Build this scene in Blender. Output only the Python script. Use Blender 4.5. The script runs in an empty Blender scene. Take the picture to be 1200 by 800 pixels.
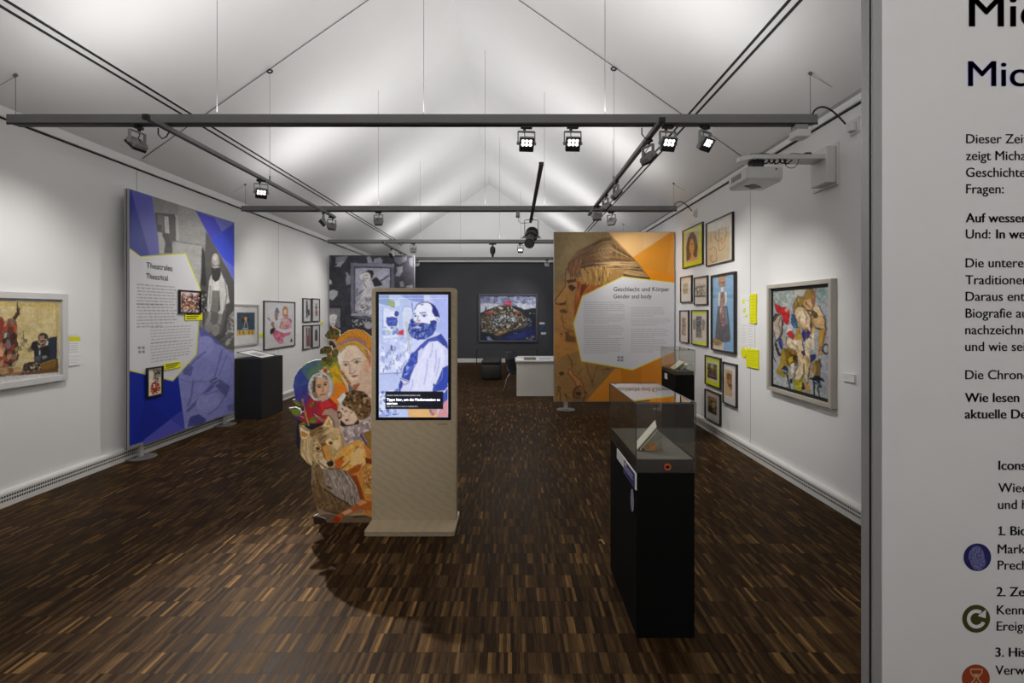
import bpy, bmesh, math, random
import numpy as np
from mathutils import Vector, Matrix

random.seed(7)
SC = bpy.context.scene
COL = SC.collection
PI = math.pi

# ------------------------------------------------------------------ camera
FPX, CX, CY, EYE = 580.0, 602.0, 365.7, 1.6          # focal length in pixels, vanishing point, eye height
cam_d = bpy.data.cameras.new('camera')
cam_d.sensor_fit = 'HORIZONTAL'
cam_d.sensor_width = 36.0
cam_d.lens = FPX / 1200.0 * 36.0
cam_d.shift_x = -(CX - 600.0) / 1200.0
cam_d.shift_y = -(400.0 - CY) / 1200.0
cam_d.clip_start = 0.05
cam = bpy.data.objects.new('camera', cam_d)
cam.location = (0, 0, EYE)
cam.rotation_euler = (PI / 2, 0, 0)
COL.objects.link(cam)
SC.camera = cam

# ------------------------------------------------------------------ view, world
SC.view_settings.view_transform = 'Standard'
SC.view_settings.look = 'None'
SC.view_settings.exposure = 0.0
SC.view_settings.gamma = 1.0
SC.view_settings.use_curve_mapping = False
world = bpy.data.worlds.new('world')
SC.world = world
world.use_nodes = True
world.node_tree.nodes['Background'].inputs[0].default_value = (0.8, 0.85, 1.0, 1)
world.node_tree.nodes['Background'].inputs[1].default_value = 0.02

# ------------------------------------------------------------------ room numbers
XL, XR = -4.22, 2.65          # wall faces
YB, YF = 15.8, -3.0           # far wall, wall behind the camera
WALL_H = 3.28                 # eaves
RX, RZ = -0.785, 5.69         # ridge of the ceiling
BEAM_Y = [3.87, 7.21, 10.55, 13.89]
UPLIGHT = 40.0                # watts of each upward strip on a beam
SPOT_W = 1.38                  # factor on every floodlight

# upward light strips lying on top of the steel beams
for i, y in enumerate([0.53] + BEAM_Y):
    l = bpy.data.lights.new('uplight', 'AREA')
    l.shape = 'RECTANGLE'
    l.size, l.size_y = 4.7, 0.05
    l.energy = UPLIGHT * (0.8 if i == 0 else 1.0)
    l.color = (1.0, 0.985, 0.97)
    o = bpy.data.objects.new('uplight', l)
    o.location = (-0.8, y, 3.175)
    o.rotation_euler = (PI, 0, 0)
    COL.objects.link(o)


def area_light(loc, target, sx, sy, watts, color=(1, 0.97, 0.93)):
    l = bpy.data.lights.new('fill_wash', 'AREA')
    l.shape = 'RECTANGLE'
    l.size, l.size_y, l.energy, l.color = sx, sy, watts, color
    o = bpy.data.objects.new('fill_wash', l)
    o.location = loc
    o.rotation_euler = (Vector(target) - Vector(loc)).to_track_quat('-Z', 'Y').to_euler()
    COL.objects.link(o)


def spot_light(loc, target, watts, cone, blend=0.8, color=(1, 0.965, 0.925)):
    l = bpy.data.lights.new('fill_spot', 'SPOT')
    l.energy, l.spot_size, l.spot_blend, l.color, l.shadow_soft_size = watts, math.radians(cone), blend, color, 0.08
    o = bpy.data.objects.new('fill_spot', l)
    o.location = loc
    o.rotation_euler = (Vector(target) - Vector(loc)).to_track_quat('-Z', 'Y').to_euler()
    COL.objects.link(o)


# unseen spot added above the viewer to brighten the cut-out board
spot_light((-1.9, 0.6, 3.0), (-1.25, 3.75, 1.0), 130.0, 30, 0.9)
# unseen fill lights added behind the camera, aimed at text panel and left wall
area_light((0.2, -1.6, 3.0), (1.6, 1.0, 1.9), 0.8, 0.5, 31.0)
area_light((-1.5, -1.2, 3.0), (-4.2, 3.2, 1.2), 0.6, 0.4, 16.0)


# ------------------------------------------------------------------ helpers
def lin(h, g=1.0):
    h = h.lstrip('#')
    if len(h) == 3:
        h = ''.join(c * 2 for c in h)
    out = []
    for i in (0, 2, 4):
        c = int(h[i:i + 2], 16) / 255.0
        c = c / 12.92 if c <= 0.04045 else ((c + 0.055) / 1.055) ** 2.4
        out.append(c * g)
    return tuple(out)


def W(x, y, d):
    """Point of the room seen at pixel (x, y) at distance d."""
    return Vector(((x - CX) / FPX * d, d, EYE + (CY - y) / FPX * d))


MATS = {}


def mat(name, color, rough=0.5, metal=0.0, bump=0.0, bscale=40.0, vary=0.06, vscale=6.0, spec=0.5, emit=None, estr=0.0):
    """Procedural material: noise varies the colour a little and bumps the surface."""
    if name in MATS:
        return MATS[name]
    m = bpy.data.materials.new(name)
    m.use_nodes = True
    nt = m.node_tree
    b = nt.nodes['Principled BSDF']
    if isinstance(color, str):
        color = lin(color)
    tc = nt.nodes.new('ShaderNodeTexCoord')
    if vary > 0:
        n = nt.nodes.new('ShaderNodeTexNoise')
        n.inputs['Scale'].default_value = vscale
        n.inputs['Detail'].default_value = 4.0
        nt.links.new(tc.outputs['Object'], n.inputs['Vector'])
        r = nt.nodes.new('ShaderNodeValToRGB')
        r.color_ramp.elements[0].position, r.color_ramp.elements[1].position = 0.3, 0.7
        r.color_ramp.elements[0].color = tuple(c * (1 - vary) for c in color) + (1,)
        r.color_ramp.elements[1].color = tuple(min(1, c * (1 + vary)) for c in color) + (1,)
        nt.links.new(n.outputs['Fac'], r.inputs['Fac'])
        nt.links.new(r.outputs['Color'], b.inputs['Base Color'])
    else:
        b.inputs['Base Color'].default_value = tuple(color) + (1,)
    b.inputs['Roughness'].default_value = rough
    b.inputs['Metallic'].default_value = metal
    b.inputs['Specular IOR Level'].default_value = spec
    if bump > 0:
        n2 = nt.nodes.new('ShaderNodeTexNoise')
        n2.inputs['Scale'].default_value = bscale
        n2.inputs['Detail'].default_value = 3.0
        nt.links.new(tc.outputs['Object'], n2.inputs['Vector'])
        bp = nt.nodes.new('ShaderNodeBump')
        bp.inputs['Strength'].default_value = bump
        bp.inputs['Distance'].default_value = 0.01
        nt.links.new(n2.outputs['Fac'], bp.inputs['Height'])
        nt.links.new(bp.outputs['Normal'], b.inputs['Normal'])
    if emit:
        b.inputs['Emission Color'].default_value = tuple(emit) + (1,)
        b.inputs['Emission Strength'].default_value = estr
    MATS[name] = m
    return m


def print_mat(name, rough=0.55, emissive=0.0, spec=0.4):
    """Printed or painted face: the colours of the artwork come from its colour attribute."""
    if name in MATS:
        return MATS[name]
    m = bpy.data.materials.new(name)
    m.use_nodes = True
    nt = m.node_tree
    b = nt.nodes['Principled BSDF']
    a = nt.nodes.new('ShaderNodeVertexColor')
    a.layer_name = 'Col'
    b.inputs['Roughness'].default_value = rough
    b.inputs['Specular IOR Level'].default_value = spec
    if emissive > 0:
        b.inputs['Base Color'].default_value = (0.01, 0.01, 0.012, 1)
        nt.links.new(a.outputs['Color'], b.inputs['Emission Color'])
        b.inputs['Emission Strength'].default_value = emissive
    else:
        nt.links.new(a.outputs['Color'], b.inputs['Base Color'])
    MATS[name] = m
    return m


def glass_mat(name, ior, tint=(1, 1, 1), rough=0.0):
    """Thin pane: clear through, mirror-like towards grazing angles."""
    if name in MATS:
        return MATS[name]
    m = bpy.data.materials.new(name)
    m.use_nodes = True
    nt = m.node_tree
    nt.nodes.remove(nt.nodes['Principled BSDF'])
    out = nt.nodes['Material Output']
    t = nt.nodes.new('ShaderNodeBsdfTransparent')
    t.inputs[0].default_value = tuple(tint) + (1,)
    g = nt.nodes.new('ShaderNodeBsdfGlossy')
    g.inputs['Roughness'].default_value = rough
    f = nt.nodes.new('ShaderNodeFresnel')
    f.inputs['IOR'].default_value = ior
    geo = nt.nodes.new('ShaderNodeNewGeometry')
    inv = nt.nodes.new('ShaderNodeMath')
    inv.operation = 'SUBTRACT'
    inv.inputs[0].default_value = 1.0
    nt.links.new(geo.outputs['Backfacing'], inv.inputs[1])
    mul = nt.nodes.new('ShaderNodeMath')
    mul.operation = 'MULTIPLY'
    # both faces of the pane reflect: 2F / (1 + F)
    f1 = nt.nodes.new('ShaderNodeMath')
    f1.operation = 'ADD'
    nt.links.new(f.outputs[0], f1.inputs[0])
    f1.inputs[1].default_value = 1.0
    f2 = nt.nodes.new('ShaderNodeMath')
    f2.operation = 'DIVIDE'
    nt.links.new(f.outputs[0], f2.inputs[0])
    nt.links.new(f1.outputs[0], f2.inputs[1])
    f3 = nt.nodes.new('ShaderNodeMath')
    f3.operation = 'MULTIPLY'
    nt.links.new(f2.outputs[0], f3.inputs[0])
    f3.inputs[1].default_value = 2.0
    nt.links.new(f3.outputs[0], mul.inputs[0])
    nt.links.new(inv.outputs[0], mul.inputs[1])
    mx = nt.nodes.new('ShaderNodeMixShader')
    nt.links.new(mul.outputs[0], mx.inputs[0])
    nt.links.new(t.outputs[0], mx.inputs[1])
    nt.links.new(g.outputs[0], mx.inputs[2])
    nt.links.new(mx.outputs[0], out.inputs['Surface'])
    MATS[name] = m
    return m


class MB:
    """Collects shapes in room coordinates; build() links them as ONE mesh object."""

    def __init__(s):
        s.v, s.f, s.m = [], [], []

    def add(s, verts, faces, mi=0):
        b = len(s.v)
        s.v.extend(Vector(p) for p in verts)
        s.f.extend([tuple(i + b for i in f) for f in faces])
        s.m.extend([mi] * len(faces))
        return s

    def box(s, x0, x1, y0, y1, z0, z1, bev=0.0, mi=0, seg=2):
        return s.obox(((x0 + x1) / 2, (y0 + y1) / 2, (z0 + z1) / 2),
                      (abs(x1 - x0), abs(y1 - y0), abs(z1 - z0)), None, bev, mi, seg)

    def obox(s, c, size, rot=None, bev=0.0, mi=0, seg=2):
        bm = bmesh.new()
        bmesh.ops.create_cube(bm, size=1.0)
        for v in bm.verts:
            v.co = Vector((v.co.x * size[0], v.co.y * size[1], v.co.z * size[2]))
        if bev > 0:
            bmesh.ops.bevel(bm, geom=list(bm.edges), offset=min(bev, min(size) * 0.45), segments=seg, affect='EDGES', profile=0.5)
        M = Matrix.Translation(Vector(c))
        if rot is not None:
            M = M @ (rot.to_4x4() if isinstance(rot, Matrix) else rot.to_matrix().to_4x4())
        bm.verts.ensure_lookup_table()
        s.add([M @ v.co for v in bm.verts], [[v.index for v in f.verts] for f in bm.faces], mi)
        bm.free()
        return s

    def tube(s, pts, r, n=8, mi=0, caps=True):
        pts = [Vector(p) for p in pts]
        rs = r if isinstance(r, (list, tuple)) else [r] * len(pts)
        rings = []
        up = None
        for i, p in enumerate(pts):
            t = (pts[min(i + 1, len(pts) - 1)] - pts[max(i - 1, 0)]).normalized()
            if up is None:
                up = t.orthogonal().normalized()
            up = (up - t * up.dot(t))
            up = up.normalized() if up.length > 1e-6 else t.orthogonal().normalized()
            w = t.cross(up)
            rings.append([p + (up * math.cos(2 * PI * k / n) + w * math.sin(2 * PI * k / n)) * rs[i] for k in range(n)])
        verts = [q for R in rings for q in R]
        faces = []
        for i in range(len(pts) - 1):
            for k in range(n):
                a, b = i * n + k, i * n + (k + 1) % n
                faces.append((a, b, b + n, a + n))
        if caps:
            faces.append(tuple(reversed(range(n))))
            faces.append(tuple(range((len(pts) - 1) * n, len(pts) * n)))
        return s.add(verts, faces, mi)

    def lathe(s, prof, c, n=32, mi=0):
        """prof: (radius, height) from bottom to top around the vertical through c."""
        c = Vector(c)
        verts, faces = [], []
        for r, z in prof:
            for k in range(n):
                a = 2 * PI * k / n
                verts.append(c + Vector((r * math.cos(a), r * math.sin(a), z)))
        for i in range(len(prof) - 1):
            for k in range(n):
                a, b = i * n + k, i * n + (k + 1) % n
                faces.append((a, b, b + n, a + n))
        faces.append(tuple(reversed(range(n))))
        faces.append(tuple(range((len(prof) - 1) * n, len(prof) * n)))
        return s.add(verts, faces, mi)

    def prism(s, poly, off, mi=0):
        """Closed polygon of room points pushed along the vector off."""
        poly = [Vector(p) for p in poly]
        off = Vector(off)
        n = len(poly)
        nrm = Vector((0, 0, 0))
        for i in range(n):
            nrm += poly[i].cross(poly[(i + 1) % n])
        if nrm.dot(off) > 0:
            poly.reverse()
        verts = poly + [p + off for p in poly]
        faces = [tuple(range(n)), tuple(reversed(range(n, 2 * n)))]
        for i in range(n):
            j = (i + 1) % n
            faces.append((j, i, i + n, j + n))
        return s.add(verts, faces, mi)

    def build(s, name, mats, parent=None, smooth=False, loc=None):
        base = Vector(parent_loc(parent)) if parent is not None else Vector(loc or (0, 0, 0))
        me = bpy.data.meshes.new(name)
        me.from_pydata([tuple(v - base) for v in s.v], [], s.f)
        for m in (mats if isinstance(mats, (list, tuple)) else [mats]):
            me.materials.append(m)
        if any(s.m):
            me.polygons.foreach_set('material_index', s.m)
        if smooth:
            me.polygons.foreach_set('use_smooth', [True] * len(me.polygons))
            try:
                me.set_sharp_from_angle(angle=math.radians(35))
            except Exception:
                pass
        me.update()
        o = bpy.data.objects.new(name, me)
        COL.objects.link(o)
        if parent is not None:
            o.parent = parent
        else:
            o.location = base
        return o


def parent_loc(p):
    loc = Vector((0, 0, 0))
    while p is not None:
        loc += p.location
        p = p.parent
    return loc


def tag(o, label, cat, group=None):
    o['label'], o['category'] = label, cat
    if group:
        o['group'] = group
    return o


def thing(name, label, cat, loc, group=None):
    o = bpy.data.objects.new(name, None)
    o.empty_display_size = 0.1
    o.location = loc
    COL.objects.link(o)
    return tag(o, label, cat, group)


def struct(name, mb, mats, smooth=False):
    o = mb.build(name, mats, smooth=smooth)
    o['kind'] = 'structure'
    return o


# ------------------------------------------------------------------ lettering
_txt = {}


def glyphs(text):
    key = text
    if key not in _txt:
        cu = bpy.data.curves.new('lettering', 'FONT')
        cu.body = text
        cu.size = 1.0
        cu.resolution_u = 4
        ob = bpy.data.objects.new('lettering', cu)
        COL.objects.link(ob)
        dg = bpy.context.evaluated_depsgraph_get()
        me = bpy.data.meshes.new_from_object(ob.evaluated_get(dg))
        _txt[key] = ([tuple(v.co) for v in me.vertices], [tuple(p.vertices) for p in me.polygons])
        bpy.data.meshes.remove(me)
        bpy.data.objects.remove(ob)
        bpy.data.curves.remove(cu)
    return _txt[key]


def cap_height():
    v, _ = glyphs('H')
    return max(p[1] for p in v)


def letter(mb, text, o, U, cap, width=None, bold=0.0, up=Vector((0, 0, 1)), mi=0):
    """Write text into mb: baseline start o, direction U, cap height in metres, optional total width."""
    v, f = glyphs(text)
    if not v:
        return
    k = cap / cap_height()
    x0 = min(p[0] for p in v)
    x1 = max(p[0] for p in v)
    kx = k if width is None else width / (x1 - x0)
    o, U = Vector(o), Vector(U)
    shifts = [0.0] if bold == 0 else [-bold, 0.0, bold]
    for q in shifts:                                   # heavier weights: the same outline set again a hair to each side
        mb.add([o + U * ((p[0] - x0 + q) * kx) + up * (p[1] * k) for p in v], f, mi)
# ================================================================== ROOM
def floor_mat():
    m = bpy.data.materials.new('dark_strip_parquet')
    m.use_nodes = True
    nt = m.node_tree
    N, L = nt.nodes, nt.links
    b = N['Principled BSDF']
    geo = N.new('ShaderNodeNewGeometry')
    sep = N.new('ShaderNodeSeparateXYZ')
    L.new(geo.outputs['Position'], sep.inputs[0])

    def M(op, a, bb=None, c=None):
        n = N.new('ShaderNodeMath')
        n.operation = op
        for i, q in enumerate((a, bb, c)):
            if q is None:
                continue
            if isinstance(q, (int, float)):
                n.inputs[i].default_value = q
            else:
                L.new(q, n.inputs[i])
        return n.outputs[0]

    x = M('DIVIDE', sep.outputs[0], 0.0185)
    y = M('DIVIDE', sep.outputs[1], 0.137)
    xi, yi = M('FLOOR', x), M('FLOOR', y)
    # strips of neighbouring rows are a little out of step
    wn0 = N.new('ShaderNodeTexWhiteNoise')
    wn0.noise_dimensions = '1D'
    L.new(yi, wn0.inputs['W'])
    x2 = M('ADD', x, wn0.outputs['Value'])
    xi = M('FLOOR', x2)
    cmb = N.new('ShaderNodeCombineXYZ')
    L.new(xi, cmb.inputs[0])
    L.new(yi, cmb.inputs[1])
    wn = N.new('ShaderNodeTexWhiteNoise')
    wn.noise_dimensions = '2D'
    L.new(cmb.outputs[0], wn.inputs['Vector'])
    ramp = N.new('ShaderNodeValToRGB')
    e = ramp.color_ramp.elements
    e[0].position, e[0].color = 0.0, (0.019, 0.0100, 0.0045, 1)
    e[1].position, e[1].color = 1.0, (0.20, 0.11, 0.038, 1)
    for p, c in ((0.5, (0.044, 0.0240, 0.0105)), (0.88, (0.080, 0.045, 0.0185)), (0.97, (0.125, 0.070, 0.026))):
        q = e.new(p)
        q.color = c + (1,)
    L.new(wn.outputs['Value'], ramp.inputs['Fac'])
    # grain along the strip
    vm = N.new('ShaderNodeVectorMath')
    vm.operation = 'MULTIPLY'
    vm.inputs[1].default_value = (160, 9, 1)
    L.new(geo.outputs['Position'], vm.inputs[0])
    g = N.new('ShaderNodeTexNoise')
    g.inputs['Scale'].default_value = 1.0
    g.inputs['Detail'].default_value = 5
    L.new(vm.outputs[0], g.inputs['Vector'])
    gr = N.new('ShaderNodeMapRange')
    gr.inputs['From Min'].default_value, gr.inputs['From Max'].default_value = 0.3, 0.7
    gr.inputs['To Min'].default_value, gr.inputs['To Max'].default_value = 0.6, 1.4
    L.new(g.outputs['Fac'], gr.inputs['Value'])
    # broad wear
    g2 = N.new('ShaderNodeTexNoise')
    g2.inputs['Scale'].default_value = 0.9
    g2.inputs['Detail'].default_value = 4
    L.new(geo.outputs['Position'], g2.inputs['Vector'])
    gr2 = N.new('ShaderNodeMapRange')
    gr2.inputs['From Min'].default_value, gr2.inputs['From Max'].default_value = 0.3, 0.7
    gr2.inputs['To Min'].default_value, gr2.inputs['To Max'].default_value = 0.8, 1.2
    L.new(g2.outputs['Fac'], gr2.inputs['Value'])
    # joints
    fx = M('ABSOLUTE', M('SUBTRACT', M('FRACT', x2), 0.5))
    fy = M('ABSOLUTE', M('SUBTRACT', M('FRACT', y), 0.5))
    jx = M('LESS_THAN', fx, 0.47)
    jy = M('LESS_THAN', fy, 0.488)
    j = M('ADD', M('MULTIPLY', M('MULTIPLY', jx, jy), 0.45), 0.55)
    k = M('MULTIPLY', M('MULTIPLY', gr.outputs[0], gr2.outputs[0]), j)
    mix = N.new('ShaderNodeVectorMath')
    mix.operation = 'SCALE'
    L.new(ramp.outputs['Color'], mix.inputs[0])
    L.new(k, mix.inputs['Scale'])
    L.new(mix.outputs[0], b.inputs['Base Color'])
    rr = N.new('ShaderNodeMapRange')
    rr.inputs['To Min'].default_value, rr.inputs['To Max'].default_value = 0.42, 0.55
    L.new(wn.outputs['Value'], rr.inputs['Value'])
    L.new(rr.outputs[0], b.inputs['Roughness'])
    b.inputs['Specular IOR Level'].default_value = 0.025
    bp = N.new('ShaderNodeBump')
    bp.inputs['Strength'].default_value = 0.25
    bp.inputs['Distance'].default_value = 0.003
    L.new(M('MULTIPLY', g.outputs['Fac'], j), bp.inputs['Height'])
    L.new(bp.outputs['Normal'], b.inputs['Normal'])
    return m


def wall_mat(name, color, seams, axis):
    """Painted board wall with thin vertical joints at the given positions."""
    m = mat(name, color, rough=0.7, vary=0.02, vscale=0.8, bump=0.06, bscale=120, spec=0.25)
    nt = m.node_tree
    N, L = nt.nodes, nt.links
    b = N['Principled BSDF']
    geo = N.new('ShaderNodeNewGeometry')
    sep = N.new('ShaderNodeSeparateXYZ')
    L.new(geo.outputs['Position'], sep.inputs[0])
    src = b.inputs['Base Color'].links[0].from_socket
    acc = None
    for s_ in seams:
        a = N.new('ShaderNodeMath')
        a.operation = 'SUBTRACT'
        L.new(sep.outputs[axis], a.inputs[0])
        a.inputs[1].default_value = s_
        c = N.new('ShaderNodeMath')
        c.operation = 'ABSOLUTE'
        L.new(a.outputs[0], c.inputs[0])
        d = N.new('ShaderNodeMath')
        d.operation = 'LESS_THAN'
        L.new(c.outputs[0], d.inputs[0])
        d.inputs[1].default_value = 0.0045
        if acc is None:
            acc = d.outputs[0]
        else:
            e = N.new('ShaderNodeMath')
            e.operation = 'MAXIMUM'
            L.new(acc, e.inputs[0])
            L.new(d.outputs[0], e.inputs[1])
            acc = e.outputs[0]
    mx = N.new('ShaderNodeMix')
    mx.data_type = 'RGBA'
    L.new(acc, mx.inputs['Factor'])
    L.new(src, mx.inputs['A'])
    mx.inputs['B'].default_value = (0.33, 0.33, 0.34, 1)
    L.new(mx.outputs['Result'], b.inputs['Base Color'])
    return m


WHITE = (0.80, 0.80, 0.795)
seams = [2.2 + 1.67 * i for i in range(-2, 9)]
m_wl = wall_mat('white_wall_paint_left', WHITE, [5.54, 8.88, 12.22, 2.2], 1)
m_wr = wall_mat('white_wall_paint_right', WHITE, [5.54, 8.88, 12.22, 2.2], 1)
m_trim = mat('white_trim_paint', (0.78, 0.78, 0.77), rough=0.45, vary=0.02)
m_ceil = mat('white_ceiling_fabric', (0.82, 0.82, 0.82), rough=0.85, vary=0.015, vscale=1.5, spec=0.1)
m_dark = mat('charcoal_wall_paint', (0.078, 0.082, 0.092), rough=0.75, vary=0.08, vscale=1.2, spec=0.2)
m_groove = mat('shadow_gap', (0.02, 0.02, 0.02), rough=0.9, vary=0)

fl = MB()
fl.box(XL - 0.1, XR + 0.1, YF - 0.1, YB + 0.1, -0.1, 0.0)
struct('floor', fl, floor_mat())

wl = MB()
wl.box(XL - 0.1, XL, YF - 0.1, YB + 0.1, 0, WALL_H)
struct('wall_left', wl, m_wl)
wr = MB()
wr.box(XR, XR + 0.1, YF - 0.1, YB + 0.1, 0, WALL_H)
struct('wall_right', wr, m_wr)
wb = MB()
wb.box(XL, XR, YB, YB + 0.1, 0, 3.2, mi=0)
wb.prism([(XL, YB, 3.2), (XR, YB, 3.2), (XR, YB, WALL_H), (RX, YB, RZ), (XL, YB, WALL_H)], (0, 0.1, 0), mi=1)
struct('wall_back', wb, [m_dark, m_ceil])
wf = MB()
wf.prism([(XL, YF - 0.1, 0), (XR, YF - 0.1, 0), (XR, YF - 0.1, WALL_H), (RX, YF - 0.1, RZ), (XL, YF - 0.1, WALL_H)], (0, 0.1, 0))
struct('wall_front', wf, mat('dark_grey_entrance_wall', (0.10, 0.10, 0.105), rough=0.8, vary=0.05))
ce = MB()
for (xa, xb) in ((XL - 0.1, RX), (XR + 0.1, RX)):
    za = WALL_H - (0.07 if xa < 0 else 0.0702)
    t = 0.08
    ce.prism([(xa, YF - 0.1, za), (xb, YF - 0.1, RZ), (xb, YF - 0.1, RZ + t), (xa, YF - 0.1, za + t)], (0, YB - YF + 0.2, 0))
struct('ceiling', ce, m_ceil)


def ceil_z(x):
    if x < RX:
        return WALL_H + (RZ - WALL_H) * (x - XL) / (RX - XL)
    return WALL_H + (RZ - WALL_H) * (XR - x) / (XR - RX)


# cornices: a light batten with a dark gap under it
for side, nm in ((-1, 'trim_1'), (1, 'trim_2')):
    c = MB()
    xw = XL if side < 0 else XR
    f = lambda dx: xw - side * dx
    c.box(f(0.0), f(0.028), YF, YB, 3.205, 3.262, bev=0.004)
    c.box(f(0.0), f(0.008), YF, YB, 3.192, 3.205, mi=1)
    c.box(f(0.0), f(0.022), YF, YB, 3.262, 3.312, mi=2)
    struct(nm, c, [m_trim, m_groove, mat('grey_channel', (0.30, 0.30, 0.30), rough=0.6) if side > 0 else m_trim])
c = MB()
c.box(XL + 0.03, XR - 0.03, YB - 0.05, YB, 3.19, 3.28, bev=0.006)
struct('trim_3', c, m_trim)

# paired dark slots that run along both ceiling slopes
for xs, nm in ((-3.549, 'trim_4'), (1.953, 'trim_5')):
    c = MB()
    sl = (RZ - WALL_H) / (RX - XL) * (1 if xs < RX else -1)
    for (dx0, dx1, h, mi) in ((-0.034, -0.014, 0.003, 1), (-0.014, 0.014, 0.006, 0), (0.014, 0.034, 0.003, 1), (-0.040, -0.034, 0.006, 0), (0.034, 0.040, 0.006, 0)):
        a, b_ = xs + dx0, xs + dx1
        c.prism([(a, YF, ceil_z(a)), (b_, YF, ceil_z(b_)), (b_, YF, ceil_z(b_) - h), (a, YF, ceil_z(a) - h)], (0, YB - YF, 0), mi=mi)
    struct(nm, c, [m_trim, m_groove])

# convector baseboards with two rows of slots
def base_mat():
    m = mat('vent_baseboard_enamel', (0.72, 0.715, 0.69), rough=0.4, vary=0.02)
    nt = m.node_tree
    N, L = nt.nodes, nt.links
    b = N['Principled BSDF']
    geo = N.new('ShaderNodeNewGeometry')
    sep = N.new('ShaderNodeSeparateXYZ')
    L.new(geo.outputs['Position'], sep.inputs[0])
    src = b.inputs['Base Color'].links[0].from_socket

    def M(op, a, bb):
        n = N.new('ShaderNodeMath')
        n.operation = op
        for i, q in enumerate((a, bb)):
            if isinstance(q, (int, float)):
                n.inputs[i].default_value = q
            else:
                L.new(q, n.inputs[i])
        return n.outputs[0]
    slots = None
    for zc in (0.053, 0.085):
        r = M('LESS_THAN', M('ABSOLUTE', M('SUBTRACT', sep.outputs[2], zc), 0), 0.0085)
        slots = r if slots is None else M('MAXIMUM', slots, r)
    fr = M('FRACT', M('DIVIDE', sep.outputs[1], 0.021), 0)
    slots = M('MULTIPLY', slots, M('LESS_THAN', fr, 0.7))
    mx = N.new('ShaderNodeMix')
    mx.data_type = 'RGBA'
    L.new(slots, mx.inputs['Factor'])
    L.new(src, mx.inputs['A'])
    mx.inputs['B'].default_value = (0.015, 0.015, 0.015, 1)
    L.new(mx.outputs['Result'], b.inputs['Base Color'])
    return m


m_base = base_mat()
for side, nm in ((-1, 'baseboard_left'), (1, 'baseboard_right')):
    xw = XL if side < 0 else XR
    b = MB()
    prof = [(0, 0.0), (0.045, 0.0), (0.045, 0.112), (0.036, 0.128), (0, 0.132)]
    b.prism([(xw - side * dx, YF, z) for dx, z in prof], (0, YB - YF, 0))
    struct(nm, b, m_base)
b = MB()
b.box(XL + 0.045, XR - 0.045, YB - 0.03, YB, 0, 0.125, bev=0.004)
struct('baseboard_back', b, m_trim)
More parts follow.
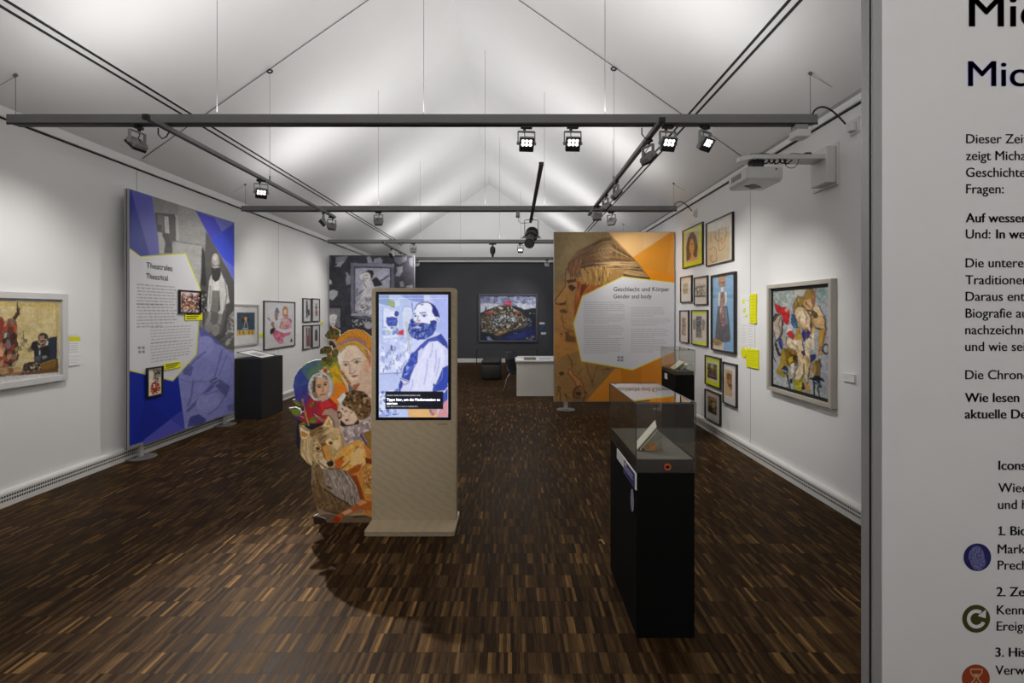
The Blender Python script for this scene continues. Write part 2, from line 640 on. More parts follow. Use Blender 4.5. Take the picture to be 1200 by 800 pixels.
# ================================================================== PRINTS AND PAINTINGS
class Art:
    """A printed or painted sheet: a fine mesh of its own size whose colour attribute carries the picture.
    The drawing is given in coordinates measured on the photograph and carried over to the sheet's plane."""

    def __init__(s, O, U, V, w, h, nu, nv, base='#ffffff', gain=1.0):
        s.O, s.U, s.V, s.w, s.h, s.nu, s.nv, s.gain = Vector(O), Vector(U), Vector(V), w, h, nu, nv, gain
        u = np.linspace(0, w, nu + 1)
        v = np.linspace(0, h, nv + 1)
        s.uu, s.vv = np.meshgrid(u, v)
        O_, U_, V_ = np.array(s.O), np.array(s.U), np.array(s.V)
        s.P = O_ + s.uu[..., None] * U_ + s.vv[..., None] * V_
        s.X = CX + FPX * s.P[..., 0] / s.P[..., 1]
        s.Y = CY - FPX * (s.P[..., 2] - EYE) / s.P[..., 1]
        s.img = np.zeros(s.X.shape + (3,))
        s.img[:] = lin(base, gain)
        s.k = (0.0, 0.0, 1.0)
        s.rng = np.random.RandomState(11)
        s.aa = 0.45

    def crop(s, ox, oy, k):
        s.k = (ox, oy, k)
        return s

    def _p(s, pts):
        ox, oy, k = s.k
        return np.array([(ox + x / k, oy + y / k) for x, y in pts], float)

    def _win(s, q, pad):
        x0, y0 = q.min(0) - pad
        x1, y1 = q.max(0) + pad
        m = (s.X >= x0) & (s.X <= x1) & (s.Y >= y0) & (s.Y <= y1)
        r = np.where(m.any(1))[0]
        c = np.where(m.any(0))[0]
        if len(r) == 0 or len(c) == 0:
            return None
        return slice(r[0], r[-1] + 1), slice(c[0], c[-1] + 1)

    def _segd(s, X, Y, a, b):
        dx, dy = b[0] - a[0], b[1] - a[1]
        L2 = dx * dx + dy * dy + 1e-12
        t = np.clip(((X - a[0]) * dx + (Y - a[1]) * dy) / L2, 0, 1)
        return np.hypot(X - a[0] - t * dx, Y - a[1] - t * dy)

    def _cov(s, q, X, Y, aa):
        ins = np.zeros(X.shape, bool)
        dist = np.full(X.shape, 1e9)
        n = len(q)
        for i in range(n):
            a, b = q[i], q[(i + 1) % n]
            dist = np.minimum(dist, s._segd(X, Y, a, b))
            if a[1] != b[1]:
                c = ((a[1] > Y) != (b[1] > Y)) & (X < (b[0] - a[0]) * (Y - a[1]) / (b[1] - a[1]) + a[0])
                ins ^= c
        return np.clip(0.5 + np.where(ins, dist, -dist) / (2 * aa), 0, 1)

    def _mix(s, w, cov, col, op=1.0):
        c = np.array(lin(col, s.gain)) if isinstance(col, str) else col
        s.img[w] += (c - s.img[w]) * (cov * op)[..., None]

    def P_(s, pts, col, op=1.0, aa=None):
        q = s._p(pts)
        aa = aa or s.aa
        w = s._win(q, aa * 2)
        if w:
            s._mix(w, s._cov(q, s.X[w], s.Y[w], aa), col, op)
        return s

    def E(s, cx, cy, rx, ry, col, op=1.0, rot=0.0, a0=0.0, a1=360.0, aa=None):
        r = math.radians(rot)
        pts = []
        for i in range(29):
            t = math.radians(a0 + (a1 - a0) * i / 28)
            x, y = rx * math.cos(t), ry * math.sin(t)
            pts.append((cx + x * math.cos(r) - y * math.sin(r), cy + x * math.sin(r) + y * math.cos(r)))
        return s.P_(pts[:-1] if a1 - a0 >= 360 else pts, col, op, aa)

    def L(s, pts, wd, col, op=1.0):
        q = s._p(pts)
        wd = wd / s.k[2]
        w = s._win(q, wd + 1)
        if w:
            X, Y = s.X[w], s.Y[w]
            d = np.full(X.shape, 1e9)
            for i in range(len(q) - 1):
                d = np.minimum(d, s._segd(X, Y, q[i], q[i + 1]))
            s._mix(w, np.clip(0.5 + (wd / 2 - d) / (2 * s.aa), 0, 1), col, op)
        return s

    def speck(s, pts, cols, cell, op=1.0, dens=1.0, stretch=1.0):
        """Irregular patches of the given colours inside a polygon (cell size in drawing units)."""
        q = s._p(pts)
        cell = cell / s.k[2]
        w = s._win(q, 1)
        if not w:
            return s
        X, Y = s.X[w], s.Y[w]
        cov = s._cov(q, X, Y, s.aa)
        gx, gy = np.floor(X / cell).astype(int), np.floor(Y / (cell * stretch)).astype(int)
        best = np.full(X.shape, 1e9)
        bid = np.zeros(X.shape, np.int64)
        for dx in (-1, 0, 1):
            for dy in (-1, 0, 1):
                ix, iy = gx + dx, gy + dy
                h = (ix * 73856093) ^ (iy * 19349663)
                h1 = ((h * 2654435761) & 0xffffffff) / 4294967296.0
                h2 = (((h ^ 0x5bd1e995) * 2246822519) & 0xffffffff) / 4294967296.0
                d = ((ix + h1) * cell - X) ** 2 + (((iy + h2) * cell * stretch - Y) / stretch) ** 2
                m = d < best
                best = np.where(m, d, best)
                bid = np.where(m, h, bid)
        r = (((bid ^ 0x27d4eb2d) * 3266489917) & 0xffffffff) / 4294967296.0
        r2 = (((bid ^ 0x165667b1) * 668265263) & 0xffffffff) / 4294967296.0
        pal = np.array([lin(c, s.gain) for c in cols])
        c = pal[np.minimum((r * len(cols)).astype(int), len(cols) - 1)]
        s._mix(w, cov * (r2 < dens), c, op)
        return s

    def strands(s, A, B, n, cols, wd, op=0.8, wob=0.0, seg=14):
        """n strokes that blend from polyline A to polyline B (hair, cloth folds)."""
        def at(P, t):
            P = np.array(P, float)
            L = np.r_[0, np.cumsum(np.hypot(*np.diff(P, axis=0).T))]
            return np.array([np.interp(t * L[-1], L, P[:, 0]), np.interp(t * L[-1], L, P[:, 1])])
        rng = np.random.RandomState(n * 7 + 1)
        for i in range(n):
            f = (i + rng.uniform(0.1, 0.9)) / n
            t0, t1 = sorted(rng.uniform(0, 1, 2)) if rng.rand() < 0.5 else (0, 1)
            if t1 - t0 < 0.25:
                t0, t1 = max(0, t0 - 0.2), min(1, t1 + 0.2)
            ph = rng.uniform(0, 6)
            pts = []
            for t in np.linspace(t0, t1, seg):
                p = at(A, t) * (1 - f) + at(B, t) * f
                pts.append((p[0] + wob * math.sin(5 * t + ph), p[1] + wob * math.cos(4 * t + ph)))
            s.L(pts, wd * rng.uniform(0.6, 1.4), cols[rng.randint(len(cols))], op)
        return s

    def uv(s, x, y):
        ox, oy, k = s.k
        px, py = ox + x / k, oy + y / k
        r = Vector(((px - CX) / FPX, 1, (CY - py) / FPX))
        Nn = s.U.cross(s.V)
        C0 = Vector((0, 0, EYE))
        t = (s.O - C0).dot(Nn) / r.dot(Nn)
        p = C0 + r * t - s.O
        return p.dot(s.U), p.dot(s.V)

    def T(s, xl, yl, xr, n, pitch, size, col='#3a3a3a', op=0.8, last=0.6, seed=3):
        """A block of n lines of small running text (too small to read in the photograph)."""
        u0, v0 = s.uv(xl, yl)
        u1, _ = s.uv(xr, yl)
        rng = np.random.RandomState(seed)
        c = np.array(lin(col, s.gain))
        cw = size * 0.62
        for i in range(n):
            v = v0 + i * pitch
            rows = np.where((s.vv[:, 0] > v - size * 1.1) & (s.vv[:, 0] < v + size * 1.1))[0]
            end = u0 + (u1 - u0) * (last if i == n - 1 else rng.uniform(0.86, 1.0))
            p = u0
            words = []
            while p < end:
                k = rng.randint(2, 11) * cw
                words.append((p, min(p + k, end)))
                p += k + cw * 0.9
            U = s.uu[0]
            cu = np.zeros(U.shape)
            for a, b in words:
                cu = np.maximum(cu, np.clip((np.minimum(U - a, b - U)) / (cw * 0.5) + 0.5, 0, 1))
            ch = 0.6 + 0.4 * np.sin(U / cw * 5.1 + i) * np.sin(U / cw * 2.3)
            cu = cu * np.clip(ch, 0.35, 1)
            for r in rows:
                a = np.clip(1.25 - abs(s.vv[r, 0] - v) / (size * 0.55), 0, 1)
                s.img[r] += (c - s.img[r]) * (cu * a * op)[:, None]
        return s

    def _noise(s, cell):
        """Smooth noise over the sheet, cell in photo pixels."""
        h, w = s.X.shape
        ny = max(2, int(np.ptp(s.Y) / cell) + 2)
        nx = max(2, int(np.ptp(s.X) / cell) + 2)
        g = s.rng.uniform(-1, 1, (ny, nx))
        yy = np.linspace(0, ny - 1.001, h)
        xx = np.linspace(0, nx - 1.001, w)
        y0, x0 = yy.astype(int), xx.astype(int)
        fy, fx = (yy - y0)[:, None], (xx - x0)[None, :]
        fy, fx = fy * fy * (3 - 2 * fy), fx * fx * (3 - 2 * fx)
        a, b = g[y0][:, x0], g[y0][:, x0 + 1]
        c, d = g[y0 + 1][:, x0], g[y0 + 1][:, x0 + 1]
        return (a * (1 - fx) + b * fx) * (1 - fy) + (c * (1 - fx) + d * fx) * fy

    def finish(s, warp=0.8, cell=4.0, grain=0.10, gcell=1.6, ink=0.5):
        """Hand-made look: wavering outlines, mottled colour and pen lines where colours meet."""
        h, w = s.X.shape
        ru, rv = w / max(1e-6, np.ptp(s.X)), h / max(1e-6, np.ptp(s.Y))
        jj, ii = np.meshgrid(np.arange(w), np.arange(h))
        dx = (s._noise(cell) * 0.7 + s._noise(cell * 0.45) * 0.5) * warp * ru
        dy = (s._noise(cell) * 0.7 + s._noise(cell * 0.45) * 0.5) * warp * rv
        s.img = s.img[np.clip((ii + dy).round().astype(int), 0, h - 1), np.clip((jj + dx).round().astype(int), 0, w - 1)]
        lum = s.img.mean(-1)
        gy, gx = np.gradient(np.sqrt(lum + 1e-4))
        e = np.hypot(gy * rv, gx * ru)
        e = (e + np.roll(e, 1, 0) + np.roll(e, 1, 1) + np.roll(e, -1, 0) + np.roll(e, -1, 1)) / 5
        e = np.clip(e * 2.6, 0, 1)
        m = 1 + grain * (s._noise(gcell) + 0.8 * s._noise(gcell * 2.7) + 0.6 * s._noise(gcell * 7))
        s.img *= (np.clip(m, 0.4, 1.7) * (1 - ink * e))[..., None]
        return s

    def build(s, name, material, parent=None, off=0.0, mask=None, thick=0.0, side_mat=None, loc=None):
        Nn = -np.array(s.U.cross(s.V))
        # outward normal: towards the viewer side (U right, V down gives U x V away from the reader)
        P = s.P + Nn * off
        nv1, nu1 = s.X.shape
        idx = np.arange(nv1 * nu1).reshape(nv1, nu1)
        cell = np.ones((nv1 - 1, nu1 - 1), bool)
        if mask is not None:
            vm = mask
            cell = vm[:-1, :-1] & vm[1:, :-1] & vm[:-1, 1:] & vm[1:, 1:]
        f = np.stack([idx[:-1, :-1], idx[1:, :-1], idx[1:, 1:], idx[:-1, 1:]], -1)[cell]
        used = np.unique(f)
        rem = np.full(nv1 * nu1, -1)
        rem[used] = np.arange(len(used))
        V = P.reshape(-1, 3)[used]
        C = s.img.reshape(-1, 3)[used]
        F = rem[f].tolist()
        mats = [material]
        mi = [0] * len(F)
        if thick > 0:
            n = len(V)
            V = np.vstack([V, V - Nn * thick])
            C = np.vstack([C, np.full_like(C, 0.35)])
            back = [[q[3] + n, q[2] + n, q[1] + n, q[0] + n] for q in F]
            edges = {}
            for q in F:
                for i in range(4):
                    e = (q[i], q[(i + 1) % 4])
                    if (e[1], e[0]) in edges:
                        del edges[(e[1], e[0])]
                    else:
                        edges[e] = 1
            sides = [[e[1], e[0], e[0] + n, e[1] + n] for e in edges]
            mi += [1] * (len(back) + len(sides))
            F = F + back + sides
            mats.append(side_mat or material)
        base = parent_loc(parent) if parent is not None else Vector(loc or (0, 0, 0))
        me = bpy.data.meshes.new(name)
        me.from_pydata((V - np.array(base)).tolist(), [], F)
        at = me.color_attributes.new('Col', 'FLOAT_COLOR', 'POINT')
        rgba = np.ones((len(V), 4), np.float32)
        rgba[:, :3] = np.clip(C, 0.0, 1.0)
        at.data.foreach_set('color', rgba.ravel())
        for m in mats:
            me.materials.append(m)
        if thick > 0:
            me.polygons.foreach_set('material_index', mi)
        me.update()
        o = bpy.data.objects.new(name, me)
        COL.objects.link(o)
        if parent is not None:
            o.parent = parent
        else:
            o.location = base
        return o


def art_front(x0, y0, x1, y1, d, res=1.8, **k):
    """Sheet facing the camera's wall: pixel box at distance d."""
    a, b = W(x0, y0, d), W(x1, y1, d)
    return Art(a, (1, 0, 0), (0, 0, -1), b.x - a.x, a.z - b.z, int((x1 - x0) * res), int((y1 - y0) * res), **k)


def art_side(X, dL, dR, z0, z1, res_px, **k):
    """Sheet on a plane of constant X; dL, dR: distances of its left and right edge as seen."""
    U = (0, 1, 0) if dR > dL else (0, -1, 0)
    s_ = FPX / min(dL, dR)
    wpx = abs(abs(X) * FPX / dL - abs(X) * FPX / dR)
    return Art((X, dL, z1), U, (0, 0, -1), abs(dR - dL), z1 - z0, max(8, int(wpx * res_px * 1.25)), max(8, int((z1 - z0) * s_ * res_px)), **k)


m_print = print_mat('printed_face', 0.5)
m_paint = print_mat('painted_canvas', 0.45)
m_paper = print_mat('paper_print', 0.7)
# ================================================================== SHARED MATERIALS
m_steel = mat('grey_steel_paint', (0.18, 0.18, 0.182), rough=0.5, vary=0.05)
m_fix = mat('light_grey_lamp_enamel', (0.30, 0.30, 0.30), rough=0.45, vary=0.04)
m_black = mat('black_plastic', (0.012, 0.012, 0.012), rough=0.5, vary=0)
m_blackm = mat('black_board', (0.0035, 0.0035, 0.0035), rough=0.7, vary=0.1, spec=0.15)
m_alu = mat('satin_aluminium', (0.36, 0.36, 0.37), rough=0.5, metal=0.25, vary=0.03)
m_disc = mat('dull_grey_foot', (0.13, 0.13, 0.135), rough=0.5, vary=0.03)
m_chrome = mat('chrome', (0.75, 0.75, 0.77), rough=0.15, metal=1.0, vary=0)
m_whitep = mat('white_plastic', (0.66, 0.66, 0.65), rough=0.4, vary=0.02)
m_board = mat('white_panel_board', (0.74, 0.74, 0.75), rough=0.55, vary=0.015)
m_led = mat('lit_led', (0.9, 0.9, 0.9), emit=(1, 0.98, 0.94), estr=2.2, vary=0)
m_wire = mat('thin_steel_wire', (0.16, 0.16, 0.16), rough=0.5, vary=0)
m_yel = mat('yellow_card', lin('#d6d400', 1.15), rough=0.6, vary=0.03)
m_card = mat('white_card', (0.76, 0.76, 0.76), rough=0.6, vary=0.02)
m_ink = mat('black_ink', (0.012, 0.012, 0.014), rough=0.6, vary=0)
m_inkg = mat('grey_ink', (0.10, 0.10, 0.105), rough=0.6, vary=0)
m_inkb = mat('blue_ink', (0.024, 0.024, 0.40), rough=0.6, vary=0)
m_frameb = mat('black_picture_frame', (0.018, 0.017, 0.018), rough=0.4, vary=0.05)
m_framed = mat('dark_grey_picture_frame', (0.06, 0.06, 0.06), rough=0.4, vary=0.05)
m_frames = mat('silver_grey_picture_frame', (0.40, 0.395, 0.385), rough=0.4, vary=0.05)
m_framew = mat('white_picture_frame', (0.62, 0.62, 0.62), rough=0.45, vary=0.03)
m_framen = mat('champagne_picture_frame', (0.47, 0.44, 0.38), rough=0.4, vary=0.05)
m_glaze = glass_mat('picture_glass', 1.25)
m_glass = glass_mat('showcase_glass', 1.38, tint=(0.94, 0.95, 0.94))
m_glass_top = glass_mat('showcase_top_glass', 1.9, tint=(0.93, 0.945, 0.935))
m_acryl = glass_mat('clear_acrylic', 1.45, tint=(0.9, 0.92, 0.92), rough=0.05)
X3 = (Vector((1, 0, 0)), Vector((0, 1, 0)), Vector((0, 0, 1)))

# ================================================================== STEEL BEAMS
BX0, BX1, BZ0, BZ1 = -3.97, 2.38, 3.072, 3.15
names = ['nearest long grey steel beam spanning the room, cables at its ends',
         'second grey steel beam back from the viewer, above the orange panel',
         'third grey steel beam back, above the grey portrait panel',
         'farthest thin grey steel beam just before the charcoal wall']
wires = [[-2.34, -0.71, 0.72], [-1.98, -0.42, 0.45, 1.45], [-2.0, -0.3], [-1.5, 0.2]]
for i, y in enumerate(BEAM_Y):
    t = thing('steel_beam', names[i], 'beam', (-0.8, y, BZ0), 'steel beams carrying the lamps')
    b = MB()
    b.box(BX0, BX1, y, y + 0.07, BZ0 + 0.010, BZ1, bev=0.003)
    b.build('beam_body', m_steel, t)
    b = MB()
    b.box(BX0 + 0.05, BX1 - 0.05, y + 0.012, y + 0.058, BZ0 - 0.004, BZ0 + 0.012)
    b.box(BX0, BX1, y + 0.001, y + 0.010, BZ0 - 0.002, BZ0 + 0.012)
    b.build('lamp_slot', m_black, t)
    b = MB()
    for xx in (-2.5, -0.62, 1.3):
        b.box(xx - 0.10, xx + 0.10, y - 0.002, y, BZ0 + 0.014, BZ1 - 0.002)
    b.build('splice_plate', m_steel, t)
    for xx in wires[i]:
        b = MB()
        b.tube([(xx, y + 0.035, BZ1), (xx, y + 0.035, ceil_z(xx) - 0.004)], 0.0022, 6)
        b.build('suspension_wire', m_wire, t)
    for sx, xe in ((-1, BX0 + 0.04), (1, BX1 - 0.04)):
        if i > 1 and sx < 0:
            continue
        b = MB()
        zc = ceil_z(xe) - 0.004
        b.tube([(xe, y + 0.035, BZ1), (xe, y + 0.035, zc)], 0.0022, 6)
        b.obox((xe, y + 0.035, zc - 0.012), (0.03, 0.012, 0.02), Matrix.Rotation(0.5 * sx, 3, 'Y'))
        b.tube([(xe, y + 0.035, zc - 0.02), (xe + 0.26 * sx, y + 0.035, zc - 0.165)], 0.0016, 5)
        b.build('wire_hook', m_wire, t)
    if i < 2:
        b = MB()
        p0 = Vector((BX1 - 0.03, y + 0.035, BZ1))
        pts = []
        for k in range(13):
            u = k / 12
            pts.append(p0 + Vector((0.255 * u, -0.02 * u, 0.075 * math.sin(PI * u ** 0.7) - 0.075 * u ** 2)))
        b.tube(pts, 0.007, 8)
        b.build('power_cable', m_black, t, smooth=True)
# sockets on the right wall that the beam cables run to
for y, lab in ((3.85, 'white wall socket beside the end of the nearest steel beam'), (7.19, 'small white wall socket beside the end of the second steel beam')):
    t = thing('wall_socket', lab, 'socket', (XR, y, 3.05), 'wall sockets')
    b = MB()
    b.box(XR - 0.012, XR, y - 0.06, y + 0.04, 2.98, 3.10, bev=0.004)
    b.build('back_plate', m_whitep, t)
    b = MB()
    b.box(XR - 0.05, XR - 0.012, y - 0.04, y + 0.02, 3.0, 3.07, bev=0.008)
    b.build('plug', m_whitep, t)

# grey boxes under the beams
def sensor(x, y, lab, w, h, cable):
    t = thing('sensor_box', lab, 'sensor', (x, y, BZ0), 'sensor boxes under the beams')
    b = MB()
    b.box(x - w * 0.45, x + w * 0.45, y + 0.0, y + 0.07, BZ0 - 0.05, BZ0, bev=0.006)
    b.build('mounting_plate', m_fix, t)
    b = MB()
    b.box(x - w / 2, x + w / 2, y - 0.03, y + 0.09, BZ0 - h, BZ0 - 0.045, bev=0.012)
    b.build('housing', m_whitep if not cable else m_fix, t)
    if cable:
        b = MB()
        z = BZ0 - h
        b.tube([(x + 0.01, y + 0.03, z), (x + 0.01, y + 0.03, z - 0.05), (x + 0.05, y + 0.05, z - 0.085), (x + 0.12, y + 0.1, z - 0.07), (x + 0.2, y + 0.3, z - 0.03)], 0.004, 6)
        b.build('cable', m_black, t)


sensor(2.255, 3.87, 'white sensor box under the right end of the nearest beam', 0.115, 0.105, False)
sensor(0.06, 7.21, 'small grey box with a cable under the second beam near mid room', 0.06, 0.085, True)

# ================================================================== LIGHTING TRACKS
def track(x, y0, y1, lab, material=m_steel, z1=3.066, wire_at=(), loops=()):
    t = thing('lighting_track', lab, 'track', (x, (y0 + y1) / 2, z1), 'lighting tracks running away from the viewer')
    b = MB()
    b.box(x - 0.021, x + 0.021, y0 + 0.03, y1, z1 - 0.034, z1, bev=0.002)
    b.build('rail', material, t)
    b = MB()
    b.box(x - 0.013, x + 0.013, y0 + 0.03, y1, z1 - 0.0355, z1 - 0.034)
    b.build('track_slot', m_black, t)
    b = MB()
    b.box(x - 0.023, x + 0.023, y0, y0 + 0.03, z1 - 0.036, z1 + 0.002, bev=0.003)
    b.build('end_cap', m_black, t)
    for yy in wire_at:
        b = MB()
        b.box(x - 0.006, x + 0.006, yy - 0.006, yy + 0.006, z1, z1 + 0.06)
        b.tube([(x, yy, z1 + 0.05), (x, yy, ceil_z(x) - 0.05)], 0.002, 6)
        b.build('suspension_wire', m_wire, t)
    for yy, sx in loops:
        b = MB()
        pts = [(x - sx * 0.10, yy, z1), (x - sx * 0.10, yy, z1 - 0.05), (x - sx * 0.07, yy, z1 - 0.085), (x - sx * 0.035, yy, z1 - 0.07), (x - sx * 0.015, yy, z1 - 0.036)]
        b.tube(pts, 0.005, 6)
        b.build('power_cable', m_black, t, smooth=True)


track(-2.73, 3.66, 7.55, 'grey lighting track over the left side, starting at the nearest beam', wire_at=(5.54,), loops=((3.94, 1),))
track(1.12, 3.72, 7.36, 'grey lighting track over the right side, starting at the nearest beam', wire_at=(5.54,), loops=((3.94, 1),))
track(-2.73, 10.3, 13.85, 'short far lighting track above the grey portrait panel')
track(0.27, 4.83, 7.95, 'black lighting track in mid ceiling ending at a theatre spotlight', material=m_black, wire_at=())

# wires pinned to the ceiling slopes with a ring each
for sx, xs in ((-1, XL), (1, XR)):
    t = thing('ceiling_cable', 'dark cable climbing the %s ceiling slope with a ring on it' % ('left' if sx < 0 else 'right'), 'cable', (xs, 5.54, WALL_H), 'ceiling cables')
    b = MB()
    xe = xs - sx * 0.06
    xr = RX
    b.tube([(xe, 5.54, ceil_z(xe) - 0.006), (xr + sx * 0.03, 5.54, ceil_z(xr + sx * 0.03) - 0.006)], 0.0042, 6)
    b.build('cable', m_wire, t)
    b = MB()
    xq = -2.73 if sx < 0 else 1.12
    zq = ceil_z(xq) - 0.03
    ring = [(xq + 0.028 * math.cos(a), 5.54, zq + 0.018 * math.sin(a)) for a in np.linspace(0, 2 * PI, 17)]
    b.tube(ring, 0.009, 8)
    b.build('ring', m_black, t, smooth=True)

# ================================================================== FLOODLIGHTS
def floodlight(x, y, aim, lab, lit=False, watts=0.0, z=None, cone=70, blend=1.0, color=(1, 0.965, 0.925), shell=m_fix, k=1.0):
    z = BZ0 - 0.002 if z is None else z
    t = thing('floodlight', lab, 'lamp', (x, y, z), 'floodlights on the ceiling rails')
    d = Vector(aim) - Vector((x, y, z - 0.14 * k))
    th = math.atan2(d.x, -d.y)
    tilt = math.atan2(-d.z, math.hypot(d.x, d.y))
    t.rotation_euler = (0, 0, th)

    def sub(name, mb, m, par, smooth=False):
        o = mb.build(name, m, None, smooth)
        o.parent = par
        return o
    b = MB()
    b.box(-0.045 * k, 0.045 * k, -0.017 * k, 0.017 * k, -0.022 * k, 0, bev=0.003)
    b.tube([(-0.015 * k, 0, -0.02 * k), (-0.015 * k, 0, -0.045 * k)], 0.012 * k, 10)
    sub('track_adapter', b, m_black, t)
    b = MB()
    b.box(-0.066 * k, 0.066 * k, -0.013 * k, 0.013 * k, -0.052 * k, -0.043 * k, bev=0.002)
    for sx in (-1, 1):
        b.box(sx * 0.066 * k - 0.004 * k, sx * 0.066 * k + 0.004 * k, -0.013 * k, 0.013 * k, -0.15 * k, -0.045 * k, bev=0.002)
        b.tube([(sx * 0.058 * k, 0, -0.14 * k), (sx * 0.076 * k, 0, -0.14 * k)], 0.012 * k, 12)
    sub('yoke', b, shell, t)
    R = Matrix.Rotation(tilt, 3, 'X')
    c = Vector((0, 0, -0.14 * k))
    b = MB()
    b.obox(c, (0.112 * k, 0.036 * k, 0.105 * k), R, bev=0.006 * k)
    for q in range(7):
        b.obox(c + R @ Vector(((-0.042 + 0.014 * q) * k, 0.022 * k, 0)), (0.004 * k, 0.014 * k, 0.09 * k), R)
    h = sub('lamp_head', b, shell, t)
    b = MB()
    for (px, pz, sx, sz) in ((-0.054, 0, 0.004, 0.105), (0.054, 0, 0.004, 0.105), (0, 0.0505, 0.112, 0.004), (0, -0.0505, 0.112, 0.004)):
        b.obox(c + R @ Vector((px * k, -0.026 * k, pz * k)), (sx * k, 0.020 * k, sz * k), R)
    b.obox(c + R @ Vector((0, -0.0185 * k, 0)), (0.106 * k, 0.003 * k, 0.10 * k), R)
    o = b.build('front_frame', m_black)
    o.parent = h
    b = MB()
    for ix in range(3):
        for iz in range(2):
            p = c + R @ Vector(((-0.03 + 0.03 * ix) * k, -0.021 * k, (0.0 + 0.028 * iz) * k))
            b.tube([p, p + R @ Vector((0, -0.003 * k, 0))], 0.013 * k, 14)
    o = b.build('led', m_led if lit else m_inkg)
    o.parent = h
    b = MB()
    b.tube([(-0.015 * k, 0, -0.05 * k), (-0.012 * k, 0.012, -0.075 * k), (0.012 * k, 0.022 * k, -0.1 * k), (0.0, 0.03 * k, -0.13 * k)], 0.0035 * k, 6)
    sub('cable', b, m_black, t)
    if watts > 0:
        l = bpy.data.lights.new('floodlight_beam', 'SPOT')
        l.energy = watts * SPOT_W
        l.color = color
        l.spot_size = math.radians(min(150, cone * 1.22 if blend > 0.9 else cone))
        l.spot_blend = blend
        l.shadow_soft_size = 0.018
        lo = bpy.data.objects.new('floodlight_beam', l)
        COL.objects.link(lo)
        lo.parent = t
        lo.location = c + R @ Vector((0, -0.05 * k, 0))
        lo.rotation_euler = (-(PI / 2 - tilt), 0, 0)
    return t


B1, B2, B3, B4 = [y + 0.035 for y in BEAM_Y]
TZ = 3.031
floodlight(-2.97, B1, (-4.2, 4.1, 1.5), 'grey floodlight under the nearest beam left end, turned to the left wall', watts=45, cone=75)
floodlight(0.10, B1, (0.35, 1.2, 0.5), 'lit floodlight under the nearest beam, left one of the central pair', lit=True, watts=26, cone=75)
floodlight(0.465, B1, (0.6, 1.0, 0.8), 'lit floodlight under the nearest beam, right one of the central pair', lit=True, watts=26, cone=75)
floodlight(1.215, B1, (1.75, 1.2, 0.9), 'lit floodlight under the nearest beam just right of the right track', lit=True, watts=26, cone=75)
floodlight(1.51, B1, (2.64, 2.3, 1.4), 'lit floodlight under the nearest beam turned to the right wall', lit=True, watts=5, cone=45)
floodlight(1.12, 4.13, (2.62, 4.75, 1.3), 'grey floodlight on the right track, first behind the nearest beam', z=TZ, watts=60, cone=52)
floodlight(1.12, 5.42, (2.62, 5.6, 1.5), 'grey floodlight on the right track, second behind the nearest beam', z=TZ, watts=45, cone=70)
floodlight(1.12, 6.05, (2.64, 6.5, 1.5), 'grey floodlight seen edge-on, third on the right track', z=TZ, watts=40, cone=70)
floodlight(1.12, 6.65, (1.55, 8.05, 1.9), 'grey floodlight at the far end of the right track, tilted at the orange panel', z=TZ, watts=12, cone=95)
floodlight(1.43, B2, (2.64, 8.6, 1.6), 'small grey floodlight under the second beam, right of the right track', watts=30, cone=80)
floodlight(-1.98, B2, (-1.5, 10.5, 1.1), 'grey floodlight under the second beam seen from its back', watts=110, cone=112)
floodlight(-2.73, 5.35, (-0.95, 2.45, 0.0), 'lit floodlight midway along the left track, facing the viewer', lit=True, watts=620, cone=42, blend=0.75, z=TZ)
floodlight(-2.73, 7.10, (-4.1, 6.4, 1.5), 'grey floodlight on the left track end, left one of the two there', z=TZ, watts=60, cone=80)
floodlight(-2.73, 7.42, (-4.2, 8.8, 1.5), 'grey floodlight on the left track end, right one of the two there', z=TZ, watts=45, cone=80)
floodlight(-2.73, 11.08, (-4.2, 9.8, 1.5), 'small floodlight hidden partly behind the grey panel on the far left track, first', z=TZ, watts=45, cone=80, shell=m_whitep)
floodlight(-2.73, 11.9, (-3.2, 14.0, 1.5), 'small floodlight farther along the far left track', z=TZ)
floodlight(-2.15, B3, (-1.5, 15.7, 1.3), 'small grey floodlight under the third beam, above the grey panel corner', watts=40, cone=75)
floodlight(0.145, B3, (-0.2, 7.5, 0.3), 'small lit floodlight under the third beam, left of the theatre spotlight', lit=True, watts=40, cone=80)
floodlight(0.93, B4, (-0.2, 15.78, 1.4), 'small white floodlight under the farthest beam beside the orange panel', watts=45, cone=60, shell=m_whitep)
floodlight(-2.72, B4, (-2.2, 15.78, 1.4), 'small white floodlight under the farthest beam beside the grey panel', watts=12, cone=70, shell=m_whitep)

# small black pendant spot under the third beam
t = thing('pendant_spotlight', 'small black spotlight hanging from the third beam in mid room', 'lamp', (-0.45, B3, BZ0 - 0.002))
b = MB()
b.box(-0.53, -0.37, B3 - 0.02, B3 + 0.02, BZ0 - 0.03, BZ0 - 0.004, bev=0.003)
b.build('track_adapter', m_black, t)
b = MB()
b.lathe([(0.02, -0.30), (0.028, -0.24), (0.055, -0.20), (0.06, -0.12), (0.045, -0.08), (0.02, -0.06), (0.015, -0.02)], (-0.45, B3, BZ0), 20)
b.build('lamp_body', m_black, t, smooth=True)

